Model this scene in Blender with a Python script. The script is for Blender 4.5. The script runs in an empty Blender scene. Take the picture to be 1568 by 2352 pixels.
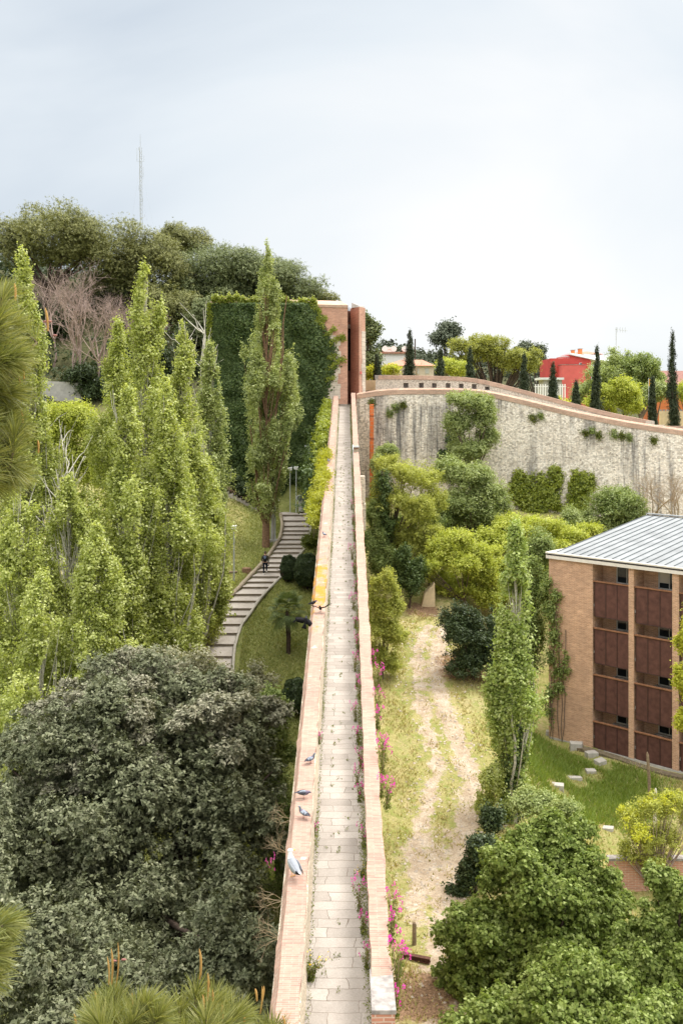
import bpy, math, random
import numpy as np
from mathutils import Vector, Matrix
R = math.radians
rng = np.random.default_rng(7)
random.seed(7)
scene = bpy.context.scene
COL = scene.collection
F, CX, HY = 2287.0, 784.0, 936.0          # focal length, centre column and horizon row (photo scaled to 1568 wide)

# ------------------------------------------------------------------ terrain
def sst(a, b, x):
    t = np.clip((np.asarray(x, float) - a) / (b - a), 0, 1)
    return t * t * (3 - 2 * t)
def lerp(a, b, t): return a + (b - a) * t
def wall_y(X): return np.interp(X, [-1, 1.4, 4, 11.2, 30, 80], [93.6, 93.4, 92.4, 91, 86.5, 80])
def terrace(X): return np.interp(X, [0, 12, 20, 30, 80], [0.2, 0.2, -1.4, -3.0, -4.5])
def ground_z(X, Y):
    X = np.asarray(X, float); Y = np.asarray(Y, float)
    pl = -32.93 + .265 * Y
    b = np.logaddexp(-21.0 * 1.6, np.minimum(pl, -8.0) * 1.6) / 1.6
    w = sst(7.5, 13.5, X) * (1 - sst(64, 84, Y))
    b = lerp(b, -20.95, w)
    b = b + 2.6 * sst(-6.5, -13, X) * sst(74, 90, Y) + 2.5 * sst(-12, -30, X) * sst(55, 90, Y)
    hill = -6.5 + .52 * np.clip(Y - 92, 0, 42)
    hill = hill + .1 * sst(-15, -60, X) * np.clip(Y - 92, 0, 60)
    left = np.where(Y > 92, np.maximum(b, hill), b)
    far = np.interp(Y, [92, 170, 230, 330, 470, 800, 4000], [0, 0, 3, 17, 20, 4, 0])
    t = terrace(X) + far * (1 - sst(45, 110, X)) * sst(-70, 5, X)
    wy = wall_y(X)
    k = sst(-9, -1, X)
    back = lerp(left, t, k)
    back = lerp(back, back * 0 + 6, sst(180, 420, Y) * (1 - k))
    s = lerp(sst(92, 94, Y), sst(wy + .15, wy + .6, Y), sst(-2, 1.2, X))
    z = lerp(b, np.where(Y > 91.5, back, b), s)
    n = .10 * np.sin(X * .9 + 1.3 * np.sin(Y * .31)) * np.sin(Y * .7 + X * .2) + .05 * np.sin(X * 2.3 + Y * 1.1)
    return z + n * (1 - sst(90, 96, Y) * k)
def gz(x, y): return float(ground_z(x, y))
def P(x, y, Z): return Vector(((x - CX) * Z / F, Z, (HY - y) * Z / F))
def gp(x, y, z0=20, z1=120):
    """the spot on the ground seen at this column and row"""
    Z = np.arange(z0, z1, .05)
    d = (HY - y) * Z / F - ground_z((x - CX) * Z / F, Z)
    i = int(np.argmax(d < 0)) if (d < 0).any() else len(Z) - 1
    return Vector(((x - CX) * Z[i] / F, Z[i], gz((x - CX) * Z[i] / F, Z[i])))
def at(x, Z):
    X = (x - CX) * Z / F
    return Vector((X, Z, gz(X, Z)))

# ------------------------------------------------------------------ materials
def new_mat(name):
    m = bpy.data.materials.new(name); m.use_nodes = True
    nt = m.node_tree; nt.nodes.clear()
    out = nt.nodes.new('ShaderNodeOutputMaterial')
    return m, nt, out
class NB:
    def __init__(s, nt): s.nt = nt
    def n(s, t, **kw):
        x = s.nt.nodes.new(t)
        for k, v in kw.items():
            if hasattr(x, k) and k not in x.inputs.keys(): setattr(x, k, v)
            else: x.inputs[k].default_value = v
        return x
    def l(s, a, b): s.nt.links.new(a, b)
    def noise(s, vec, scale, detail=4, rough=.6, dist=0):
        x = s.n('ShaderNodeTexNoise'); x.inputs['Scale'].default_value = scale; x.inputs['Detail'].default_value = detail
        x.inputs['Roughness'].default_value = rough; x.inputs['Distortion'].default_value = dist
        if vec is not None: s.l(vec, x.inputs['Vector'])
        return x.outputs['Fac']
    def ramp(s, fac, stops, interp='LINEAR'):
        x = s.n('ShaderNodeValToRGB'); cr = x.color_ramp; cr.interpolation = interp
        while len(cr.elements) < len(stops): cr.elements.new(.5)
        for e, (p, c) in zip(cr.elements, stops):
            e.position = p; e.color = (*c, 1) if len(c) == 3 else c
        s.l(fac, x.inputs['Fac']); return x.outputs['Color']
    def mix(s, fac, a, b, mode='MIX'):
        x = s.n('ShaderNodeMix', data_type='RGBA', blend_type=mode)
        for sock, v in ((0, fac), (6, a), (7, b)):
            if hasattr(v, 'links'): s.l(v, x.inputs[sock])
            elif isinstance(v, (int, float)) and sock == 0: x.inputs[0].default_value = v
            else: x.inputs[sock].default_value = (*v, 1) if len(v) == 3 else v
        return x.outputs[2]
    def math(s, op, a, b=None, c=None):
        x = s.n('ShaderNodeMath', operation=op)
        for i, v in enumerate((a, b, c)):
            if v is None: continue
            if hasattr(v, 'links'): s.l(v, x.inputs[i])
            else: x.inputs[i].default_value = v
        return x.outputs[0]
    def mapping(s, vec, scale=(1, 1, 1), loc=(0, 0, 0), rot=(0, 0, 0)):
        x = s.n('ShaderNodeMapping'); x.inputs['Scale'].default_value = scale
        x.inputs['Location'].default_value = loc; x.inputs['Rotation'].default_value = rot
        s.l(vec, x.inputs['Vector']); return x.outputs[0]
    def obj(s): return s.n('ShaderNodeTexCoord').outputs['Object']
    def bsdf(s, out, col, rough=.8, spec=.3, bump=None, bstr=.3, bdist=.02, metal=0):
        p = s.n('ShaderNodeBsdfPrincipled')
        if hasattr(col, 'links'): s.l(col, p.inputs['Base Color'])
        else: p.inputs['Base Color'].default_value = (*col, 1)
        if hasattr(rough, 'links'): s.l(rough, p.inputs['Roughness'])
        else: p.inputs['Roughness'].default_value = rough
        p.inputs['Specular IOR Level'].default_value = spec; p.inputs['Metallic'].default_value = metal
        if bump is not None:
            b = s.n('ShaderNodeBump'); b.inputs['Strength'].default_value = bstr; b.inputs['Distance'].default_value = bdist
            s.l(bump, b.inputs['Height']); s.l(b.outputs[0], p.inputs['Normal'])
        s.l(p.outputs[0], out.inputs['Surface']); return p
def plain(name, c, rough=.7, spec=.3, var=.15, scale=3, metal=0):
    m, nt, out = new_mat(name); b = NB(nt); v = b.obj()
    f = b.noise(v, scale, 5)
    col = b.ramp(f, [(.3, tuple(x * (1 - var) for x in c)), (.7, tuple(min(1, x * (1 + var)) for x in c))])
    b.bsdf(out, col, rough, spec, f, .15, .01, metal); return m
def leaf_mat(name, stops, trans=.38, spec=.25, rough=.5, tcol=None, clump=.5):
    """leaf colour differs leaf by leaf and between neighbouring twigs"""
    m, nt, out = new_mat(name); b = NB(nt)
    isl = b.n('ShaderNodeNewGeometry').outputs['Random Per Island']
    nz = b.noise(b.obj(), .9, 5, .75)
    f = b.math('ADD', b.math('MULTIPLY', isl, .42), b.math('MULTIPLY', nz, .66))
    k = len(stops) - 1
    col = b.ramp(f, [(.12 + .72 * i / max(k, 1), c) for i, c in enumerate(stops)])
    p = b.n('ShaderNodeBsdfPrincipled'); b.l(col, p.inputs['Base Color'])
    p.inputs['Roughness'].default_value = rough; p.inputs['Specular IOR Level'].default_value = spec
    t = b.n('ShaderNodeBsdfTranslucent')
    b.l(b.mix(1, col, tcol or (1.5, 1.45, .55), 'MULTIPLY'), t.inputs['Color'])
    ms = b.n('ShaderNodeMixShader'); ms.inputs[0].default_value = trans
    b.l(p.outputs[0], ms.inputs[1]); b.l(t.outputs[0], ms.inputs[2]); b.l(ms.outputs[0], out.inputs['Surface'])
    return m
def brick_mat(name, c1, c2, mortar, bw, bh, rot=None, ms=.012, axis='wall', stain=None, bstr=.35, extra=None):
    m, nt, out = new_mat(name); b = NB(nt); v = b.obj()
    sep = b.n('ShaderNodeSeparateXYZ'); b.l(v, sep.inputs[0])
    cmb = b.n('ShaderNodeCombineXYZ')
    if axis == 'wall':
        b.l(b.math('ADD', sep.outputs[0], sep.outputs[1]), cmb.inputs[0]); b.l(sep.outputs[2], cmb.inputs[1])
    else:
        b.l(sep.outputs[0], cmb.inputs[0]); b.l(sep.outputs[1], cmb.inputs[1])
    wob = b.n('ShaderNodeTexNoise'); wob.inputs['Scale'].default_value = 1.3; b.l(v, wob.inputs['Vector'])
    vec = b.n('ShaderNodeVectorMath', operation='MULTIPLY_ADD'); b.l(wob.outputs['Color'], vec.inputs[0])
    vec.inputs[1].default_value = (bh * .5, bh * .5, 0); b.l(cmb.outputs[0], vec.inputs[2])
    t = b.n('ShaderNodeTexBrick'); b.l(vec.outputs[0], t.inputs['Vector'])
    t.inputs['Scale'].default_value = 1; t.inputs['Brick Width'].default_value = bw; t.inputs['Row Height'].default_value = bh
    t.inputs['Mortar Size'].default_value = ms; t.inputs['Mortar Smooth'].default_value = .2; t.inputs['Bias'].default_value = 0
    t.inputs['Color1'].default_value = (*c1, 1); t.inputs['Color2'].default_value = (*c2, 1); t.inputs['Mortar'].default_value = (*mortar, 1)
    big = b.noise(v, .7, 5, .65)
    fine = b.noise(v, 9, 4)
    col = b.mix(.55, t.outputs['Color'], b.ramp(big, [(.3, (.62, .6, .58)), (.72, (1.25, 1.2, 1.12))]), 'MULTIPLY')
    col = b.mix(.4, col, b.ramp(fine, [(.3, (.75, .72, .7)), (.7, (1.2, 1.2, 1.2))]), 'MULTIPLY')
    if axis == 'wall': col = b.mix(.55, col, b.ramp(b.noise(b.mapping(v, (1.5, 1.5, 11)), 1, 3, .7), [(.32, (.70, .68, .66)), (.68, (1.22, 1.2, 1.18))]), 'MULTIPLY')
    if stain: col = stain(b, b.n('ShaderNodeNewGeometry').outputs['Position'], col)
    h = b.math('ADD', b.math('MULTIPLY', t.outputs['Fac'], -1), b.math('MULTIPLY', fine, .5))
    b.bsdf(out, col, .88, .2, h, bstr, .02); return m
def rubble_mat(name, cols, mortar, sx, sz, dark=None, bstr=.6):
    """irregular coursed stone: one colour per stone, recessed joints, rain stains"""
    m, nt, out = new_mat(name); b = NB(nt); v = b.obj()
    wob = b.n('ShaderNodeTexNoise'); wob.inputs['Scale'].default_value = .9; b.l(v, wob.inputs['Vector'])
    vm = b.n('ShaderNodeVectorMath', operation='MULTIPLY_ADD'); b.l(wob.outputs['Color'], vm.inputs[0])
    vm.inputs[1].default_value = (.3, .3, .3); b.l(v, vm.inputs[2])
    mp = b.mapping(vm.outputs[0], (sx, sx, sz))
    vo = b.n('ShaderNodeTexVoronoi', feature='F1'); b.l(mp, vo.inputs['Vector']); vo.inputs['Randomness'].default_value = .85
    ve = b.n('ShaderNodeTexVoronoi', feature='DISTANCE_TO_EDGE'); b.l(mp, ve.inputs['Vector']); ve.inputs['Randomness'].default_value = .85
    bw = b.n('ShaderNodeSeparateColor'); b.l(vo.outputs['Color'], bw.inputs[0])
    k = len(cols) - 1
    col = b.ramp(bw.outputs[0], [(i / k, c) for i, c in enumerate(cols)])
    fine = b.noise(v, 6, 6, .7)
    col = b.mix(.6, col, b.ramp(fine, [(.3, (.6, .58, .56)), (.68, (1.22, 1.22, 1.2))]), 'MULTIPLY')
    edge = b.ramp(ve.outputs['Distance'], [(.0, (1, 1, 1)), (.07, (0, 0, 0))])
    pat = b.noise(v, .35, 4, .6)
    jf = b.math('MULTIPLY', edge, b.ramp(pat, [(.35, (.25,) * 3), (.65, (.95,) * 3)]))
    col = b.mix(jf, col, mortar)
    blotch = b.noise(v, .22, 5, .65)
    col = b.mix(.75, col, b.ramp(blotch, [(.32, (.76, .74, .72)), (.5, (1, 1, 1)), (.7, (1.15, 1.12, 1.08))]), 'MULTIPLY')
    if dark: col = dark(b, b.n('ShaderNodeNewGeometry').outputs['Position'], col)
    h = b.math('ADD', b.math('MINIMUM', ve.outputs['Distance'], .16), b.math('MULTIPLY', fine, .06))
    b.bsdf(out, col, .92, .15, h, bstr, .12); return m

def rain_streaks(b, v, col):
    sp = b.n('ShaderNodeSeparateXYZ'); b.l(v, sp.inputs[0])
    st = b.noise(b.mapping(v, (1.5, .2, .09)), 1, 5, .7)
    st2 = b.noise(b.mapping(v, (.16, .1, .12)), 1, 2)
    f = b.math('MULTIPLY', b.ramp(st, [(.47, (0,) * 3), (.60, (1,) * 3)]), b.ramp(st2, [(.42, (0,) * 3), (.54, (1,) * 3)]))
    # the blackened stretch under the coping near the tower
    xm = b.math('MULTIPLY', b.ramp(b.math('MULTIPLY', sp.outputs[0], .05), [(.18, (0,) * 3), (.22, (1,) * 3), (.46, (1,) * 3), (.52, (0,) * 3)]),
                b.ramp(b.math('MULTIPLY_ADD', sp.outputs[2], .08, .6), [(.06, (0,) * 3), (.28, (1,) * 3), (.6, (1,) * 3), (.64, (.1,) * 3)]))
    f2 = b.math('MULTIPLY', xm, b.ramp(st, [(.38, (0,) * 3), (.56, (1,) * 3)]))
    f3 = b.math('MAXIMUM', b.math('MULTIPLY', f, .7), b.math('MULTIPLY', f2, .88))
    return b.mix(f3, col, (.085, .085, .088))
def lichen(b, v, col):
    sp = b.n('ShaderNodeSeparateXYZ'); b.l(v, sp.inputs[0])
    band = b.ramp(b.math('MULTIPLY', sp.outputs[1], .01), [(.30, (0,) * 3), (.335, (.34,) * 3), (.365, (.42,) * 3), (.378, (1,) * 3), (.418, (.95,) * 3), (.43, (.45,) * 3), (.50, (.3,) * 3), (.55, (0,) * 3)])
    n = b.noise(b.mapping(v, (1.6, 1.0, 1)), 1.5, 8, .72)
    f = b.ramp(b.math('ADD', b.math('MULTIPLY', band, .37), b.math('MULTIPLY', n, 1.25)), [(.86, (0,) * 3), (1.08, (1,) * 3)])
    col = b.mix(b.math('MULTIPLY', f, .86), col, (.43, .205, .008))
    w = b.noise(v, 2.6, 3, .5)
    return b.mix(b.ramp(w, [(.66, (0,) * 3), (.72, (.55,) * 3)]), col, (.62, .56, .5))

M = {}
def make_materials():
    M['poplar'] = leaf_mat('poplar leaves', [(.12, .16, .03), (.29, .34, .075), (.45, .49, .15), (.62, .64, .36)], .40, .3, .45, (1.25, 1.25, .7))
    M['poplar_deep'] = leaf_mat('poplar leaves deep', [(.095, .145, .028), (.225, .30, .065), (.37, .44, .13), (.55, .60, .32)], .38, .3, .45, (1.2, 1.25, .7))
    M['poplar_grey'] = leaf_mat('poplar leaves grey green', [(.105, .14, .042), (.235, .285, .09), (.37, .415, .155), (.52, .55, .29)], .38, .3, .45, (1.2, 1.2, .75))
    M['oak'] = leaf_mat('holm oak leaves', [(.042, .051, .025), (.086, .099, .050), (.155, .168, .092), (.28, .285, .185)], .12, .18, .5, (1.2, 1.2, .7))
    M['oak_top'] = leaf_mat('lit young holm oak leaves', [(.07, .08, .042), (.15, .155, .095), (.25, .24, .165), (.36, .34, .25)], .12, .2, .5, (1.2, 1.2, .7))  # paler young leaves: light on the oak's crown top is put into their colour
    M['linden'] = leaf_mat('linden leaves', [(.046, .076, .013), (.11, .156, .028), (.20, .25, .058), (.40, .465, .18)], .36, .15, .5, (1.2, 1.25, .7))
    M['yellowgreen'] = leaf_mat('yellow green leaves', [(.14, .175, .028), (.31, .355, .055), (.46, .50, .09), (.61, .62, .18)], .42, .25, .5, (1.2, 1.2, .65))
    M['lime'] = leaf_mat('bright new leaves', [(.22, .255, .025), (.40, .42, .045), (.56, .555, .09)], .4, .25)
    M['midgreen'] = leaf_mat('mid green leaves', [(.075, .115, .03), (.16, .22, .06), (.27, .33, .105), (.38, .43, .18)], .34, .25, .5, (1.2, 1.2, .7))
    M['ash'] = leaf_mat('ash leaves', [(.11, .15, .045), (.21, .265, .085), (.33, .385, .145), (.46, .50, .24)], .34, .25, .5, (1.2, 1.2, .7))
    M['blind'] = plain('pale roller blind', (.5, .47, .42), .9, .1, .06)
    M['pale'] = leaf_mat('pale sparse leaves', [(.20, .22, .05), (.36, .385, .085), (.54, .55, .16)], .42, .2, .5, (1.2, 1.2, .7))
    M['oak_spring'] = leaf_mat('spring oak leaves', [(.10, .12, .03), (.22, .24, .055), (.34, .355, .09), (.46, .46, .15)], .4, .25, .5, (1.2, 1.2, .65))
    M['golden'] = leaf_mat('golden ivy leaves', [(.15, .17, .022), (.29, .305, .035), (.43, .425, .06)], .38, .25)
    M['pine'] = leaf_mat('stone pine needles', [(.055, .08, .035), (.115, .148, .06), (.19, .22, .095), (.27, .295, .14)], .15, .2, .6, (1.2, 1.2, .6))
    M['pine_olive'] = leaf_mat('olive pine needles', [(.07, .087, .032), (.15, .165, .058), (.235, .24, .088), (.31, .305, .12)], .16, .2, .6, (1.2, 1.2, .6))
    M['bluegreen'] = leaf_mat('blue green needles', [(.07, .09, .06), (.12, .145, .095), (.19, .21, .14)], .1, .2, .6, (1.1, 1.1, .8))
    M['cypress'] = leaf_mat('cypress foliage', [(.018, .028, .012), (.034, .048, .02), (.06, .078, .034)], .05, .2, .6, (1.1, 1.1, .7))
    M['ivy'] = leaf_mat('ivy leaves', [(.022, .042, .012), (.045, .076, .02), (.08, .12, .034), (.16, .21, .07)], .16, .22, .45)
    M['ivy_light'] = leaf_mat('ivy leaves light', [(.10, .14, .022), (.22, .265, .035), (.38, .415, .065)], .3, .35, .42)
    M['shrub'] = leaf_mat('dark shrub leaves', [(.022, .038, .015), (.04, .062, .024), (.085, .115, .042)], .12, .25, .45)
    M['olive'] = leaf_mat('olive grey leaves', [(.14, .145, .085), (.24, .24, .15), (.36, .34, .23)], .2, .3)
    M['palm'] = leaf_mat('palm fronds', [(.045, .075, .022), (.10, .14, .045), (.20, .24, .09)], .2, .35)
    M['herb'] = leaf_mat('herb leaves', [(.055, .085, .016), (.12, .15, .03), (.21, .22, .055)], .35, .2)
    M['drystem'] = leaf_mat('dry stems', [(.19, .13, .085), (.34, .25, .16), (.46, .36, .23)], .1, .2)
    M['magenta'] = leaf_mat('magenta petals', [(.55, .02, .26), (.72, .035, .40), (.80, .10, .52)], .35, .2, .5, (1.2, 1, 1.2))
    M['yellow'] = leaf_mat('yellow petals', [(.8, .55, .01), (.9, .68, .03)], .3, .2)
    M['grass'] = leaf_mat('lawn grass', [(.12, .145, .045), (.205, .235, .075), (.30, .315, .12), (.42, .395, .2)], .3, .15, .6)
    M['grass_dry'] = leaf_mat('dry grass', [(.19, .19, .06), (.31, .285, .105), (.43, .365, .175), (.52, .44, .26)], .25, .15, .6)
    M['grass_lush'] = leaf_mat('lush grass', [(.09, .145, .028), (.17, .235, .045), (.27, .33, .08)], .35, .2, .5)
    M['needle'] = leaf_mat('long pine needles', [(.055, .075, .024), (.13, .15, .045), (.22, .235, .08), (.36, .35, .16)], .3, .3, .45)
    M['candle'] = leaf_mat('pine candles', [(.36, .18, .05), (.48, .27, .085), (.56, .36, .13)], .1, .2, .6, (1.2, 1, .7))
    M['cone_pink'] = plain('pink young cones', (.30, .13, .115))
    M['birch'] = plain('pale poplar bark', (.42, .40, .33), .85, .2, .45, 7)
    M['bark'] = plain('grey brown bark', (.15, .115, .085), .9, .2, .45, 5)
    M['bark_red'] = plain('reddish furrowed bark', (.19, .115, .07), .9, .2, .55, 8)
    M['twig'] = plain('pinkish bare twigs', (.36, .27, .235), .9, .2, .25, 2)
    M['white_twig'] = plain('bleached dead branches', (.55, .52, .45), .85, .2, .25, 4)
    M['dark_bark'] = plain('dark bark', (.07, .05, .038), .9, .2, .4, 6)
    cream = (.60, .50, .40)
    M['coping_left'] = brick_mat('brick on edge coping with lichen', (.425, .275, .215), (.32, .20, .158), (.40, .32, .278), .26, .05, axis='top', ms=.006, stain=lichen, bstr=.5)
    M['coping'] = brick_mat('brick on edge coping', (.44, .285, .222), (.32, .20, .158), (.41, .33, .285), .36, .05, axis='top', ms=.006, bstr=.5)
    M['coping_wall'] = brick_mat('brick band coping', (.54, .345, .26), (.42, .26, .195), (.56, .46, .38), .26, .06, axis='wall', ms=.012)
    M['tower_brick'] = brick_mat('tower brick', (.56, .28, .195), (.46, .22, .155), (.58, .45, .37), .29, .075, axis='wall', ms=.013)
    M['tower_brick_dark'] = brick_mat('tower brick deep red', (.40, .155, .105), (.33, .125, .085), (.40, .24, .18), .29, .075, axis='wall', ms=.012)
    M['bldg_brick'] = brick_mat('ochre facade brick', (.58, .345, .225), (.40, .215, .13), (.60, .465, .355), .24, .07, axis='wall', ms=.014)
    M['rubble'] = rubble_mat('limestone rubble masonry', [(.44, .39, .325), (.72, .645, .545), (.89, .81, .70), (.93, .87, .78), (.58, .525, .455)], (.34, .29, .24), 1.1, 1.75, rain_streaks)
    M['rubble_far'] = rubble_mat('parapet rubble masonry', [(.46, .40, .335), (.68, .595, .50), (.80, .71, .60), (.56, .50, .43)], (.36, .3, .245), 1.6, 2.3)
    M['parapet_stone'] = rubble_mat('pale parapet masonry', [(.52, .44, .33), (.62, .54, .42), (.70, .62, .5), (.58, .5, .4)], (.24, .18, .13), 2.6, 4.2)
    M['ashlar'] = brick_mat('pale ashlar blocks', (.66, .60, .52), (.56, .50, .43), (.42, .36, .3), .75, .42, axis='wall', ms=.018)
    M['stone_block'] = plain('pale cut stone', (.40, .375, .335), .85, .2, .15, 4)
    M['pebble'] = plain('pale pebbles', (.40, .34, .28), .9, .15, .3, 1)
    M['concrete'] = plain('grey concrete', (.40, .385, .36), .85, .25, .18, 3)
    M['capstone'] = plain('weathered cap stone', (.275, .25, .232), .88, .2, .4, 6)
    M['terracotta'] = brick_mat('terracotta pipe sections', (.62, .17, .05), (.55, .14, .045), (.45, .28, .18), .5, .36, axis='wall', ms=.02)
    M['roof_metal'] = plain('zinc standing seam roof', (.225, .238, .246), .6, .3, .18, .8)
    M['seam'] = plain('dark seam', (.125, .14, .15), .5, .4, .1)
    M['fascia'] = plain('pale metal fascia', (.66, .62, .56), .55, .35, .08)
    M['gutter'] = plain('dark gutter', (.06, .05, .045), .5, .4, .1)
    M['panel'] = plain('rust brown perforated panel', (.10, .046, .036), .7, .2, .28, 3)
    M['panel_frame'] = plain('dark bronze frame', (.05, .024, .02), .5, .4, .15)
    M['rail'] = plain('rusty handrail', (.24, .115, .06), .7, .3, .2)
    M['bay_brick'] = M['bldg_brick']
    m, nt, out = new_mat('window glass'); b = NB(nt); b.bsdf(out, (.018, .023, .026), .08, .6); M['glass'] = m
    M['window_frame'] = plain('grey window frame', (.42, .42, .4), .5, .4, .06)
    M['dark'] = plain('dark interior', (.02, .018, .017), .9, .1, .1)
    M['metal'] = plain('galvanised post', (.42, .44, .44), .45, .5, .12)
    M['metal_dark'] = plain('dark iron', (.06, .055, .055), .55, .4, .2)
    M['rust'] = plain('rusty iron', (.10, .045, .03), .8, .3, .35, 8)
    M['wood'] = plain('weathered timber', (.24, .18, .12), .9, .15, .35, 9)
    M['whitewash'] = plain('white render', (.80, .79, .76), .85, .2, .05)
    M['beige'] = plain('beige render', (.52, .45, .37), .85, .2, .1)
    M['ochre_wall'] = plain('sandy garden wall', (.58, .46, .29), .88, .2, .22, 1.2)
    M['red_render'] = plain('red render', (.52, .075, .065), .8, .2, .14, .5)
    M['pink_red'] = plain('faded red render', (.58, .125, .115), .8, .2, .16, .6)
    M['tiles'] = plain('clay roof tiles', (.42, .21, .145), .85, .2, .3, 6)
    M['tiles_brown'] = plain('brown roof tiles', (.235, .12, .10), .85, .2, .3, 5)
    M['orange'] = plain('orange chimney brick', (.62, .20, .07), .8, .2, .1)
    M['sheet'] = plain('white sheet roofing', (.74, .77, .78), .6, .3, .05)
    M['skin'] = plain('skin', (.45, .25, .19), .6, .35, .08)
    M['hair'] = plain('brown hair', (.09, .055, .045), .7, .3, .2)
    m, nt, out = new_mat('camouflage jacket'); b = NB(nt)
    n = b.noise(b.obj(), 9, 2); b.bsdf(out, b.ramp(n, [(.4, (.035, .035, .03)), (.5, (.11, .10, .07)), (.6, (.05, .055, .035)), (.7, (.17, .155, .115))], 'CONSTANT'), .9, .1); M['camo'] = m
    M['navy'] = plain('navy trousers', (.012, .016, .028), .85, .15, .2)
    M['black'] = plain('black fabric', (.014, .015, .018), .8, .2, .3)
    M['bluegrey'] = plain('blue grey pocket', (.10, .125, .19), .7, .2, .1)
    M['white'] = plain('white plastic', (.80, .80, .80), .5, .4, .03)
    M['f_white'] = plain('white feathers', (.72, .72, .73), .8, .2, .03)
    M['f_grey'] = plain('grey feathers', (.27, .285, .315), .75, .25, .08, 20)
    M['f_light'] = plain('light blue grey feathers', (.22, .245, .29), .75, .25, .08, 20)
    M['f_dark'] = plain('slate feathers', (.06, .063, .08), .75, .2, .15, 20)
    M['f_black'] = plain('black feathers', (.010, .0095, .011), .8, .12, .2, 20)
    M['f_neck'] = plain('iridescent neck', (.075, .10, .12), .45, .5, .3, 20)
    M['f_purple'] = plain('purple breast', (.13, .10, .15), .55, .4, .2, 20)
    M['f_brown'] = plain('brown black wing', (.03, .018, .014), .8, .12, .2, 20)
    M['bill'] = plain('yellow bill and legs', (.78, .42, .06), .5, .4, .05)
    M['pinkleg'] = plain('pink legs', (.5, .2, .16), .6, .3, .05)
    M['flag'] = plain('yellow and red flag', (.8, .35, .03), .8, .1, .5, 3)
    # walkway slabs
    m, nt, out = new_mat('worn stone slabs'); b = NB(nt); v = b.obj()
    wob = b.n('ShaderNodeTexNoise'); wob.inputs['Scale'].default_value = 1.1; wob.inputs['Detail'].default_value = 3; b.l(v, wob.inputs['Vector'])
    vm = b.n('ShaderNodeVectorMath', operation='MULTIPLY_ADD'); b.l(wob.outputs['Color'], vm.inputs[0]); vm.inputs[1].default_value = (.5, .17, 0); b.l(v, vm.inputs[2])
    t = b.n('ShaderNodeTexBrick'); b.l(vm.outputs[0], t.inputs['Vector']); t.offset = .37; t.squash = .7; t.squash_frequency = 3
    for k_, val in (('Scale', 1), ('Brick Width', .82), ('Row Height', .29), ('Mortar Size', .007), ('Mortar Smooth', .3)): t.inputs[k_].default_value = val
    t.inputs['Color1'].default_value = (.40, .368, .335, 1); t.inputs['Color2'].default_value = (.305, .278, .25, 1); t.inputs['Mortar'].default_value = (.25, .215, .185, 1)
    dj = b.noise(v, 1.7, 3)
    col = b.mix(b.math('MULTIPLY', t.outputs['Fac'], b.ramp(dj, [(.42, (0,) * 3), (.6, (1,) * 3)])), t.outputs['Color'], (.13, .10, .075))
    col = b.mix(.55, col, b.ramp(b.noise(v, 1.1, 6, .7), [(.3, (.74, .70, .68)), (.7, (1.16, 1.15, 1.14))]), 'MULTIPLY')
    fine = b.noise(v, 28, 4, .7)
    col = b.mix(.5, col, b.ramp(fine, [(.3, (.72, .7, .68)), (.7, (1.15, 1.15, 1.15))]), 'MULTIPLY')
    b.bsdf(out, col, .9, .2, b.math('ADD', b.math('MULTIPLY', t.outputs['Fac'], -1), b.math('MULTIPLY', fine, .4)), .5, .015); M['slabs'] = m
    # garden stairs
    m, nt, out = new_mat('concrete treads'); b = NB(nt); v = b.obj()
    col = b.ramp(b.noise(v, 1.4, 6, .7), [(.3, (.39, .345, .305)), (.7, (.52, .475, .43))])
    col = b.mix(.6, col, b.ramp(b.noise(v, 14, 4, .7), [(.32, (.7, .68, .66)), (.68, (1.2, 1.2, 1.2))]), 'MULTIPLY')
    b.bsdf(out, col, .9, .2, b.noise(v, 20, 4), .3, .01); M['tread'] = m
    M['riser'] = plain('mossy timber riser', (.15, .12, .08), .9, .15, .4, 6)
    M['kerbwood'] = plain('rounded timber edging', (.30, .25, .185), .9, .15, .25, 5)
    M['kerbstone'] = plain('stone edging', (.40, .37, .32), .9, .15, .2, 5)
    # ground
    m, nt, out = new_mat('grass and bare earth'); b = NB(nt); v = b.obj()
    def attr(n): x = b.n('ShaderNodeAttribute'); x.attribute_name = n; return x.outputs['Fac']
    n1 = b.noise(v, .35, 6, .7); n2 = b.noise(v, 2.2, 5, .7); n3 = b.noise(v, 11, 4, .7)
    dry = b.ramp(n1, [(.3, (.23, .22, .07)), (.5, (.34, .30, .13)), (.7, (.43, .35, .2))])
    dry = b.mix(b.ramp(n2, [(.44, (0,) * 3), (.64, (.85,) * 3)]), dry, (.20, .235, .055))
    lawn = b.ramp(n2, [(.3, (.125, .145, .042)), (.5, (.205, .22, .07)), (.72, (.30, .29, .12))])
    g = b.mix(b.ramp(b.math('ADD', attr('lawn'), b.math('MULTIPLY', b.math('SUBTRACT', n1, .5), .8)), [(.4, (0,) * 3), (.6, (1,) * 3)]), dry, lawn)
    df = b.ramp(b.math('ADD', attr('dirt'), b.math('MULTIPLY', b.math('SUBTRACT', b.noise(v, 1.3, 6, .75), .5), 2.2)), [(.47, (0,) * 3), (.62, (1,) * 3)])
    dirt = b.ramp(b.noise(v, 1.6, 6, .75), [(.3, (.29, .215, .15)), (.5, (.42, .335, .25)), (.7, (.54, .465, .385))])
    g = b.mix(df, g, dirt)
    lf = b.ramp(b.math('ADD', attr('litter'), b.math('MULTIPLY', b.math('SUBTRACT', n2, .5), 1.2)), [(.45, (0,) * 3), (.65, (1,) * 3)])
    g = b.mix(lf, g, b.ramp(n3, [(.3, (.12, .07, .04)), (.7, (.34, .22, .14))]))
    wf = b.ramp(attr('wood'), [(.3, (0,) * 3), (.7, (1,) * 3)])
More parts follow.
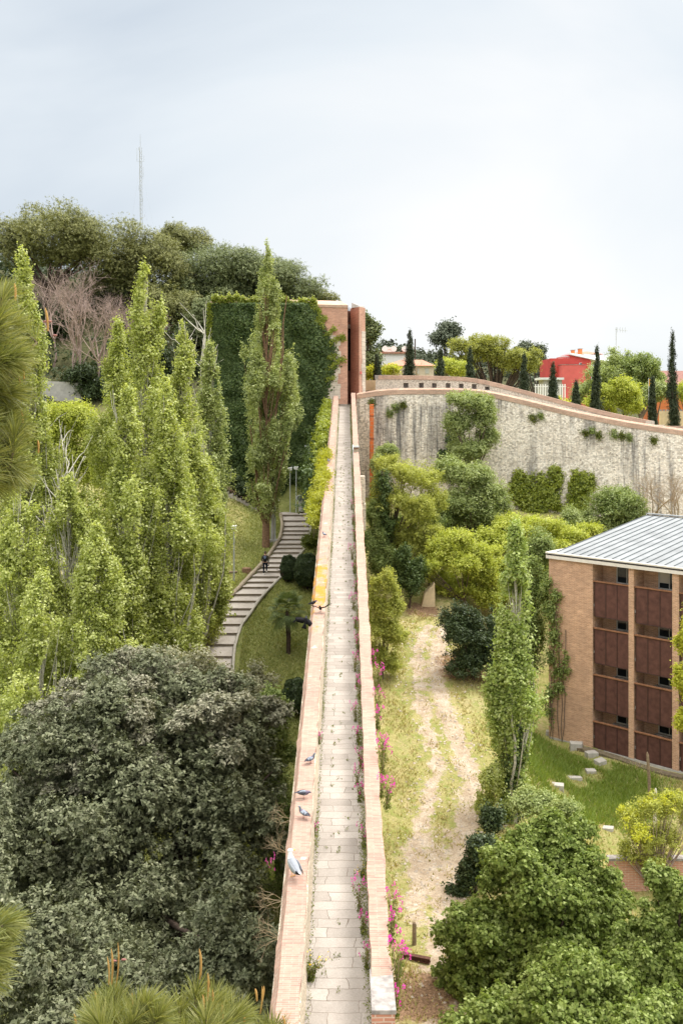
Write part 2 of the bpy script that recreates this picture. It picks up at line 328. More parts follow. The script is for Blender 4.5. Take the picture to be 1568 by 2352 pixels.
    g = b.mix(wf, g, b.ramp(n2, [(.3, (.04, .045, .02)), (.7, (.10, .095, .045))]))
    g = b.mix(.6, g, b.ramp(n3, [(.3, (.6, .6, .58)), (.68, (1.25, 1.25, 1.22))]), 'MULTIPLY')
    b.bsdf(out, g, .95, .1, b.math('ADD', n2, b.math('MULTIPLY', n3, .6)), .7, .12); M['ground'] = m
make_materials()

# ------------------------------------------------------------------ mesh helpers
def link(o, parent=None):
    COL.objects.link(o)
    if parent is not None: o.parent = parent
    return o
def mesh_np(name, V, Fq, mats, parent=None, smooth=False, midx=None):
    """vertices (n,3) and a list of face arrays (all same size per array)"""
    me = bpy.data.meshes.new(name)
    V = np.asarray(V, np.float32).reshape(-1, 3)
    if isinstance(Fq, np.ndarray): Fq = [Fq]
    Fq = [np.asarray(f, np.int32) for f in Fq if len(f)]
    me.vertices.add(len(V)); me.vertices.foreach_set('co', V.ravel())
    nl = sum(f.size for f in Fq); nf = sum(len(f) for f in Fq)
    me.loops.add(nl); me.loops.foreach_set('vertex_index', np.concatenate([f.ravel() for f in Fq]))
    tot = np.concatenate([np.full(len(f), f.shape[1], np.int32) for f in Fq])
    st = np.concatenate([[0], np.cumsum(tot)[:-1]]).astype(np.int32)
    me.polygons.add(nf); me.polygons.foreach_set('loop_start', st)
    if smooth: me.polygons.foreach_set('use_smooth', np.ones(nf, bool))
    if not isinstance(mats, (list, tuple)): mats = [mats]
    for m in mats: me.materials.append(M[m] if isinstance(m, str) else m)
    if midx is not None: me.polygons.foreach_set('material_index', np.asarray(midx, np.int32))
    me.update(calc_edges=True)
    return link(bpy.data.objects.new(name, me), parent)
class MB:
    """collects shapes into one mesh"""
    def __init__(s): s.v = []; s.f = []; s.m = []
    def add(s, V, Fs, mi=0):
        o = len(s.v); s.v += [tuple(p) for p in V]; s.f += [tuple(i + o for i in f) for f in Fs]; s.m += [mi] * len(Fs); return s
    def hexa(s, p, mi=0):      # eight corners: bottom ring then top ring
        return s.add(p, [(3, 2, 1, 0), (4, 5, 6, 7), (0, 1, 5, 4), (1, 2, 6, 5), (2, 3, 7, 6), (3, 0, 4, 7)], mi)
    def box(s, x0, x1, y0, y1, z0, z1, mi=0):
        return s.hexa([(x0, y0, z0), (x1, y0, z0), (x1, y1, z0), (x0, y1, z0), (x0, y0, z1), (x1, y0, z1), (x1, y1, z1), (x0, y1, z1)], mi)
    def prism(s, poly, z0, z1, mi=0):
        n = len(poly); V = [(x, y, z0) for x, y in poly] + [(x, y, z1) for x, y in poly]
        return s.add(V, [tuple(range(n - 1, -1, -1)), tuple(range(n, 2 * n))] + [(i, (i + 1) % n, n + (i + 1) % n, n + i) for i in range(n)], mi)
    def tube(s, pts, rad, seg=6, mi=0, cap=True):
        V, Fs = tube(pts, rad, seg); Fs = [tuple(f) for f in Fs]
        if cap: Fs += [tuple(range(seg - 1, -1, -1)), tuple(range(len(V) - seg, len(V)))]
        return s.add(V, Fs, mi)
    def sweep(s, secs, mi=0, cap=True):
        """list of equal cross-sections (each a closed ring of points)"""
        n = len(secs[0]); V = [p for sec in secs for p in sec]; Fs = []
        for k in range(len(secs) - 1):
            for i in range(n): Fs.append((k * n + i, k * n + (i + 1) % n, (k + 1) * n + (i + 1) % n, (k + 1) * n + i))
        if cap: Fs += [tuple(range(n - 1, -1, -1)), tuple(range(len(V) - n, len(V)))]
        return s.add(V, Fs, mi)
    def build(s, name, mats, parent=None, smooth=False, bevel=0):
        me = bpy.data.meshes.new(name); me.from_pydata(s.v, [], s.f)
        if not isinstance(mats, (list, tuple)): mats = [mats]
        for m in mats: me.materials.append(M[m])
        me.polygons.foreach_set('material_index', s.m)
        if smooth: me.polygons.foreach_set('use_smooth', [True] * len(s.f))
        me.update(); o = link(bpy.data.objects.new(name, me), parent)
        import bmesh
        bm = bmesh.new(); bm.from_mesh(me); bmesh.ops.recalc_face_normals(bm, faces=bm.faces); bm.to_mesh(me); bm.free()
        if bevel:
            md = o.modifiers.new('bevel', 'BEVEL'); md.width = bevel; md.segments = 2; md.limit_method = 'ANGLE'
        return o
def tube(pts, rad, seg=6):
    pts = np.asarray([tuple(p) for p in pts], float); n = len(pts)
    rad = np.full(n, rad, float) if np.isscalar(rad) else np.asarray(rad, float)
    t = np.gradient(pts, axis=0); t /= np.linalg.norm(t, axis=1)[:, None] + 1e-9
    ref = np.where(np.abs(t[:, 2:3]) < .9, [[0, 0, 1.]], [[1., 0, 0]])
    a = np.cross(t, ref); a /= np.linalg.norm(a, axis=1)[:, None] + 1e-9
    for i in range(1, n):
        if (a[i] * a[i - 1]).sum() < 0: a[i] *= -1
    b = np.cross(t, a)
    th = np.arange(seg) * 2 * math.pi / seg
    V = pts[:, None] + rad[:, None, None] * (np.cos(th)[None, :, None] * a[:, None] + np.sin(th)[None, :, None] * b[:, None])
    k = np.arange(n - 1)[:, None] * seg; i = np.arange(seg)[None]
    Fq = np.stack([k + i, k + (i + 1) % seg, k + seg + (i + 1) % seg, k + seg + i], -1).reshape(-1, 4)
    return V.reshape(-1, 3), Fq
class TB:
    """many tubes in one mesh"""
    def __init__(s): s.V = []; s.F = []; s.n = 0
    def add(s, pts, rad, seg=5):
        V, Fq = tube(pts, rad, seg); s.V.append(V); s.F.append(Fq + s.n); s.n += len(V)
    def build(s, name, mat, parent=None):
        return mesh_np(name, np.concatenate(s.V), np.concatenate(s.F), mat, parent, True)
def unit(a): return a / (np.linalg.norm(a, axis=-1, keepdims=True) + 1e-9)
def rdir(n): return unit(rng.normal(size=(n, 3)))
def leaf_arrays(pos, nrm, size, aspect=.7, fold=.18, droop=0, tang=None):
    n = len(pos); size = np.broadcast_to(np.asarray(size, float), (n,))
    t = rng.normal(size=(n, 3)) if tang is None else np.asarray(tang, float) + .25 * rng.normal(size=(n, 3))
    if droop: t = t + np.array([0, 0, -droop])
    t = unit(t - (t * nrm).sum(1, keepdims=True) * nrm); b = np.cross(nrm, t)
    L = size[:, None] * .5; W = L * aspect; up = nrm * L * fold * 2
    V = np.stack([pos - t * L, pos + b * W + up - t * L * .1, pos + t * L, pos - b * W + up - t * L * .1], 1).reshape(-1, 3)
    Fq = np.arange(4 * n, dtype=np.int32).reshape(-1, 4)
    return V, Fq
def leaves(name, pos, nrm, size, mat, parent=None, aspect=.7, fold=.18, droop=0, tang=None):
    V, Fq = leaf_arrays(pos, nrm, size, aspect, fold, droop, tang)
    return mesh_np(name, V, Fq, mat, parent)
def clump_leaves(cl, n, jit=.75, up=.55, inner=.45, down=.25, spr=.22, per=7):
    """cl: (k,6) centres and radii; leaves grow in small sprays, shared out by clump size, mostly on the clumps' skins"""
    cl = np.asarray(cl, float); m = max(1, n // per)
    w = (cl[:, 3] * cl[:, 4] + cl[:, 3] * cl[:, 5]); w = w / w.sum()
    k = rng.choice(len(cl), m, p=w)
    d = rdir(m); flip = (d[:, 2] < 0) & (rng.random(m) > down + .3); d[flip, 2] *= -1
    r = inner + (1 - inner) * rng.random(m) ** .6
    r = r * (1 + .2 * rng.normal(size=m)) + (rng.random(m) < .12) * .35 * rng.random(m)
    sp = cl[k, :3] + d * cl[k, 3:] * r[:, None]
    out = unit(d + np.array([0, 0, .35]) + .5 * rng.normal(size=(m, 3)))
    sn = d + np.array([0, 0, up]) + jit * rng.normal(size=(m, 3)) * .75
    q = rng.integers(0, m, n - m * per) if n > m * per else np.zeros(0, int)
    ii = np.concatenate([np.repeat(np.arange(m), per), q]); N = len(ii)
    pos = sp[ii] + out[ii] * (spr * (rng.random(N) * 2 - .8))[:, None] + rng.normal(size=(N, 3)) * spr * .45
    return pos, unit(sn[ii] + .38 * rng.normal(size=(N, 3)))

def rosettes(cl, m, per=7, size=.1, up=.7, jit=.5, inner=.6, ragged=.16, droop=0, big=.35):
    """stars of leaves at the twig ends: positions, normals and the leaf directions"""
    cl = np.asarray(cl, float); w = cl[:, 3] * cl[:, 4] + cl[:, 3] * cl[:, 5]; k = rng.choice(len(cl), m, p=w / w.sum())
    d = rdir(m); f = (d[:, 2] < -.15) & (rng.random(m) > .35); d[f, 2] *= -1
    r = (inner + (1 - inner) * rng.random(m) ** .5) * (1 + ragged * rng.normal(size=m)) + (rng.random(m) < .1) * big * rng.random(m)
    sp = cl[k, :3] + d * cl[k, 3:] * r[:, None]; ax = unit(d + np.array([0, 0, up]) + jit * rng.normal(size=(m, 3)))
    A = np.repeat(ax, per, 0); S = np.repeat(sp, per, 0); N = len(A); rad = rng.normal(size=(N, 3)); rad = unit(rad - (rad * A).sum(1, keepdims=True) * A)
    tilt = (.15 + .75 * rng.random(N))[:, None]; t = unit(rad + A * (tilt - .25) + np.array([0, 0, -droop])); sz = (size * (.65 + .7 * rng.random(N)))
    n = unit(A - (A * t).sum(1, keepdims=True) * t + .12 * rng.normal(size=(N, 3)))
    return S + t * sz[:, None] * .5 - A * (rng.random(N) * size * 1.2)[:, None], n, t, sz
def wavy(p, f0=.9, f1=4.5, k=9, seed=3):
    g = np.random.default_rng(seed); s = 0
    for _ in range(k): s = s + np.sin(p @ (unit(g.normal(size=3)) * g.uniform(f0, f1)) + g.uniform(0, 6.28))
    return s / math.sqrt(k / 2)
def tag(o, label=None, cat=None, group=None, kind=None):
    for k, v in (('label', label), ('category', cat), ('group', group), ('kind', kind)):
        if v: o[k] = v
    return o
def thing(name, label, cat, loc=(0, 0, 0), rz=0, group=None):
    o = bpy.data.objects.new(name, None); COL.objects.link(o); o.empty_display_size = .2
    o.location = loc; o.rotation_euler = (0, 0, rz)
    return tag(o, label, cat, group)
def dup(o, loc, rz=0, sc=1, label=None, group=None, parent=None):
    c = o.copy(); COL.objects.link(c)
    if parent is None:
        c.location = loc; c.rotation_euler = (0, 0, rz); c.scale = (sc,) * 3 if np.isscalar(sc) else sc
        if label: c['label'] = label
        if group: c['group'] = group
    else: c.parent = parent
    for ch in list(o.children): dup(ch, None, parent=c)
    return c
# ================================================================== camera, light, sky
cam = bpy.data.cameras.new('camera'); co = link(bpy.data.objects.new('camera', cam))
cam.sensor_fit = 'HORIZONTAL'; cam.sensor_width = 24; cam.lens = F / 1568 * 24
cam.shift_y = -(2352 / 2 - HY) / 1568; cam.clip_start = .3; cam.clip_end = 9000
co.location = (0, 0, 0); co.rotation_euler = (R(90), 0, 0); scene.camera = co
SUN_AZ, SUN_EL = R(62), R(60)              # azimuth measured from the view direction towards the right
sd = Vector((math.sin(SUN_AZ) * math.cos(SUN_EL), math.cos(SUN_AZ) * math.cos(SUN_EL), math.sin(SUN_EL)))
sun = bpy.data.lights.new('sun', 'SUN'); so = link(bpy.data.objects.new('sun', sun))
sun.energy = 2.3; sun.angle = R(18); sun.color = (1, .955, .89); so.rotation_euler = sd.to_track_quat('Z', 'Y').to_euler(); so.location = (20, 60, 60)
w = bpy.data.worlds.new('World'); scene.world = w; w.use_nodes = True
nt = w.node_tree; nt.nodes.clear(); b = NB(nt); out = nt.nodes.new('ShaderNodeOutputWorld')
sky = b.n('ShaderNodeTexSky', sky_type='NISHITA'); sky.sun_disc = False; sky.sun_elevation = SUN_EL; sky.sun_rotation = SUN_AZ
bg1 = b.n('ShaderNodeBackground'); bg1.inputs[1].default_value = .08; b.l(sky.outputs[0], bg1.inputs[0])
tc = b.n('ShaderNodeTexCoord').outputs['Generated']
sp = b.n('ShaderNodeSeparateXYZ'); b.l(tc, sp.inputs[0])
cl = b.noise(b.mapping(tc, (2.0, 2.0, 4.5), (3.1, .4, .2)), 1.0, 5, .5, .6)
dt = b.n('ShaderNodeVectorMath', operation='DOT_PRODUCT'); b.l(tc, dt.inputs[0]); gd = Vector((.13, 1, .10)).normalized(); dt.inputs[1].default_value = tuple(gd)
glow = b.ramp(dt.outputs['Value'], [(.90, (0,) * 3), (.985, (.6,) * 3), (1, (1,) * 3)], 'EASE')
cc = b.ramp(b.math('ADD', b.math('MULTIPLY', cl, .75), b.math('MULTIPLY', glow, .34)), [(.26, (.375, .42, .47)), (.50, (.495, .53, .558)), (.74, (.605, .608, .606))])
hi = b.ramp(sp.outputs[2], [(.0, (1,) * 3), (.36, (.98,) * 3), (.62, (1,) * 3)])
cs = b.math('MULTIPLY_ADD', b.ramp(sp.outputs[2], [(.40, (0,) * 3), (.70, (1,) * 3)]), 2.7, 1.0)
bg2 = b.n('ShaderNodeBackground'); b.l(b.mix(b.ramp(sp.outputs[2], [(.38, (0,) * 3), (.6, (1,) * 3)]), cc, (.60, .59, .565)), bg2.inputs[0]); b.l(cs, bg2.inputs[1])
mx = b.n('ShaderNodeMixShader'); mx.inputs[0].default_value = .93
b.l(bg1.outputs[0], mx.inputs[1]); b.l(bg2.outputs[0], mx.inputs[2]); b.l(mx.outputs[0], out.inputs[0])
vs = scene.view_settings; vs.view_transform = 'Standard'; vs.look = 'None'; vs.gamma = 1; vs.exposure = 0.78
scene.cycles.max_bounces = 8; scene.cycles.diffuse_bounces = 4; scene.cycles.transmission_bounces = 4; scene.cycles.transparent_max_bounces = 4

# ================================================================== ground
STEP_L = [(648.3,1180.9),(652.7,1207),(648,1234),(635,1255.6),(622,1275),(602,1299.5),(578,1323.7),(556,1347.8),(534,1369.8),(509.9,1398),(494.5,1416),(484,1447),(478,1480),(474,1515),(470,1560)]
STEP_R = [(707.6,1181),(709.8,1211.6),(709.8,1233.6),(696.6,1260),(679,1282),(643.9,1323.7),(622,1345.6),(604,1363),(586.8,1385),(569,1411.5),(551.6,1433.5),(542.8,1457.7),(535,1484),(532,1508),(529.7,1545.5),(530,1570)]
def stepx(tab, y): return float(np.interp(y, [p[1] for p in tab], [p[0] for p in tab]))
def planeZ(y): return 32.93 / (.265 + (y - HY) / F)
def poly_dist(px, py, pts):
    d = np.full(px.shape, 1e9)
    for (ax, ay), (bx, by) in zip(pts[:-1], pts[1:]):
        vx, vy = bx - ax, by - ay
        t = np.clip(((px - ax) * vx + (py - ay) * vy) / (vx * vx + vy * vy), 0, 1)
        d = np.minimum(d, np.hypot(px - ax - t * vx, py - ay - t * vy))
    return d
def gline(pix): return [(g.x, g.y) for g in (gp(x, y) for x, y in pix)]
track_l = gline([(960,2120),(950,2010),(965,1920),(1005,1760),(965,1620),(955,1500),(985,1440)])
track_r = gline([(1010,2300),(1020,2080),(1060,1950),(1085,1800),(1055,1720),(1010,1600),(1000,1520),(1020,1450),(1050,1425)])
# slope the stairs cut into the ground a little so that the treads lie proud of it
stair_c = [(( .5 * (stepx(STEP_L, y) + stepx(STEP_R, y)) - CX) * planeZ(y) / F, planeZ(y)) for y in range(1176, 1570, 12)]
def ground_mesh():
    xs = np.unique(np.concatenate([np.linspace(-1500, -90, 16), np.linspace(-90, -40, 40), np.arange(-40, 36, .42), np.linspace(36, 90, 50), np.linspace(90, 1500, 16)]))
    ys = np.unique(np.concatenate([np.linspace(-300, -10, 6), np.linspace(-10, 28, 24), np.arange(28, 100, .36), np.linspace(100, 200, 70), np.linspace(200, 520, 50), np.linspace(520, 4500, 20)]))
    X, Y = np.meshgrid(xs, ys); Z = ground_z(X, Y)
    ds = poly_dist(X, Y, stair_c)
    Z = Z - .28 * (1 - sst(1.25, 1.8, ds)) * (Y > 60)
    nx, ny = len(xs), len(ys)
    V = np.stack([X, Y, Z], -1).reshape(-1, 3)
    i = (np.arange(ny - 1)[:, None] * nx + np.arange(nx - 1)[None]).ravel()
    o = mesh_np('ground', V, np.stack([i, i + 1, i + 1 + nx, i + nx], -1), 'ground', None, True)
    o['kind'] = 'structure'
    def put(name, a):
        at_ = o.data.attributes.new(name, 'FLOAT', 'POINT'); at_.data.foreach_set('value', np.asarray(a, np.float32).ravel())
    d1 = poly_dist(X, Y, track_l); d2 = poly_dist(X, Y, track_r)
    dirt = np.maximum(.80 * np.exp(-(d1 / .56) ** 2), .92 * np.exp(-(d2 / .7) ** 2))
    near = gp(985, 2000)
    dirt = np.maximum(dirt, .85 * np.exp(-((X - near.x) ** 2 / 2.2 + (Y - near.y) ** 2 / 22)))
    dirt = dirt * (X > 1)
    dirt = np.maximum(dirt, .55 * (X > 1) * (Y < 37))
    # pale paths seen at the left edge and below the lindens
    lp = [at(-40, 50), at(10, 47), at(40, 40)]
    dirt = np.maximum(dirt, np.exp(-(poly_dist(X, Y, [(q.x, q.y) for q in lp]) / 1.4) ** 2))
    rp = [at(1240, 37), at(1420, 33), at(1640, 31)]
    dirt = np.maximum(dirt, 1.1 * np.exp(-(poly_dist(X, Y, [(q.x, q.y) for q in rp]) / 1.6) ** 2))
    put('dirt', dirt)
    lawn = np.where(X < .5, .95 - .55 * sst(-5.5, -9, X) * sst(66, 74, Y), .32 + .15 * sst(3, 0, X))
    gl = gp(1330, 1790)
    lawn = np.maximum(lawn, 1.1 * np.exp(-((X - gl.x) ** 2 / 10 + (Y - gl.y) ** 2 / 26)))
    put('lawn', lawn)
    lit = np.zeros_like(X)
    for px, py, r in ((1060, 1530, 2.2), (970, 1400, 1.6), (960, 2290, 2.0), (690, 1176, 1.1), (610, 1172, 1.5), (545, 1135, 1.6)):
        g = gp(px, py); lit = np.maximum(lit, .95 * np.exp(-((X - g.x) ** 2 + (Y - g.y) ** 2) / r ** 2))
    put('litter', lit)
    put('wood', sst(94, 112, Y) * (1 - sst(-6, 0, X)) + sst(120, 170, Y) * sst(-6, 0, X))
    return o
ground_mesh()

# ------------------------------------------------------------------ garden stairs
def garden_stairs():
    ys = [545,605,660,708,748,797,847,890,938,988,1042,1090,1135,1190,1245,1300,1375,1445,1525,1598,1688,1783,1900,2025,2150,2290]
    ys = [(1850 + y / 2.614) * .5742 for y in ys]
    rows = []
    for y in ys:
        Z = planeZ(y); a = P(stepx(STEP_L, y), y, Z); c = P(stepx(STEP_R, y), y, Z)
        rows.append((a, c))
    tr = MB(); ri = MB()
    for i, (a, c) in enumerate(rows):
        if i == 0:
            a2 = a + Vector((-.6, 2.6, .12)); c2 = c + Vector((0, 2.6, .12)); up = .16
        else:
            a2, c2 = rows[i - 1]; up = .17
        bk = Vector((0, 0, -up))
        lo = Vector((0, 0, -.5))
        a3, c3 = (a2 + bk if i else a2), (c2 + bk if i else c2)
        tr.hexa([a + lo, c + lo, c3 + lo + Vector((0, -.002, 0)), a3 + lo + Vector((0, -.002, 0)), a, c, c3 + Vector((0, -.002, 0)), a3 + Vector((0, -.002, 0))], 0)
        # timber riser board, standing 2 cm proud of the tread's front
        f = Vector((0, -.022, 0)); th = Vector((0, 0, -.105))
        u = Vector((0, 0, -.004))
        tr.hexa([a + f + th, c + f + th, c + th - Vector((0, .003, 0)), a + th - Vector((0, .003, 0)), a + f + u, c + f + u, c + u - Vector((0, .003, 0)), a + u - Vector((0, .003, 0))], 1)
    o = tr.build('garden_stairs', ['tread', 'riser']); o['kind'] = 'structure'
    for nm, tab, mat, off, r in (('timber_kerb', STEP_L, 'kerbwood', -.16, .15), ('stone_kerb', STEP_R, 'kerbstone', .12, .10)):
        pts = []
        for y in np.arange(1181, 1556, 6):
            Z = planeZ(y); q = P(stepx(tab, y), y, Z); pts.append(q + Vector((off, 0, .03)))
        mb = MB(); mb.tube(pts, [r * (1 + .1 * math.sin(i * 1.7)) for i in range(len(pts))], 8)
        k = mb.build(nm, [mat], None, True); k['kind'] = 'structure'
    # the upper flight climbing to the left along the foot of the ivy
    pa, pb = gp(612, 1168), gp(508, 1122)
    mb = MB(); d = (pb - pa); d.z = 0; L = d.length; d.normalize(); nn = Vector((-d.y, d.x, 0))
    if nn.y > 0: nn = -nn
    N = 11
    for i in range(N):
        p0 = pa + d * (L * i / N); p1 = pa + d * (L * (i + 1) / N)
        zt = gz(*(p0 + d * .3 + nn * .6).xy) + .14
        q = [p0 + nn * -.5, p1 + nn * -.5, p1 + nn * 1.0, p0 + nn * 1.0]
        mb.hexa([Vector((v.x, v.y, zt - .9)) for v in q] + [Vector((v.x, v.y, zt)) for v in q], 0)
        e0 = [p0 + nn * -.5, p0 + nn * 1.0]
        mb.hexa([Vector((e0[0].x - d.x * t_, e0[0].y - d.y * t_, z_)) if s == 0 else Vector((e0[1].x - d.x * t_, e0[1].y - d.y * t_, z_))
                 for z_ in (zt - .2, zt - .01) for s, t_ in ((0, .06), (1, .06), (1, .002), (0, .002))], 1)
    k = mb.build('upper_stairs', ['tread', 'riser']); k['kind'] = 'structure'
garden_stairs()

# ================================================================== the wall walk
def XL(Z): return -.6445 + (Z - 18.67) * .402 / 73.33
def XR(Z): return .555 + (Z - 18.67) * .357 / 73.33
def WZ(Z): return -14.055 + .1527 * Z
Zs = np.arange(9, 93.01, .25)
def walkway():
    mb = MB(); secs = []
    for Z in Zs: secs.append([(XL(Z) - .3, Z, WZ(Z) - .6), (XR(Z) + .2, Z, WZ(Z) - .6), (XR(Z) + .2, Z, WZ(Z)), (XL(Z) - .3, Z, WZ(Z))])
    mb.sweep(secs)
    mb.box(XL(93) - .1, 1.15, 93.0, 96.8, -1.2, .32); mb.box(XL(93) - .1, 1.15, 92.75, 93.0, -1.2, .24)
    o = mb.build('walkway', ['slabs']); o['kind'] = 'structure'
walkway()
def lw(i, s):
    i = i * .5
    return .013 * (random.Random(int(i * 20 + s * 977)).random() - .5) + .012 * math.sin(i * 1.9 + s) + .009 * math.sin(i * .73 + 2 * s) + .006 * math.sin(i * 4.1 + s * 3)
def left_parapet():
    t = thing('parapet_wall', 'long left parapet of the wall walk with wide pale brick coping and yellow lichen, gull standing on it', 'parapet wall', (XL(50) - .3, 50, WZ(50)))
    o0 = Vector(t.location)
    fs, cs = [], []
    for i, Z in enumerate(Zs):
        x = XL(Z); z = WZ(Z); h = .98 + lw(i, .4) * .6
        fs.append([(x + lw(i, 1) * .6, Z, z - .5), (x - .065 + lw(i, 2) * .7, Z, z + h - .10), (x - .60, Z, z + h - .22), (x - .70, Z, min(z - 1, gz(x - .7, Z) - .6))])
        cs.append([(x - .08 + lw(i, 3), Z, z + h - .115), (x - .08 + lw(i, 3), Z, z + h), (x - .48 + lw(i, 4) * .5, Z, z + h), (x - .585 + lw(i, 5) * 1.3, Z, z + h - .16), (x - .57, Z, z + h - .235)])
    sh = lambda S: [[Vector(p) - o0 for p in s] for s in S]
    MB().sweep(sh(fs)).build('masonry', ['parapet_stone'], t)
    MB().sweep(sh(cs)).build('coping', ['coping_left'], t)
left_parapet()
def right_parapet():
    t = thing('parapet_wall', 'long right parapet of the wall walk with narrow pink brick coping and magenta flowers along it', 'parapet wall', (XR(50) + .2, 50, WZ(50)))
    o0 = Vector(t.location); sh = lambda S: [[Vector(p) - o0 for p in s] for s in S]
    for nm, z0, z1, hh in (('lower', 17.3, 66.5, .95), ('upper', 66.5, 93.2, 1.22)):
        fs, cs = [], []
        for i, Z in enumerate(np.linspace(z0, z1, int((z1 - z0) * 4))):
            x = XR(Z); z = WZ(Z); h = hh + lw(i, .9) * .5
            fs.append([(x, Z, z - .5), (x + .02 + lw(i, 2) * .5, Z, z + h - .10), (x + .33, Z, z + h - .10), (x + .36 + lw(i, 3), Z, min(z - 1, gz(x + .4, Z) - .6))])
            cs.append([(x - .01 + lw(i, 3) * .8, Z, z + h - .105), (x - .01 + lw(i, 3) * .8, Z, z + h), (x + .36 + lw(i, 4), Z, z + h - .01), (x + .36 + lw(i, 4), Z, z + h - .11)])
        MB().sweep(sh(fs)).build('masonry', ['parapet_stone'], t)
        MB().sweep(sh(cs)).build('coping', ['coping'], t)
    # stone slab closing the near end, with its brick end face; cap stone where the parapet steps up
    Z0 = 17.2; x = XR(17.5); z = WZ(17.5) + .95
    MB().box(x - .035 - o0.x, x + .39 - o0.x, Z0 - .12 - o0.y, Z0 + 1.15 - o0.y, z + .005 - o0.z, z + .085 - o0.z).build('cap_slab', ['capstone'], t, bevel=.012)
    MB().box(x - .03 - o0.x, x + .37 - o0.x, Z0 - .1 - o0.y, Z0 + .095 - o0.y, z - 3 - o0.z, z + .002 - o0.z).build('end_brickwork', ['tower_brick'], t)
    x = XR(66.5); z = WZ(66.5)
    MB().box(x - .02 - o0.x, x + .40 - o0.x, 66.32 - o0.y, 66.85 - o0.y, z + 1.225 - o0.z, z + 1.33 - o0.z).build('cap_slab', ['metal'], t, bevel=.03)
right_parapet()
def gate_frame():
    x = XR(65) - .03; Z = 65.2; z = WZ(Z)
    t = thing('handrail', 'small grey metal handrail on the walkway side of the right parapet where it steps up', 'handrail', (x, Z, z))
    mb = MB(); mb.tube([(0, 0, 0), (0, 0, 1.35), (0, 1.2, 1.62), (0, 1.2, .2)], .03, 6)
    mb.build('frame', ['metal'], t)
    mb = MB()
    for k in range(3): mb.tube([(0, .3 + k * .3, .1 + .06 * k), (0, .3 + k * .3, 1.4 + .07 * k)], .012, 5)
    mb.build('bar', ['metal'], t)
gate_frame()

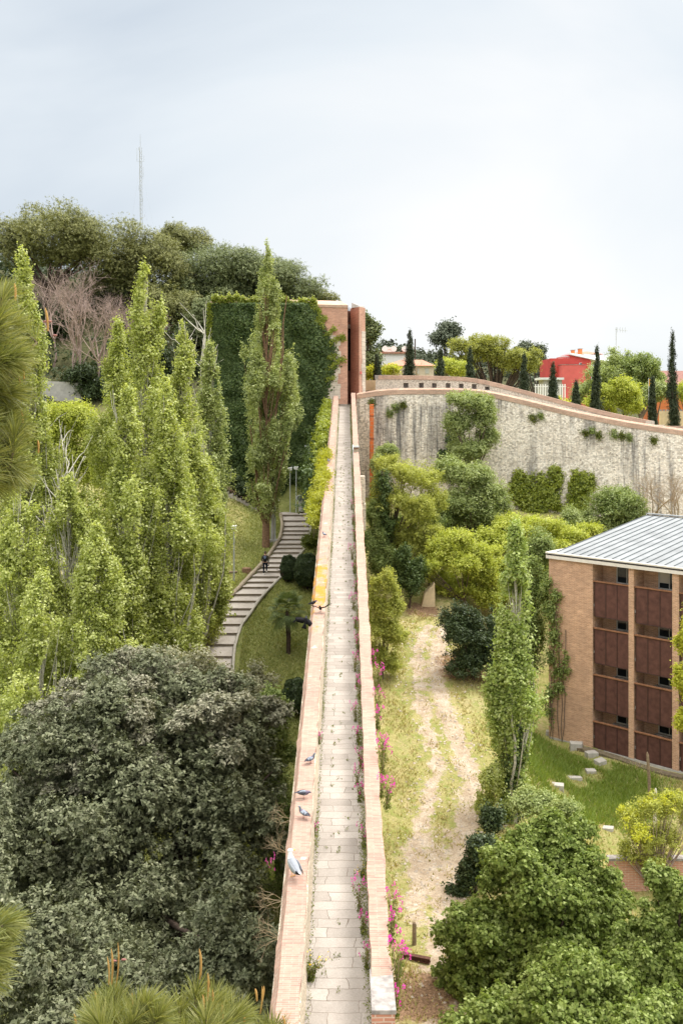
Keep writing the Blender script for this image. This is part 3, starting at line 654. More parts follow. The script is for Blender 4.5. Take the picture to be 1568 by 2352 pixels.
# ================================================================== tower
def tower():
    zt = 9.68; base = (-5.5, 91.0)
    t = thing('brick_tower', 'tall red brick tower at the end of the wall walk, half covered in ivy', 'tower', (base[0], base[1], -10))
    L = lambda x, y, z: Vector((x - base[0], y - base[1], z + 10))
    fl = (-11.9, 91.0); fr = (.578, 94.0)
    def slab(mb, pts, z0, z1): mb.prism([(x - base[0], y - base[1]) for x, y in pts], z0 + 10, z1 + 10)
    mb = MB(); slab(mb, [fl, fr, (.578, 102), (-11.9, 102)], -12, zt - .25); mb.build('main_block', ['tower_brick'], t)
    # sloping brick coping
    e = .04
    A = [(fl[0] - e, fl[1] - e), (fr[0] + e, fr[1] - e)]
    mb = MB()
    mb.add([L(A[0][0], A[0][1], zt - .25), L(A[1][0], A[1][1], zt - .25), L(A[1][0], 102, zt - .25), L(A[0][0], 102, zt - .25),
            L(A[0][0], A[0][1], zt), L(A[1][0], A[1][1], zt), L(A[1][0] - .75, A[1][1] + 1.2, zt + .52), L(A[0][0], A[0][1] + 1.2, zt + .52), L(A[1][0] - .75, 102, zt + .52), L(A[0][0], 102, zt + .52)],
           [(0, 1, 5, 4), (4, 5, 6, 7), (7, 6, 8, 9), (1, 2, 8, 6, 5), (0, 4, 7, 9, 3), (2, 3, 9, 8), (3, 2, 1, 0)])
    mb.build('coping', ['coping_wall'], t)
    # ashlar facing let into the front, proud by 3 cm, with a toothed edge against the brick quoin
    dx, dy = fr[0] - fl[0], fr[1] - fl[1]; Ld = math.hypot(dx, dy); ux, uy = dx / Ld, dy / Ld
    rnd = random.Random(4); mb = MB(); z = -1.0; s1 = Ld
    while z < 7.0:
        h = rnd.uniform(.34, .62); r = Ld - .62 - rnd.uniform(0, .38) - (.5 if z > 6.3 else 0); l = Ld - 7.5
        p = [(fl[0] + ux * s, fl[1] + uy * s) for s in (l, r)]
        ox, oy = uy * .03, -ux * .03
        slab(mb, [(p[0][0] + ox, p[0][1] + oy), (p[1][0] + ox, p[1][1] + oy), (p[1][0] - ox, p[1][1] - oy), (p[0][0] - ox, p[0][1] - oy)], z, min(z + h - .006, 7.0)); z += h
    mb.build('stone_facing', ['ashlar'], t)
    # angled pier right of the slit
    a, v, c = (.87, 95.7), (1.672, 94.2), (2.26, 95.3)
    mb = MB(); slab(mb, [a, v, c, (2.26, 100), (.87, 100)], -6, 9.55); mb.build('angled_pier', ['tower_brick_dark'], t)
    # its right face is paler brick with stone at the outer edge
    def face(p, q, z0, z1, off, mat, nm, th=.03):
        d = Vector((q[0] - p[0], q[1] - p[1], 0)).normalized(); n = Vector((d.y, -d.x, 0))
        m2 = MB(); slab(m2, [(p[0] + n.x * off, p[1] + n.y * off), (q[0] + n.x * off, q[1] + n.y * off), (q[0] - n.x * th, q[1] - n.y * th), (p[0] - n.x * th, p[1] - n.y * th)], z0, z1); m2.build(nm, [mat], t)
    face(v, (2.262, 95.303), -6, 9.552, .012, 'tower_brick', 'pier_face')
    m2 = MB(); z = .2; d = Vector((c[0] - v[0], c[1] - v[1], 0)).normalized(); n = Vector((d.y, -d.x, 0))
    while z < 6.8:
        h = rnd.uniform(.35, .7); s = rnd.uniform(.42, .72); p = (v[0] + d.x * s, v[1] + d.y * s); q = (c[0] + d.x * .02, c[1] + d.y * .02)
        slab(m2, [(p[0] + n.x * .04, p[1] + n.y * .04), (q[0] + n.x * .04, q[1] + n.y * .04), (q[0], q[1]), (p[0], p[1])], z, z + h - .01); z += h
    m2.build('stone_edge', ['ashlar'], t)
    # wedge-shaped concrete cap
    mb = MB(); x0, x1 = 1.15, 1.75
    mb.add([L(.95, 95.35, 9.552), L(1.70, 94.25, 9.552), L(2.2, 95.35, 9.552), L(1.5, 96.6, 9.552), L(.98, 95.4, 10.05), L(1.70, 94.35, 9.66), L(2.15, 95.35, 9.72), L(1.5, 96.5, 10.0)],
           [(3, 2, 1, 0), (4, 5, 6, 7), (0, 1, 5, 4), (1, 2, 6, 5), (2, 3, 7, 6), (3, 0, 4, 7)]); mb.build('cap_wedge', ['concrete'], t)
    # recess between block and pier: brick back, lintel, dark slit, iron bars
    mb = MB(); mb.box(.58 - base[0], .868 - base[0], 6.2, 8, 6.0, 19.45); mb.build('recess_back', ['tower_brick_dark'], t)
    zz = lambda full: (1630 - full) * 97.0 / 3983 + 10
    mb = MB(); mb.box(.60 - base[0], .86 - base[0], 6.15, 6.3, zz(1150 + 1115 / 3.36), zz(1150 + 548 / 3.36)); mb.build('slit_window', ['dark'], t)
    mb = MB(); mb.box(.585 - base[0], .865 - base[0], 6.0, 6.3, zz(1150 + 548 / 3.36), zz(1150 + 495 / 3.36)); mb.build('lintel', ['ashlar'], t)
    for xx in (.63, .72, .81): MB().tube([(xx - base[0], 6.05, zz(1150 + 460 / 3.36)), (xx - base[0], 6.05, zz(1150 + 265 / 3.36))], .018, 5).build('iron_bar', ['metal_dark'], t)
    for q in (300, 450): MB().tube([(.585 - base[0], 6.04, zz(1150 + q / 3.36)), (.865 - base[0], 6.04, zz(1150 + q / 3.36))], .02, 5).build('iron_bar', ['metal_dark'], t)
    for k in range(7): MB().tube([(.62 - base[0], 6.09, zz(1150 + (570 + k * 80) / 3.36)), (.84 - base[0], 6.09, zz(1150 + (570 + k * 80) / 3.36))], .014, 5).build('iron_bar', ['metal_dark'], t)
    mb = MB(); p = Vector((v[0], v[1], 0)) + d * .14 + n * .02
    slab(mb, [(p.x, p.y), (p.x + d.x * .26, p.y + d.y * .26), (p.x + d.x * .26 + n.x * .06, p.y + d.y * .26 + n.y * .06), (p.x + n.x * .06, p.y + n.y * .06)], zz(1150 + 1172 / 3.36) - 10, zz(1150 + 1140 / 3.36) - 10); mb.build('wall_box', ['pink_red'], t)
tower()

# ================================================================== fortress wall with its walk and inner parapet
OUT = [P(819, 905, 93.4), P(880, 894.5, 92.4), P(975, 893.5, 91.6), P(1070, 893.5, 91), P(1115, 898, 90.6), P(1200, 917, 90), P(1300, 942, 89), P(1400, 962, 88), P(1480, 976, 87.3), P(1568, 988, 86.5)]
OUT += [Vector((36, 85.6, -2.8)), Vector((48, 84, -3.6)), Vector((62, 82.2, -4.2))]
def resample(pts, step):
    res = [pts[0]]
    for a, c in zip(pts[:-1], pts[1:]):
        n = max(1, int((c - a).length / step)); res += [a.lerp(c, (i + 1) / n) for i in range(n)]
    for _ in range(3):
        res = [res[0]] + [(res[i - 1] + res[i] * 2 + res[i + 1]) / 4 for i in range(1, len(res) - 1)] + [res[-1]]
    return res
def fortress():
    pts = resample(OUT, .8); o0 = Vector((pts[40].x, pts[40].y, -11))
    t = thing('fortress_wall', 'high pale rubble stone fortress wall with brick coping and dark rain streaks', 'city wall', o0)
    ws, cs, dk = [], [], []
    for i, p in enumerate(pts):
        q = pts[min(i + 1, len(pts) - 1)] - pts[max(i - 1, 0)]; n = Vector((q.y, -q.x, 0)).normalized()     # towards the camera
        if n.y > 0: n = -n
        g = min(gz(p.x, p.y - 1.0), p.z - 6) - 1.5
        d = p - o0; up = Vector((0, 0, 1)); H = lambda a, z: Vector((d.x + n.x * a, d.y + n.y * a, z - o0.z))
        ws.append([H(0, p.z - .42), H(.55, g), H(-.6, g), H(-.6, p.z - .42)])
        cs.append([H(.045, p.z - .46), H(.045 + lw(i, 1), p.z - .04), H(-.12, p.z + .10), H(-.62, p.z + .12), H(-.62, p.z - .418)])
        dk.append([H(-.605, p.z - 1.5), H(-3.6, p.z - 1.5), H(-3.6, p.z - 1.15), H(-.605, p.z - 1.15)])
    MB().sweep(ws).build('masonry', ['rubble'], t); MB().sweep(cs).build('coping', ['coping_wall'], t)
    MB().sweep(dk).build('wall_walk_paving', ['capstone'], t)
fortress()
def inner_parapet():
    line = [P(862, 862, 96), P(980, 862, 95.6), P(1090, 867, 95), P(1110, 870, 94.9), P(1140, 880, 94.6), P(1200, 895, 94), P(1300, 922, 93), P(1400, 948, 92), P(1500, 967.5, 91)]
    fx = {'x': [1623, 1684, 1736, 1791.5, 1844, 1895.5, 1948], 'y': [1541, 1541, 1542, 1542, 1544, 1546, 1549]}
    hol = [(x * .5742, y * .5742, 10.5 if i else 11, 11.5) for i, (x, y) in enumerate(zip(fx['x'], fx['y']))]
    for cx_, cy_ in ((795, 948), (900, 985), (993, 1000), (1108, 1017), (1217, 1027), (1273, 1032)):
        hol.append(((2050 + cx_ / 2.302) * .5742, (1250 + cy_ / 2.302) * .5742, 9, 7))
    t = thing('parapet_wall', 'inner stone parapet behind the fortress wall, pierced by a row of small square loopholes', 'parapet wall', (line[3].x, line[3].y, -1.5))
    o0 = Vector(t.location)
    px = lambda v: CX + v.x * F / v.y
    xs = sorted({round(px(p), 2) for p in line} | {round(h[0] + s * h[2] / 2, 2) for h in hol for s in (-1, 1)})
    L = lambda x: Vector([np.interp(x, [px(p) for p in line], [p[k] for p in line]) for k in range(3)])
    mb = MB(); nb = MB()
    th = Vector((.12, .68, 0))
    def cell(a, c, za0, za1, zc0, zc1):
        q = lambda p, z: Vector((p.x, p.y, z)) - o0
        mb.hexa([q(a, za0), q(c, zc0), q(c + th, zc0), q(a + th, za0), q(a, za1), q(c, zc1), q(c + th, zc1), q(a + th, za1)])
    for x0, x1 in zip(xs[:-1], xs[1:]):
        a, c = L(x0), L(x1); h = [k for k in hol if abs((x0 + x1) / 2 - k[0]) < k[2] / 2 - .01]
        top = .38
        if h:
            k = h[0]; zt = (HY - (k[1] - k[3] / 2)) * a.y / F; zb = (HY - (k[1] + k[3] / 2)) * a.y / F
            zt = min(zt, min(a.z, c.z) - top - .15)
            cell(a, c, zt, a.z - top, zt, c.z - top); cell(a, c, -5, zb, -5, zb)
            bk = Vector((.08, .45, 0)); q = lambda p, z: Vector((p.x, p.y, z)) - o0
            nb.hexa([q(a + bk, zb), q(c + bk, zb), q(c + bk * 1.3, zb), q(a + bk * 1.3, zb), q(a + bk, zt), q(c + bk, zt), q(c + bk * 1.3, zt), q(a + bk * 1.3, zt)])
        else: cell(a, c, -5, a.z - top, -5, c.z - top)
    mb.build('masonry', ['rubble_far'], t); nb.build('loophole_back', ['capstone'], t)
    pts = resample(line, 1.0); secs = []
    for i, p in enumerate(pts):
        d = p - o0; secs.append([d + Vector((-.005, -.05, -.379)), d + Vector((0, -.05 + lw(i, 2), 0)), d + Vector((.13, .72, .03)), d + Vector((.13, .72, -.379))])
    MB().sweep(secs).build('coping', ['coping_wall'], t)
    p = line[0] - o0; MB().box(p.x - .06, p.x + 1.45, p.y - .07, p.y + .72, p.z - .38, p.z + .035).build('corner_slab', ['capstone'], t)
    p = line[-1] - o0; MB().box(p.x - .7, p.x + .08, p.y - .07, p.y + .74, p.z - 3.2, p.z + .035).build('end_pier', ['ashlar'], t)
inner_parapet()
def garden_walls():
    a = P(838, 873, 97.3); bq = P(860, 873, 97.2)
    t = thing('stone_wall', 'short beige walled-up gap with dark marks between the tower and the inner parapet', 'stone wall', (a.x, a.y, -2)); mb = MB()
    w_ = bq.x - a.x + .3; mb.box(0, w_, 0, .5, -2, a.z + 2); mb.build('masonry', ['ochre_wall'], t)
    mb = MB(); mb.box(.06, .42, -.02, .01, 3.55, 3.66); mb.box(.95, w_ - .35, -.02, .01, 3.55, 3.63); mb.hexa([(.52, -.025, 3.56), (.95, -.025, 3.22), (1.0, .01, 3.30), (.57, .01, 3.64), (.55, -.025, 3.66), (.99, -.025, 3.34), (1.0, .01, 3.36), (.58, .01, 3.7)])
    mb.box(.06, w_ - .4, -.02, .01, 2.62, 2.70); mb.build('iron_strap', ['metal_dark'], t)
    # sandy wall and brick parapet at the far right
    a = P(1516, 944, 99); c = P(1600, 944, 98)
    t = thing('garden_wall', 'sandy ochre garden wall behind the tall cypress at the right edge', 'garden wall', (a.x, a.y, -4)); mb = MB()
    mb.box(0, 9, 0, .4, -2, a.z + 4); mb.build('render', ['ochre_wall'], t)
    mb = MB()
    for k in range(26): mb.box(k * .34, k * .34 + .17, .05, .35, a.z + 4.003, a.z + 4.16)
    mb.build('tile_crest', ['capstone'], t)
    a = P(1506, 976, 92)
    t = thing('low_wall', 'low brick topped wall stub in front of the sandy garden wall', 'low wall', (a.x, a.y, -4)); mb = MB()
    mb.box(.8, 9, 0, .5, -2, a.z + 3.9); mb.build('brickwork', ['coping_wall'], t)
    mb = MB(); mb.box(-.9, .795, -.1, .6, -2, a.z + 4.0); mb.build('stone_end', ['rubble_far'], t)
    a = at(1452, 43); z = -(1975 - HY) * 43 / F
    t = thing('low_wall', 'low pinkish brick wall behind the big linden trees', 'low wall', (a.x, a.y, a.z)); mb = MB()
    mb.box(-1.0, 9, 0, .3, -.5, z - a.z - .05); mb.build('brickwork', ['tower_brick'], t)
    mb = MB(); mb.box(-1.04, 9.04, -.05, .35, z - a.z - .048, z - a.z + .05); mb.build('coping', ['capstone'], t)
    # grey wall on the wooded slope at the left
    a = P(128, 872, 104); c = P(176, 905, 104)
    t = thing('retaining_wall', 'grey rendered retaining wall on the wooded slope, seen between the poplars', 'wall', (a.x, a.y, a.z - 3)); mb = MB()
    mb.hexa([(-8, 0, -4), (2.4, 1.5, -4), (2.4, 1.8, -4), (-8, .3, -4), (-8, 0, 3.3), (2.4, 1.5, 2.7), (2.4, 1.8, 2.7), (-8, .3, 3.3)]); mb.build('render', ['concrete'], t)
    o = at(871, 70); z = (HY - 1092) * 70 / F
    t = thing('stone_buttress', 'dark broken masonry stub against the outside of the right parapet', 'buttress', o); x0 = XR(70) + .37 - o.x
    for i in range(5):
        h0 = (z - o.z) * i / 5; h1 = (z - o.z) * (i + 1) / 5 - .03; MB().box(x0, x0 + .45 + .12 * math.sin(i * 2.3), -.4 + .1 * math.sin(i * 3.1), .5, h0 - (.5 if i == 0 else 0), h1).build('masonry_block', ['rubble_far'], t, bevel=.04)
    # broken stone by the track
    a = gp(985, 1395)
    t = thing('ruined_wall', 'broken pale stump of old wall beside the dirt track', 'ruin', (a.x, a.y, a.z)); mb = MB()
    mb.hexa([(-.6, 0, -.3), (.45, 0, -.3), (.5, .8, -.3), (-.6, .8, -.3), (-.35, .1, .9), (.42, .05, 1.75), (.42, .6, 1.8), (-.3, .6, 1.1)]); mb.build('masonry', ['ochre_wall'], t, bevel=.08)
garden_walls()
def terracotta_pipe():
    a = P(853, 928, 92.15); wy = 92.35
    t = thing('drain_pipe', 'orange terracotta drain chute running down the fortress wall', 'drain pipe', (a.x, 92.3, -8))
    L_, zz = [], a.z + 8
    mb = MB(); mb.hexa([(-.18, -1.05, -3), (.19, -1.05, -3), (.19, -.35, -3), (-.18, -.35, -3), (-.18, -.60, zz), (.19, -.60, zz), (.19, .1, zz), (-.18, .1, zz)]); mb.build('chute', ['terracotta'], t, bevel=.03)
    for k in (2.6, 5.1, 7.2):
        mb = MB(); f = -1.05 + .45 * (k + 3) / (zz + 3); mb.box(-.22, .23, f - .03, f + .5, k, k + .06); mb.build('bracket', ['rust'], t)
terracotta_pipe()

# ================================================================== the brick building
def building():
    A = Vector((13.13, 63.07, -20.9)); ang = math.atan2(-.702, .712)
    t = thing('brick_building', 'four storey ochre brick building with rust brown balcony panels and a grey metal hip roof', 'building', A, ang)
    Lx, D = 21.0, 24.0; eave = 20.9 - 9.54; e0 = eave
    RC = 1.25                                    # depth of the recessed bays
    bays = [(3.11, 5.51), (5.85, 8.26), (8.65, 11.05), (11.4, 13.8), (14.15, 16.55)]
    mb = MB(); x = 0
    for (p, q) in bays + [(Lx, Lx)]:
        mb.box(x, p, 0, RC, -2, e0); x = q
    mb.box(0, Lx, RC, D, -2, e0)
    mb.build('wall', ['bldg_brick'], t)
    mb = MB(); mb.box(-.02, Lx + .02, -.02, D + .02, -2.02, -.02 + .1); mb.build('plinth', ['concrete'], t)
    # eave: pale fascia, dark gutter line, upper flashing
    mb = MB(); mb.box(-.14, Lx + .14, -.14, D + .14, e0 + .003, e0 + .20); mb.build('fascia', ['fascia'], t)
    mb = MB(); mb.box(-.08, Lx + .08, -.08, D + .08, e0 + .203, e0 + .31); mb.build('gutter', ['gutter'], t)
    mb = MB(); mb.box(-.16, Lx + .16, -.16, D + .16, e0 + .313, e0 + .40); mb.build('flashing', ['fascia'], t)
    z0, z1, hb, xs = e0 + .403, e0 + .403 + 1.45, D / 2, .5
    mb = MB(); y0 = -.02
    mb.add([(xs, y0, z0), (Lx - xs, y0, z0), (Lx - xs, D + .02, z0), (xs, D + .02, z0), (xs, hb, z1), (Lx - xs, hb, z1)], [(0, 1, 5, 4), (1, 2, 5), (2, 3, 4, 5), (3, 0, 4), (3, 2, 1, 0)])
    rf = mb.build('roof', ['roof_metal'], t)
    mb = MB(); sl = (z1 - z0) / hb; k = xs + .02; w_ = .012
    while k < Lx - xs:
        mb.hexa([(k - w_, 0, z0 + .004), (k + w_, 0, z0 + .004), (k + w_, hb, z1 + .004), (k - w_, hb, z1 + .004), (k - w_, 0, z0 + .055), (k + w_, 0, z0 + .055), (k + w_, hb, z1 + .055), (k - w_, hb, z1 + .055)]); k += .56
    mb.build('standing_seams', ['seam'], rf)
    mb = MB(); mb.box(xs - .05, Lx - xs + .05, hb - .16, hb + .16, z1 + .06, z1 + .13); mb.build('ridge_cap', ['roof_metal'], rf)
    for bi, (p, q) in enumerate(bays):
        for s in range(4):
            tp = 20.9 - 10.65 - s * 2.86
            bt = max(tp - 2.08, .1)
            bp = MB(); bp.box(p + .10, q - .01, .06, .10, bt, tp); pan = bp.build('balcony_panel', ['panel'], t)
            fr = MB()
            for i in range(4):
                xx = p + .10 + (q - p - .11) * i / 3; fr.box(xx - .022 if i else xx, xx + .022 if i < 3 else xx, .035, .058, bt, tp)
            fr.box(p + .10, q - .01, .03, .105, bt - .05, bt - .002); fr.build('panel_frame', ['panel_frame'], pan)
            rl = MB(); rl.box(p + .02, q + .0, .0, .16, tp + .003, tp + .07); rl.build('handrail', ['rail'], pan)
            # balcony slab and the window at the back right of the bay
            sb = MB(); sb.box(p + .003, q - .003, .12, RC - .003, bt + .55, bt + .72); sb.build('balcony_slab', ['concrete'], t)
            wx0, wx1 = p + .95, q - .06; wz0, wz1 = tp - .12, tp + (1.02 if s == 0 else .70)
            wf = MB(); y0 = RC - .06
            for (a_, c_, d_, e_) in ((wx0, wx1, wz0, wz0 + .07), (wx0, wx1, wz1 - .06, wz1), (wx0, wx0 + .07, wz0 + .073, wz1 - .063), (wx1 - .07, wx1, wz0 + .073, wz1 - .063), ((wx0 + wx1) / 2 - .03, (wx0 + wx1) / 2 + .03, wz0 + .073, wz1 - .063)):
                wf.box(a_, c_, y0, RC - .004, d_, e_)
            wo = wf.build('window', ['window_frame'], t)
            fr_ = (.0, .45, .0, .7, .3, .0, .55, .2)[(bi * 3 + s * 5) % 8]
            if fr_: xm = (wx0 + wx1) / 2; bl = MB(); bl.box(*((wx0 + .08, xm - .035) if (bi + s) % 2 else (xm + .035, wx1 - .08)), RC - .045, RC - .032, wz1 - .07 - (wz1 - wz0 - .15) * fr_, wz1 - .07); bl.build('blind', ['blind'], wo)
            gl = MB(); gl.box(wx0 + .075, wx1 - .075, RC - .03, RC - .006, wz0 + .075, wz1 - .065); gl.build('pane', ['glass'], wo)
            si = MB(); si.box(wx0 - .12, wx1 + .05, RC - .30, RC - .004, wz0 - .07, wz0 - .003); si.build('sill', ['capstone'], wo)
building()
def kerb_by_building():
    mb = MB(); A = Vector((13.13, 63.07, 0)); u = Vector((.712, -.702, 0)); n = Vector((-.702, -.712, 0)); secs = []
    for s in np.arange(2, 21, 1.0):
        p = A + u * s + n * .35; g = gz(p.x, p.y); q = p + n * .5
        secs.append([(p.x, p.y, g - .5), (q.x, q.y, g - .5), (q.x, q.y, g + .10), (p.x, p.y, g + .12)])
    k = mb.sweep(secs).build('kerb', ['riser']); k['kind'] = 'structure'
kerb_by_building()

# ================================================================== houses beyond the wall
def house_white():
    Z = 165; s = Z / F; o = P(905, 862, Z); o.z = gz(o.x, Z)
    t = thing('house', 'white flat roofed house with rounded chimney tops, behind the small cypress near the tower', 'house', o)
    X = lambda x: (x - CX) * s - o.x; Zz = lambda y: (HY - y) * s - o.z
    mb = MB(); mb.box(X(840), X(938), 0, 9, -2, Zz(812)); mb.box(X(840), X(866), -.6, 2, -2, Zz(803)); mb.build('wall', ['whitewash'], t)
    mb = MB(); mb.box(X(868), X(940), -.35, 9.3, Zz(812) + .003, Zz(808)); mb.build('roof', ['tiles'], t)
    for cx_, w_ in ((895, 20), (938, 14)):
        mb = MB(); mb.box(X(cx_ - w_ / 2), X(cx_ + w_ / 2), 1.5, 2.6, Zz(808) + .003, Zz(800)); mb.tube([(X(cx_ - w_ / 2), 1.45, Zz(799.5)), (X(cx_ - w_ / 2), 2.65, Zz(799.5))], .5, 10); mb.tube([(X(cx_ + w_ / 2), 1.45, Zz(799.5)), (X(cx_ + w_ / 2), 2.65, Zz(799.5))], .5, 10)
        mb.box(X(cx_ - 3), X(cx_ + 3), 1.4, 2.7, Zz(800), Zz(796)); mb.build('chimney', ['whitewash'], t)
    for x0, x1, y0, y1 in ((870, 876, 833, 846), (909, 918, 833, 837), (843, 849, 836, 850)):
        mb = MB(); mb.box(X(x0), X(x1), -.06 - (.6 if x0 < 850 else 0), .02, Zz(y1), Zz(y0)); wd = mb.build('window', ['window_frame'], t)
        mb = MB(); mb.box(X(x0 + .8), X(x1 - .8), -.09 - (.6 if x0 < 850 else 0), -.062 - (.6 if x0 < 850 else 0), Zz(y1 - .8), Zz(y0 + .8)); mb.build('pane', ['glass'], wd)
house_white()
def house_tiled():
    Z = 140; s = Z / F; o = P(935, 862, Z); o.z = gz(o.x, Z)
    t = thing('house', 'low beige house with clay tiled hip roof between the two left cypresses', 'house', o)
    X = lambda x: (x - CX) * s - o.x; Zz = lambda y: (HY - y) * s - o.z
    mb = MB(); mb.box(X(884), X(996), 0, 8, -2, Zz(840)); mb.build('wall', ['beige'], t)
    mb = MB(); a, c, e, r = X(879), X(1000), Zz(839.8), Zz(823)
    mb.add([(a, -.4, e), (c, -.4, e), (c, 8.4, e), (a, 8.4, e), (X(925), 4, r), (X(975), 4, r)], [(0, 1, 5, 4), (1, 2, 5), (2, 3, 4, 5), (3, 0, 4), (3, 2, 1, 0)]); mb.build('roof', ['tiles'], t)
    mb = MB(); mb.box(X(930), X(938), 3, 4, Zz(829), Zz(818)); mb.build('chimney', ['beige'], t)
    for x0 in (900, 953, 976):
        mb = MB(); mb.box(X(x0), X(x0 + 9), -.05, .02, Zz(858), Zz(846)); mb.build('window', ['window_frame'], t)
house_tiled()
def house_red():
    Z = 150; s = Z / F; o = P(1330, 930, Z); o.z = -4.5
    t = thing('apartment_house', 'tall red rendered house with white sheet roof and two orange chimneys', 'house', o)
    X = lambda x: (x - CX) * s - o.x; Zz = lambda y: (HY - y) * s - o.z
    q = lambda x: (2050 + x / 2.302) * .5742; r = lambda y: (1250 + y / 2.302) * .5742
    mb = MB()
    mb.box(X(q(347)), X(q(520)), 0, 8, -4, Zz(r(421)))
    mb.hexa([(X(q(520)), 0, -4), (X(q(720)), 0, -4), (X(q(720)), 9, -4), (X(q(520)), 9, -4), (X(q(520)), 0, Zz(r(388))), (X(q(720)), 0, Zz(r(432))), (X(q(720)), 9, Zz(r(432))), (X(q(520)), 9, Zz(r(388)))])
    mb.build('wall', ['red_render'], t)
    mb = MB(); mb.box(X(q(420)), X(q(640)), -2.2, -.003, -4, Zz(r(487))); mb.build('front_wing', ['pink_red'], t)
    mb = MB(); mb.box(X(q(416)), X(q(640)), -2.25, -.005, Zz(r(487)) + .003, Zz(r(483))); mb.build('wing_coping', ['capstone'], t)
    e = .3
    mb = MB(); mb.hexa([(X(q(518)), -e, Zz(r(387))), (X(q(760)), -e, Zz(r(440))), (X(q(1260)), 7, Zz(r(455))), (X(q(560)), 9, Zz(r(380))), (X(q(518)), -e, Zz(r(373))), (X(q(760)), -e, Zz(r(432))), (X(q(1265)), 7, Zz(r(447))), (X(q(560)), 9, Zz(r(368)))]); mb.build('roof', ['sheet'], t)
    mb = MB(); mb.hexa([(X(q(700)), 3, Zz(r(455))), (X(q(1250)), 3, Zz(r(470))), (X(q(1250)), 8, Zz(r(470))), (X(q(700)), 8, Zz(r(455))), (X(q(700)), 3, Zz(r(372))), (X(q(1100)), 3, Zz(r(400))), (X(q(1100)), 8, Zz(r(400))), (X(q(700)), 8, Zz(r(372)))]); mb.build('white_attic', ['sheet'], t)
    mb = MB(); mb.add([(X(q(620)), 4, Zz(r(368))), (X(q(905)), 4, Zz(r(370))), (X(q(905)), 9, Zz(r(370))), (X(q(620)), 9, Zz(r(368))), (X(q(700)), 6.5, Zz(r(338))), (X(q(790)), 6.5, Zz(r(336)))], [(0, 1, 5, 4), (1, 2, 5), (2, 3, 4, 5), (3, 0, 4), (3, 2, 1, 0)]); mb.build('tiled_roof', ['tiles'], t)
    for a, c, d, e_ in ((585, 607, 337, 372), (651, 677, 325, 366)):
        mb = MB(); mb.box(X(q(a)), X(q(c)), 2.5, 3.6, Zz(r(e_ + 14)), Zz(r(d))); ch = mb.build('chimney', ['orange'], t)
        mb = MB(); mb.box(X(q(a)) - .1, X(q(c)) + .1, 2.4, 3.7, Zz(r(d)) + .003, Zz(r(d - 4))); mb.build('chimney_cap', ['capstone'], ch)
    mb = MB(); mb.box(X(q(612)), X(q(634)), -.05, .02, Zz(r(485)), Zz(r(462))); wd = mb.build('window', ['whitewash'], t)
    mb = MB(); mb.box(X(q(618)), X(q(634)), -.08, -.052, Zz(r(484)), Zz(r(465))); mb.build('pane', ['glass'], wd)
    mb = MB(); mb.box(X(q(432)), X(q(462)), .5, 2, Zz(r(440)), Zz(r(415))); mb.build('roof_hatch', ['beige'], t)
    mb = MB(); mb.tube([(X(q(440)), 0.1, Zz(r(405))), (X(q(520)), 0.1, Zz(r(405)))], .05, 5)
    for k in range(6): mb.tube([(X(q(442 + k * 15)), .1, Zz(r(422))), (X(q(442 + k * 15)), .1, Zz(r(404)))], .035, 5)
    mb.build('roof_railing', ['metal'], t)
    a = P(q(952), r(372), Z + 5)
    t2 = thing('roof_aerial', 'thin television aerial on the white roof of the red house', 'aerial', a); mb = MB()
    mb.tube([(0, 0, -1), (0, 0, 4.0)], .06, 5); mb.tube([(-.2, 0, 3.7), (1.7, 0, 3.5)], .045, 5)
    for k in range(4): mb.tube([(.2 + k * .4, 0, 3.2), (.2 + k * .4, 0, 4.0)], .03, 5)
    mb.build('mast', ['metal'], t2)
    # small structures at its left
    o = P(1265, 885, 128); o.z = gz(o.x, 128)
    t = thing('shed', 'small grey flat roofed shed left of the red house', 'shed', o); Zz2 = lambda y: (HY - y) * 128 / F - o.z
    mb = MB(); mb.box(-1.0, 1.4, 0, 3, -1, Zz2(872)); mb.build('wall', ['concrete'], t); mb = MB(); mb.box(-1.5, 1.6, -.3, 3.2, Zz2(872) + .003, Zz2(867)); mb.build('roof', ['sheet'], t)
    o = P(1262, 884, 122); o.z = gz(o.x, 122)
    t = thing('picket_fence', 'white picket fence below the small grey shed', 'fence', o); zt = (HY - 882) * 122 / F - o.z
    mb = MB()
    for k in range(13): mb.box(-1.8 + k * .3, -1.8 + k * .3 + .14, 0, .04, -.5, zt)
    mb.build('picket', ['white'], t); mb = MB(); mb.box(-1.9, 2, .043, .09, zt - .35, zt - .25); mb.build('fence_rail', ['white'], t)
    # brown tiled roof at the far right
    o = P(1540, 880, 160); o.z = gz(o.x, 160); s2 = 160 / F; X = lambda x: (x - CX) * s2 - o.x; Zz = lambda y: (HY - y) * s2 - o.z
    t = thing('house', 'house with brown tiled roof half hidden behind the tallest cypress', 'house', o)
    mb = MB(); mb.box(X(1508), X(1640), 0, 9, -4, Zz(886)); mb.build('wall', ['orange'], t)
    mb = MB(); mb.add([(X(1503), -.5, Zz(885.8)), (X(1645), -.5, Zz(885.8)), (X(1645), 9.5, Zz(885.8)), (X(1503), 9.5, Zz(885.8)), (X(1502), 4.5, Zz(849)), (X(1640), 4.5, Zz(849))], [(0, 1, 5, 4), (1, 2, 5), (2, 3, 4, 5), (3, 0, 4), (3, 2, 1, 0)]); mb.build('roof', ['tiles_brown'], t)
    a = P(1489, 884, 110); a.z = gz(a.x, 110)
    t = thing('flag_pole', 'small yellow and red flag on a pole in front of the brown tiled roof', 'flag', a); zt = (HY - 868) * 110 / F - a.z
    mb = MB(); mb.tube([(0, 0, 0), (0, 0, zt)], .04, 6); mb.build('pole', ['metal'], t)
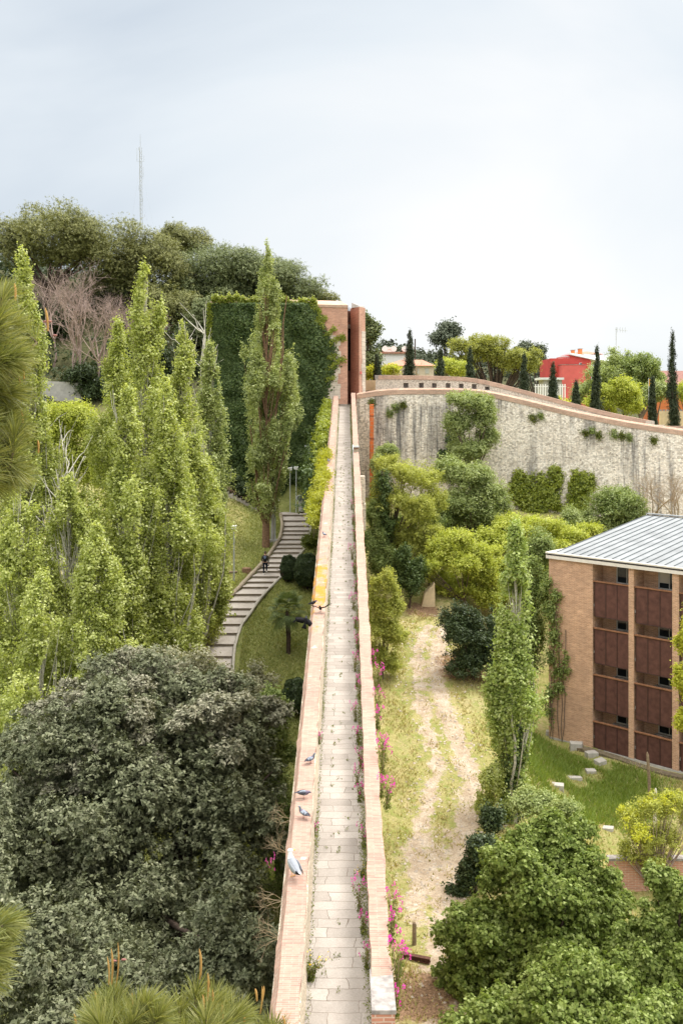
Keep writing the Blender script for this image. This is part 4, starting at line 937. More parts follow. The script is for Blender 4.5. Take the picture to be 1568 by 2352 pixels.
    mb = MB(); mb.hexa([(0.03, 0, zt - .9), (.45, .1, zt - .85), (.45, .12, zt - .85), (.03, .02, zt - .9), (.03, 0, zt - .1), (.5, .1, zt - .25), (.5, .12, zt - .25), (.03, .02, zt - .1)]); mb.build('flag_cloth', ['flag'], t)
house_red()
# ================================================================== trees
def sub_clumps(blobs, k, size=.40, fill=.72):
    """break each crown lobe (x,y,z,rx,ry,rz) into many smaller leaf clumps set around its skin"""
    out = []
    for bl in blobs:
        c = np.array(bl[:3]); r = np.array(bl[3:6]); n = max(4, int(k * (bl[6] if len(bl) > 6 else 1)))
        d = rdir(n); d[:, 2] = np.where(d[:, 2] < -.45, -d[:, 2] * .6, d[:, 2])
        f = fill * (.62 + .62 * rng.random(n))
        s = size * (.45 + .75 * rng.random(n))
        pos = c + d * r * f[:, None]
        rr = np.minimum(r, r.min() * 1.5) * s[:, None]
        out.append(np.concatenate([pos, rr], 1))
        out.append(np.concatenate([c, r * .55])[None])
    return np.concatenate(out)
def limbs(tb, base, tops, r0, seg=6, fork=.35, wob=.05, thin=.25):
    """trunk from base to the mean of the tops, with limbs curving out to each top"""
    tops = np.asarray(tops, float); base = np.asarray(base, float)
    c = tops.mean(0); fk = base + (c - base) * fork
    H = np.linalg.norm(c - base)
    tr = [base + (fk - base) * t + rng.normal(size=3) * wob * H * .12 * (0 < t < 1) for t in np.linspace(0, 1, 5)]
    tr[0] = base - [0, 0, .4]
    tb.add(tr, r0 * np.linspace(1.25, .8, 5), seg)
    for tp in tops:
        st = np.array(tr[-1 if rng.random() < .6 else -2]); mid = st + (tp - st) * .5 + np.array([0, 0, -.08 * np.linalg.norm(tp - st)]) * rng.random() + rng.normal(size=3) * wob * H * .2
        L = [(1 - t) ** 2 * st + 2 * t * (1 - t) * mid + t * t * np.asarray(tp) for t in np.linspace(0, 1, 7)]
        tb.add(L, r0 * np.linspace(.55, thin * .3, 7), 5)
def px_blobs(px, Z, o, depth=.9):
    s = Z / F; res = []
    for q in px:
        x, y, rx, ry = q[:4]; dz = q[4] if len(q) > 4 else 0
        p = P(x, y, Z + dz) - o; res.append((p.x, p.y, p.z, rx * s, depth * rx * s * (q[5] if len(q) > 5 else 1), ry * s))
    return res
def leafy(name, label, px, Z, mat, leaf, n, k=14, cat='tree', base=None, r0=.18, bark='bark', size=.40, fork=.35, group=None, jit=.75, droop=0, aspect=.7, nlimb=9, inner=.45, up=.55, extra=None, fill=.72, foot=None, spr=None):
    bx = base[0] if base else px[0][0]; bz = base[1] if base and len(base) > 1 else Z
    o = at(bx, bz)
    if foot: o = gp(bx, foot); Z = o.y
    t = thing(name, label, cat, o, 0, group)
    bl = px_blobs(px, Z, o); cl = sub_clumps(bl, k, size, fill)
    pos, nr = clump_leaves(cl, n, jit, up, inner, spr=spr or leaf * 1.5)
    leaves('crown', pos, nr, leaf * (.7 + .6 * rng.random(n)), mat, t, aspect, droop=droop)
    tb = TB(); pick = rng.choice(len(cl), min(nlimb, len(cl)), replace=False)
    limbs(tb, (0, 0, 0), cl[pick, :3], r0, fork=fork)
    if extra: extra(tb, cl)
    tb.build('trunk', bark, t)
    return t
def poplar(label, o, H, Rm, n, leaf, mat, bark='birch', z0=.12, r0=.24, nl=46, group=None, dead=0, peak=.3, name='poplar_tree', shape=None, gap=.85):
    t = thing(name, label, 'poplar', o, rng.random() * 6.28, group)
    cl = []; tb = TB()
    bend = rng.normal(size=2) * .25
    ax = lambda h: np.array([bend[0] * math.sin(h / H * 2.2), bend[1] * math.sin(h / H * 1.7), h])
    tb.add([ax(h) - [0, 0, .5 * (h == 0)] for h in np.linspace(0, H * .97, 12)], r0 * (.05 + 1.15 * (1 - np.linspace(0, 1, 12)) ** 2.4), 7)
    for i in range(nl):
        tt = z0 + (1 - z0) * (i + rng.random()) / nl
        u = (tt - z0) / (1 - z0)
        r = Rm * min(1, .55 + .45 * u / peak if u < peak else ((1 - u) / (1 - peak)) ** .8) * (.55 + .75 * rng.random())
        if shape: r *= shape(u)
        ph = rng.random() * 6.283; rr = r * (.2 + .75 * rng.random() ** .7)
        c = ax(tt * H) + np.array([math.cos(ph) * rr, math.sin(ph) * rr, 0])
        w = (.15 + .24 * rng.random()) * (.5 + .55 * r)
        hh = w * (1.8 + 1.7 * rng.random()) + .25
        cl.append((*c, w, w, hh))
        h0 = max(.06 * H, tt * H - (2.2 + 2.2 * rr) * (.6 + .5 * rng.random())); s = ax(h0)
        e = c + [0, 0, hh * .9]
        mid = s + (e - s) * .45 + np.array([math.cos(ph), math.sin(ph), 0]) * rr * .35
        tb.add([(1 - q) ** 2 * s + 2 * q * (1 - q) * mid + q * q * e for q in np.linspace(0, 1, 6)], r0 * (.34 - .22 * tt) * np.linspace(1, .15, 6), 5)
    cl.append((*ax(H * .975), .16, .16, .5)); cl.append((*ax(H * .93), .28, .28, .6))
    for _ in range(dead):
        ph = rng.random() * 6.283; h0 = H * (.55 + .3 * rng.random()); s = ax(h0); e = s + np.array([math.cos(ph) * .9, math.sin(ph) * .9, H * (.15 + .1 * rng.random())])
        tb.add([s + (e - s) * q + rng.normal(size=3) * .06 for q in np.linspace(0, 1, 6)], r0 * .35 * np.linspace(1, .12, 6), 5)
    pos, nr = clump_leaves(np.array(cl), n, .9, .45, .25, spr=leaf * 1.6, per=8)
    hole = wavy(pos * np.array([1, 1, .55]), 1.1, 3.0, 8, int(rng.integers(1, 999))) > gap
    pos, nr = pos[~hole], nr[~hole]; n = len(pos)
    leaves('crown', pos, nr, leaf * (.65 + .7 * rng.random(n)), mat, t, .85, droop=.3)
    for _ in range(int(1 + Rm * 1.1)):
        ph = rng.random() * 6.283; q0 = ax(H * (.02 + .3 * rng.random())); rr = Rm * (.55 + .4 * rng.random()); L = H * (.25 + .3 * rng.random())
        e = q0 + np.array([math.cos(ph) * rr, math.sin(ph) * rr, L]); m_ = q0 + np.array([math.cos(ph) * rr * .8, math.sin(ph) * rr * .8, L * .3])
        tb.add([(1 - q) ** 2 * q0 + 2 * q * (1 - q) * m_ + q * q * e + rng.normal(size=3) * .09 for q in np.linspace(0, 1, 8)], r0 * np.linspace(.5, .12, 8), 5)
    tb.build('trunk', bark, t)
    return t
def branch_tree(tb, base, H, r0, spread=.5, depth=5, nb=4, up=.5, first=.3, seg=5, start=None):
    """a bare tree of forking branches"""
    def grow(p, d, L, r, lev):
        pts = [p]; dd = d.copy()
        for i in range(4):
            dd = unit(dd + rng.normal(size=3) * .13 + np.array([0, 0, up * .12])); pts.append(pts[-1] + dd * L / 4)
        tb.add(pts, r * np.linspace(1, .62, 5), seg if lev < 2 else (4 if lev < 3 else 3))
        if lev >= depth: return
        for k in range(nb if lev else nb + 1):
            nd = unit(dd + rdir(1)[0] * spread * (1 + .25 * lev) + np.array([0, 0, up * .25]))
            q = pts[-1] if k < 2 else pts[int(rng.integers(2, 5))]
            grow(q, nd, L * (.58 + .22 * rng.random()), r * (.5 + .12 * rng.random()), lev + 1)
    grow(np.asarray(base, float) - [0, 0, .3], unit(np.array(start if start else (rng.normal() * .1, rng.normal() * .1, 1.))), H * first, r0, 0)

# ---- the poplar grove on the left
GP = 'poplars of the grove left of the garden stairs'
def top_h(x, y, o): return (HY - y) * o.y / F - o.z
grove = [ # top x, top y, base x, Z, radius, leaves, material, label
    (352, 612, 322, 63, 2.0, 52000, 'poplar', 'tallest yellow green poplar of the left grove, its pointed tip standing against the dark pines', 2),
    (262, 748, 268, 65, 1.9, 40000, 'poplar', 'shorter poplar with a rounded double tip just left of the tallest poplar of the grove', 1),
    (33, 590, 40, 60, 1.75, 38000, 'poplar', 'tall bright poplar at the left edge, rising behind the near pine branch', 3),
    (86, 705, 92, 61, 1.5, 28000, 'poplar', 'slim poplar with bleached bare twigs, second from the left edge', 4),
    (425, 760, 415, 68, 1.6, 30000, 'poplar', 'poplar with bleached dead branches sticking out of its top, right side of the grove', 5),
    (492, 800, 470, 72, 1.3, 22000, 'poplar_grey', 'narrow grey green poplar nearest to the ivy covered tower', 1),
    (400, 905, 385, 59, 2.0, 42000, 'poplar', 'broad poplar in front of the tallest one, with long white limbs', 3),
    (300, 905, 300, 57, 1.9, 36000, 'poplar', 'poplar with pale bark in the middle of the grove, its tip below the double tip', 3),
    (165, 1110, 170, 55, 2.0, 34000, 'poplar_deep', 'low broad poplar in front of the yellow tree, left of the middle', 2),
    (60, 1130, 70, 53, 2.1, 34000, 'poplar_deep', 'low leafy poplar with several white stems at the left edge below the pine branch', 3),
    (215, 1215, 230, 51, 1.9, 28000, 'poplar', 'short poplar at the lower front of the grove, above the dark oak', 2),
    (470, 985, 452, 64, 1.7, 32000, 'poplar', 'poplar bordering the stairs, lower than its neighbours', 2),
    (110, 1330, 110, 49, 1.9, 26000, 'poplar_deep', 'lowest front poplar at the left, just above the top of the holm oak', 2),
    (510, 1105, 470, 66, 1.1, 14000, 'poplar_deep', 'small leaning poplar whose leafy branch reaches over the lamp post by the stairs', 0),
]
for tx, ty, bx, Z, Rm, n, mat, lab, dead in grove:
    o = at((tx + bx) / 2, Z)
    H = top_h(tx, ty, o)
    poplar(lab, o, H, Rm * 1.27, int(n * 1.8), .145 if Z > 55 else .13, 'poplar' if mat == 'poplar_deep' else mat, 'birch', .08, .2, int(60 + H * 3.0), GP, dead, .42)
# the leafy branch over the lamp post
# ---- tall poplar by the stairs
o = gp(611, 1255)
poplar('tall slim grey green poplar with a reddish furrowed trunk right beside the garden stairs', o, top_h(588, 563, o), 2.35, 105000, .135, 'poplar_grey', 'bark_red', .135, .30, 120, None, 0, .42,
       shape=lambda u: 1 - .30 * math.exp(-((u - .72) / .06) ** 2))
# ---- poplar on the right in front of the brick building
o = at(1178, 48.3)
tp = poplar('slender poplar with ivy on its trunk, standing alone in front of the brick building', o, top_h(1165, 1222, o), 1.5, 78000, .13, 'poplar_deep', 'birch', .04, .2, 80, None, 1, .36,
       shape=lambda u: (1 + .16 * math.sin(u * 23)) * (1 - .42 * math.exp(-((u - .08) / .14) ** 2)) * (1 - .15 * math.exp(-((u - .6) / .05) ** 2)), gap=1.2)
iv = []
for h in np.arange(.3, 6.5, .3): iv.append((rng.normal() * .12, rng.normal() * .12, h, .42, .42, .4))
pos, nr = clump_leaves(np.array(iv), 5200, .6, .2, .6); leaves('trunk_ivy', pos, nr, .15, 'ivy', tp)
# ---- holm oak and neighbours, lower left
def rosette_tree(name, label, px, Z, mat, leaf, m, k, cat, base, r0, size, group=None, per=7, droop=0, nlimb=26, top=None, fill=.88, up=.7, inner=.72, aspect=.5):
    o = at(*base); t = thing(name, label, cat, o, 0, group)
    cl = sub_clumps(px_blobs(px, Z, o), k, size, fill)
    p, n, tg, sz = rosettes(cl, m, per, leaf, up, .45, inner, .2, droop, .5)
    V, Fq = leaf_arrays(p, n, sz, aspect, .12, 0, tg); mesh_np('crown', V, Fq, mat, t)
    if top:  # paler leaves over the crown top, painted as if lit from above
        c2 = sub_clumps(px_blobs(top[0], Z, o), int(k * .9), size * .9, .98); p, n, tg, sz = rosettes(c2, top[2], per, leaf, .9, .5, .8, .16, droop)
        V, Fq = leaf_arrays(p, n, sz, aspect, .12, 0, tg); mesh_np('lit_young_leaves', V, Fq, top[1], t)
    tb = TB(); pick = rng.choice(len(cl), min(nlimb, len(cl)), replace=False); limbs(tb, (0, 0, 0), cl[pick, :3], r0, fork=.3); tb.build('trunk', 'dark_bark', t)
    return t
rosette_tree('holm_oak', 'huge dark grey green holm oak filling the lower left beside the wall', [(330,1960,300,330,0),(150,1800,140,170,3),(480,1760,170,190,2),(330,1640,190,140,3),(560,1960,115,260,0),(110,2080,150,230,-1),(400,2200,250,190,-3),(230,1740,150,140,0),(40,2240,170,160,-9),(300,2330,220,140,-9),(540,2250,100,150,-8),(-40,2000,120,180,-4),(30,1740,80,90,2)],
      40, 'oak', .15, 62000, 40, 'oak', (330, 41), .45, .25, top=([(330,1610,190,110,3),(150,1720,120,100,2.5),(480,1670,150,110,1.5),(240,1770,120,80,0),(90,1840,90,80,1)], 'oak_top', 19000))
leafy('olive_tree', 'silvery olive grey small tree behind the holm oak, at the foot of the stairs', [(430,1570,95,90,0),(350,1560,70,60,0),(590,1600,62,75,2),(540,1640,70,80,0)], 47, 'olive', .13, 42000, 24, 'small tree', (450, 47), .15, 'bark', .32, .3, foot=1760)
leafy('broadleaf_shrub', 'tall dark shrub squeezed between the holm oak and the left parapet', [(625,1720,55,150,0),(640,1950,48,200,-2),(600,1850,60,150,-1)], 44, 'midgreen', .12, 40000, 26, 'shrub', (628, 44), .12, 'bark', .32, .2, foot=1990)
# ---- yellow green trees between the poplars
leafy('maple_tree', 'bright yellow green round tree glowing between the left poplars', [(160,980,62,75,0),(190,1080,58,80,0),(120,1050,40,80,0)], 72, 'yellowgreen', 0.148, 41600, 18, base=(165, 72), r0=.2)
leafy('understorey_tree', 'low yellow green tree under the poplars in the middle of the grove', [(260,1300,90,110,2),(180,1420,110,120,0),(330,1420,80,120,0)], 71, 'yellowgreen', 0.148, 51200, 20, base=(240, 71), r0=.16)
leafy('understorey_tree', 'dusky yellow green bush at the foot of the poplars by the stairs', [(420,1350,70,110,0),(460,1440,40,60,-2)], 67, 'pale', 0.126, 24000, 16, base=(425, 67), r0=.12)
# bare bleached trees among the poplars
for x, y, bx, Z, lab in ((445, 632, 452, 73, 'bleached dead tree with a white forked crown right of the tallest poplar'), (120, 1000, 128, 58, 'bleached leafless tree in front of the bright yellow green tree'), (140, 930, 118, 62, 'white barked leafless sapling between the two left poplars')):
    o = at(bx, Z); t = thing('dead_tree', lab, 'tree', o); tb = TB(); H = top_h(x, y, o)
    for k in range(4):
        ph = rng.random() * 6.28; s = np.array([math.cos(ph) * .2, math.sin(ph) * .2, 0]); e = s + np.array([math.cos(ph) * (.3 + .8 * rng.random()), math.sin(ph) * .6, H * (.8 + .2 * rng.random())])
        pts = [s + (e - s) * q + rng.normal(size=3) * .10 * (q > 0) for q in np.linspace(0, 1, 10)]
        tb.add(pts, .13 * np.linspace(1, .12, 10), 6)
        for j in range(9):
            i = int(rng.integers(5, 9)); p0 = pts[i]; d = unit(np.array([rng.normal() * .5, rng.normal() * .5, 1.0])); tb.add([p0 + d * q * (1.2 + 2 * rng.random()) + rng.normal(size=3) * .05 for q in np.linspace(0, 1, 5)], .045 * np.linspace(1, .2, 5), 4)
    tb.build('branches', 'white_twig', t)

# ---- wooded hill at the back left
def stone_pine(label, px, Z, mat, n, base, leaf=.23, k=30, size=.36):
    px = [(x, y + 4, rx * 1.12, ry * 1.1, dz) for x, y, rx, ry, dz in px] + [(px[0][0], px[0][1] + px[0][3] * .75, px[0][2] * .9, px[0][3] * .6, 2)]
    return leafy('stone_pine', label, px, Z, mat, leaf, int(n * 3.6), int(k * 1.3), 'pine', base, .42, 'dark_bark', size, .45, 'pines on the hill behind the grove', .4, 0, .35, 16, .82, .9, fill=.88, spr=.14)
stone_pine('broad umbrella pine at the left end of the hilltop skyline', [(110,545,118,62,0),(30,570,70,55,0),(190,580,58,52,0)], 122, 'pine_olive', 34000, (105, 122))
stone_pine('ragged olive green pine right under the radio mast', [(290,590,80,62,0),(350,620,70,70,0),(265,640,60,50,0)], 128, 'pine_olive', 30000, (300, 128))
stone_pine('small round pine crown poking above the skyline right of the radio mast', [(415,552,56,34,0)], 150, 'pine_olive', 12000, (415, 150), k=40)
stone_pine('dark umbrella pine at the middle of the hill, with puffy crown clumps', [(480,640,85,66,0),(440,690,70,60,-2)], 134, 'pine', 32000, (470, 134))
stone_pine('dark pine with domed crown behind the tall slim poplar', [(590,640,90,62,0),(540,690,60,50,-2)], 136, 'pine', 30000, (590, 136))
stone_pine('dark pine right of the tall slim poplar, sloping towards the tower', [(665,672,66,50,0),(620,690,60,40,0)], 138, 'pine', 22000, (650, 138))
stone_pine('last pine of the ridge, its crown ending at the tower top', [(728,697,44,34,0),(690,710,50,30,0)], 140, 'pine_olive', 14000, (710, 140))
stone_pine('lower pine in the shade between the bare trees and the ivy tower', [(400,720,70,60,0),(355,760,60,50,0)], 124, 'pine_olive', 22000, (390, 124))
stone_pine('shaded pine behind the left side of the ivy covered tower', [(505,740,60,60,0),(455,790,45,60,0)], 118, 'pine', 20000, (490, 118))
leafy('holm_oak', 'dark holm oak thicket on the slope behind the retaining wall', [(130,760,80,80,2),(60,800,80,80,2),(230,830,70,60,2)], 118, 'shrub', 0.222, 41600, 26, base=(140, 118), r0=.3, bark='dark_bark', size=.34, cat='oak')
leafy('holm_oak', 'dark holm oak under the pines left of the tower', [(330,830,70,70,0),(420,880,60,70,0),(270,880,50,50,0)], 112, 'shrub', 0.222, 38400, 24, base=(350, 112), r0=.3, bark='dark_bark', size=.34, cat='oak')
leafy('hedge_shrub', 'dark evergreen shrub above the grey retaining wall', [(190,865,40,30,0),(230,905,50,34,0)], 106, 'shrub', .22, 9000, 18, 'shrub', (200, 106), .1, 'dark_bark')
# pinkish bare trees
for i, (bx, Z, H, r, lab) in enumerate(((165, 108, 12.8, .3, 'pinkish leafless tree with a wide crown under the left umbrella pine'), (225, 107, 11.5, .3, 'pinkish leafless tree with two pale trunks above the retaining wall'), (283, 110, 9, .24, 'smaller pinkish leafless tree left of the tallest poplar'), (120, 111, 11, .26, 'leafless tree with olive tinted twigs beside the left poplars'))):
    o = at(bx, Z); t = thing('bare_tree', lab, 'tree', o, 0, 'leafless trees on the slope'); tb = TB()
    for k in range(2 if i else 3): branch_tree(tb, (rng.normal() * .5, rng.normal() * .4, 0), H, r * .55, .55, 5, 3, .5, .36)
    tb.build('branches', 'twig', t)
# radio mast
def radio_mast():
    Z = 190; o = P(326, 532, Z); o.z = gz(o.x, Z); s = Z / F; top = P(322, 308, Z); H = top.z - o.z; lat = (HY - 338) * s - o.z
    t = thing('radio_mast', 'thin grey lattice radio mast rising above the hilltop pines', 'mast', o)
    mb = MB(); w_ = .26
    lean = lambda z: -(z / H) * 4 * s
    for a in range(3):
        ph = a * 2.094; mb.tube([(math.cos(ph) * w_ + lean(0), math.sin(ph) * w_, 0), (math.cos(ph) * w_ + lean(lat), math.sin(ph) * w_, lat)], .042, 4)
    z = 0; k = 0
    while z < lat - .9:
        for a in range(3):
            p, q = a * 2.094, (a + 1) * 2.094
            mb.tube([(math.cos(p) * w_ + lean(z), math.sin(p) * w_, z), (math.cos(q) * w_ + lean(z + .9), math.sin(q) * w_, z + .9)], .026, 3)
        z += .9
    mb.build('lattice', ['metal'], t)
    mb = MB(); mb.tube([(lean(lat), 0, lat), (lean(H), 0, H)], [.05, .03], 5); mb.build('whip_aerial', ['metal'], t)
    for y_, dx, hh in ((370, -8, 30), (370, 8, 14), (405, 6, 22), (437, -4, 12), (447, 3, 8), (462, 4, 8), (498, 8, 6), (345, -4, 8)):
        z = (HY - y_) * s - o.z; mb = MB(); mb.tube([(lean(z), 0, z), (lean(z) + dx * s, 0, z), (lean(z) + dx * s, 0, z + hh * s)], .03, 4); mb.build('side_aerial', ['metal'], t)
    mb = MB()
    for dx, y_ in ((-60, 372), (55, 372), (-40, 440), (45, 440)):
        z = (HY - y_) * s - o.z; mb.tube([(lean(z), 0, z), (dx * s, 3, 2)], .006, 3)
    mb.build('guy_wire', ['metal'], t)
radio_mast()

# ---- behind the fortress wall
CYP = 'cypresses in a row behind the fortress wall'
def cypress(x, yt, Zc, w, lab, n=17000):
    o = at(x, Zc); H = (HY - yt) * Zc / F - o.z; W = 1.2 * w * Zc / F
    t = thing('cypress_tree', lab, 'cypress', o, 0, CYP)
    cl = []
    for i in range(46):
        u = (i + rng.random()) / 46; r = W * min(1, (u / .14) ** .5) * (1 - u) ** .55 * (.9 + .2 * rng.random()); ph = rng.random() * 6.28
        cl.append((math.cos(ph) * r * .62, math.sin(ph) * r * .62, .15 + u * (H - .5), max(r * .62, .1), max(r * .62, .1), .6 + .6 * r))
    pos, nr = clump_leaves(np.array(cl), n, .5, .2, .6, spr=.12)
    leaves('crown', pos, nr, .16, 'cypress', t, .35, tang=np.tile([0, 0, 1.], (n, 1)))
    tb = TB(); tb.add([(0, 0, -.3), (0, 0, H * .5), (0, 0, H * .97)], [.16, .1, .03], 6); tb.build('trunk', 'dark_bark', t)
for a in ((866, 815, 99.5, 9, 'shortest cypress, next to the tower in front of the white house'), (941, 758, 99.5, 13, 'tall pointed cypress in front of the beige tiled house, second from the tower'),
          (1011, 800, 99, 11, 'cypress third from the tower, right of the beige house'), (1079, 800, 98.5, 11, 'cypress in front of the large yellow green oak, fourth from the tower'),
          (1204, 812, 97.5, 11, 'cypress at the right side of the large yellow green oak'), (1270, 835, 97, 11, 'conical cypress standing just left of the red house front'),
          (1322, 880, 96.5, 9, 'short cypress at the right foot of the red house'), (1370, 798, 96, 10.5, 'slim tall cypress in front of the round green trees beside the red house'),
          (1497, 868, 95, 8, 'thin low cypress between the round green trees, before the tallest one'), (1543, 762, 95, 12, 'tallest slimmest cypress, near the right edge in front of the sandy wall')):
    cypress(*a)
leafy('oak_tree', 'large spreading yellow green oak behind the fortress wall, between two cypresses', [(1095,810,62,44,0),(1160,830,66,50,0),(1050,800,30,26,0),(1210,835,40,40,2),(1120,785,50,22,0),(1060,845,40,30,0)], 122, 'oak_spring', 0.185, 38400, 22, 'tree', (1140, 122), .4, 'dark_bark', .26, .2, nlimb=40, inner=.2)
leafy('understorey_tree', 'low yellow green bush left of the large oak, behind the inner parapet', [(1040,850,36,24,0)], 108, 'yellowgreen', 0.163, 9600, 14, 'bush', (1040, 108), .1)
leafy('conifer_tree', 'blue green conifer standing out on the far skyline left of the large oak', [(1028,757,22,20,0),(1015,785,30,24,0),(1035,775,24,30,0)], 205, 'bluegreen', .4, 9000, 16, 'conifer', (1022, 205), .3, 'dark_bark')
leafy('conifer_tree', 'dark conifer on the skyline right of the large oak, beside the red house', [(1236,815,16,22,0),(1205,808,22,18,0),(1245,840,10,16,0)], 190, 'bluegreen', .4, 7000, 14, 'conifer', (1228, 190), .3, 'dark_bark')
leafy('pine_tree', 'pine half hidden behind the right edge of the brick tower', [(846,770,22,46,0),(852,830,20,22,0),(838,745,14,20,0)], 108, 'pine', .26, 14000, 20, 'pine', (842, 108), .2, 'dark_bark')
leafy('flowering_shrub', 'bright yellow bush at the foot of the tower behind the walled up gap', [(852,862,12,16,0)], 101.5, 'lime', .2, 2500, 10, 'shrub', (852, 101.5), .05)
leafy('flowering_shrub', 'bright yellow bush in front of the beige tiled house', [(895,852,22,14,0)], 118, 'lime', .22, 3500, 10, 'shrub', (895, 118), .05)
for x, Z, H, lab in ((915, 112, 5.2, 'small leafless tree in front of the beige house, left of its roof ridge'), (975, 112, 6.2, 'wider leafless tree in front of the beige house, right of the tall pointed cypress')):
    o = at(x, Z); t = thing('bare_tree', lab, 'tree', o, 0); tb = TB(); branch_tree(tb, (0, 0, 0), H, .1, .65, 4, 4, .35, .32); tb.build('branches', 'drystem', t)
rt = 'rounded garden trees beside the red house'
leafy('garden_tree', 'big domed green tree hiding the right side of the red house', [(1400,870,70,56,0),(1370,905,50,40,0),(1430,845,42,36,0)], 126, 'ash', 0.200, 32000, 22, 'tree', (1405, 126), .3, group=rt, size=.3, fill=.86)
leafy('garden_tree', 'dark green tree right of the domed tree, below the white roof edge', [(1470,850,44,32,0),(1495,880,28,30,0),(1440,900,40,40,0)], 124, 'midgreen', 0.200, 22400, 20, 'tree', (1468, 124), .3, group=rt, size=.3, fill=.86)
leafy('garden_tree', 'low round yellowish tree just behind the wall, between two slim cypresses', [(1418,912,54,36,0),(1375,930,34,24,0),(1440,935,30,30,0)], 112, 'yellowgreen', 0.178, 24000, 22, 'tree', (1418, 112), .2, group=rt, size=.28, fill=.86)
leafy('garden_tree', 'yellow green tree between the thin low cypress and the tallest cypress', [(1515,905,30,30,0),(1490,915,24,30,0)], 114, 'ash', 0.178, 14400, 18, 'tree', (1512, 114), .2, group=rt, size=.3, fill=.86)
leafy('garden_tree', 'yellow green tree at the right edge behind the tallest cypress', [(1575,905,36,32,0)], 116, 'yellowgreen', 0.178, 9600, 16, 'tree', (1575, 116), .2, group=rt, size=.3, fill=.86)
leafy('low_shrub', 'small yellow bush at the foot of the red house wall', [(1297,935,14,10,0),(1280,925,10,8,0)], 104, 'lime', .2, 2500, 8, 'shrub', (1297, 104), .05)
# far wooded ridge: one mass
def far_wood():
    n = 300; X = rng.uniform(-6, 110, n); Y = rng.uniform(225, 420, n); Z = ground_z(X, Y); r = rng.uniform(2.2, 4.6, n)
    cl = np.stack([X, Y, Z + r * .6, r, r, r * .9], 1); sc = []
    for c in cl:
        d = rdir(7); d[:, 2] = abs(d[:, 2]); sc.append(np.concatenate([c[:3] + d * c[3:] * .7, np.tile(c[3:] * .45, (7, 1))], 1))
    sc = np.concatenate(sc); pos, nr = clump_leaves(sc, 90000, .6, .6, .5)
    o = leaves('woodland', pos, nr, .75, 'bluegreen', None, .7); tag(o, 'hazy wooded ridge beyond the white house', 'woodland', None, 'stuff')
far_wood()
def hill_scrub():
    n = 900; X = rng.uniform(-62, -3, n); Y = rng.uniform(98, 170, n); ok = ~((X > -30) & (Y < 105)); X, Y = X[ok], Y[ok]; Z = ground_z(X, Y); r = rng.uniform(.8, 2.0, len(X))
    pos, nr = clump_leaves(np.stack([X, Y, Z + r * .4, r, r, r], 1), 110000, .6, .5, .5)
    o = leaves('undergrowth', pos, nr, .32, 'shrub', None, .7); tag(o, 'dark undergrowth covering the slope under the pines', 'undergrowth', None, 'stuff')
hill_scrub()
# utility pole with wires
o = at(953, 150); t = thing('utility_pole', 'thin dark utility pole on the far slope behind the beige house', 'pole', o); mb = MB(); zt = (HY - 778) * 150 / F - o.z
mb.tube([(0, 0, 0), (0, 0, zt)], .1, 6); mb.build('pole', ['dark_bark'], t)
mb = MB(); mb.tube([(-7, 0, zt - 3), (0, 0, zt - 1.2), (12, 2, zt - 4)], .02, 3); mb.build('wire', ['metal_dark'], t)

# ---- trees below the fortress wall
leafy('ash_tree', 'green tree with open forked limbs standing against the fortress wall', [(1078,930,58,42,0),(1115,960,36,46,0),(1045,985,40,50,0),(1085,1040,56,36,0),(1120,1010,30,40,0)], 84, 'ash', 0.148, 38400, 13, base=(1078, 84), r0=.22, size=.36, nlimb=20, fork=.5, foot=1190)
leafy('ash_tree', 'mid green bushy tree below the forked tree, in front of the wall', [(1085,1105,54,44,0),(1040,1090,46,44,1),(1125,1140,46,46,0),(1060,1160,56,46,0),(1110,1200,54,40,0),(1150,1175,34,40,1),(1040,1200,46,40,1)], 80, 'ash', 0.148, 54400, 22, base=(1090, 80), r0=.22, foot=1290)
leafy('willow_tree', 'pale yellow green feathery tree next to the right parapet, with ivy on its trunk', [(930,1100,60,60,0),(890,1070,40,36,1),(975,1110,46,50,1),(900,1150,50,50,-1),(960,1180,60,60,-1),(880,1220,36,60,0),(930,1250,60,60,0),(1000,1160,36,50,1),(985,1240,46,50,0),(870,1130,24,50,0)], 75, 'pale', 0.118, 48000, 26, base=(885, 75), r0=.2, size=.26, inner=.2, nlimb=30, bark='bark', foot=1330)
o = at(880, 74); t = thing('ivy_clad_trunk', 'dark trunk wrapped in ivy beside the right parapet, below the feathery tree', 'tree trunk', o); tb = TB(); tb.add([(0, 0, -.3), (.1, 0, 4), (-.1, 0, 8.5)], [.28, .2, .08], 6); tb.build('trunk', 'dark_bark', t)
pos, nr = clump_leaves(np.array([(rng.normal() * .15, rng.normal() * .15, h, .5, .5, .5) for h in np.arange(.2, 8.2, .3)]), 7000, .6, .3, .6); leaves('ivy', pos, nr, .16, 'ivy', t)
leafy('maple_tree', 'bright yellow green tree right of the feathery tree, with several slim stems', [(1050,1245,46,34,0),(1010,1275,46,40,0),(1095,1280,44,40,0),(980,1310,36,30,-1),(1060,1300,50,34,-1),(1115,1320,36,34,0),(1020,1330,36,26,1),(1040,1352,40,24,0),(1090,1356,40,24,0)], 68, 'yellowgreen', 0.133, 38400, 18, base=(1075, 68), r0=.12, fork=.25, nlimb=26, inner=.25, foot=1396)
leafy('maple_tree', 'wide golden green tree in front of the ivy on the wall, behind the grey roof', [(1170,1215,56,32,0),(1235,1215,60,32,0),(1300,1235,52,30,1),(1130,1250,44,36,-1),(1200,1260,56,40,-1),(1270,1270,50,40,-1),(1350,1225,34,26,2),(1240,1320,50,40,-1)], 71, 'yellowgreen', 0.141, 54400, 20, base=(1215, 71), r0=.2, nlimb=20, inner=.3, foot=1390)
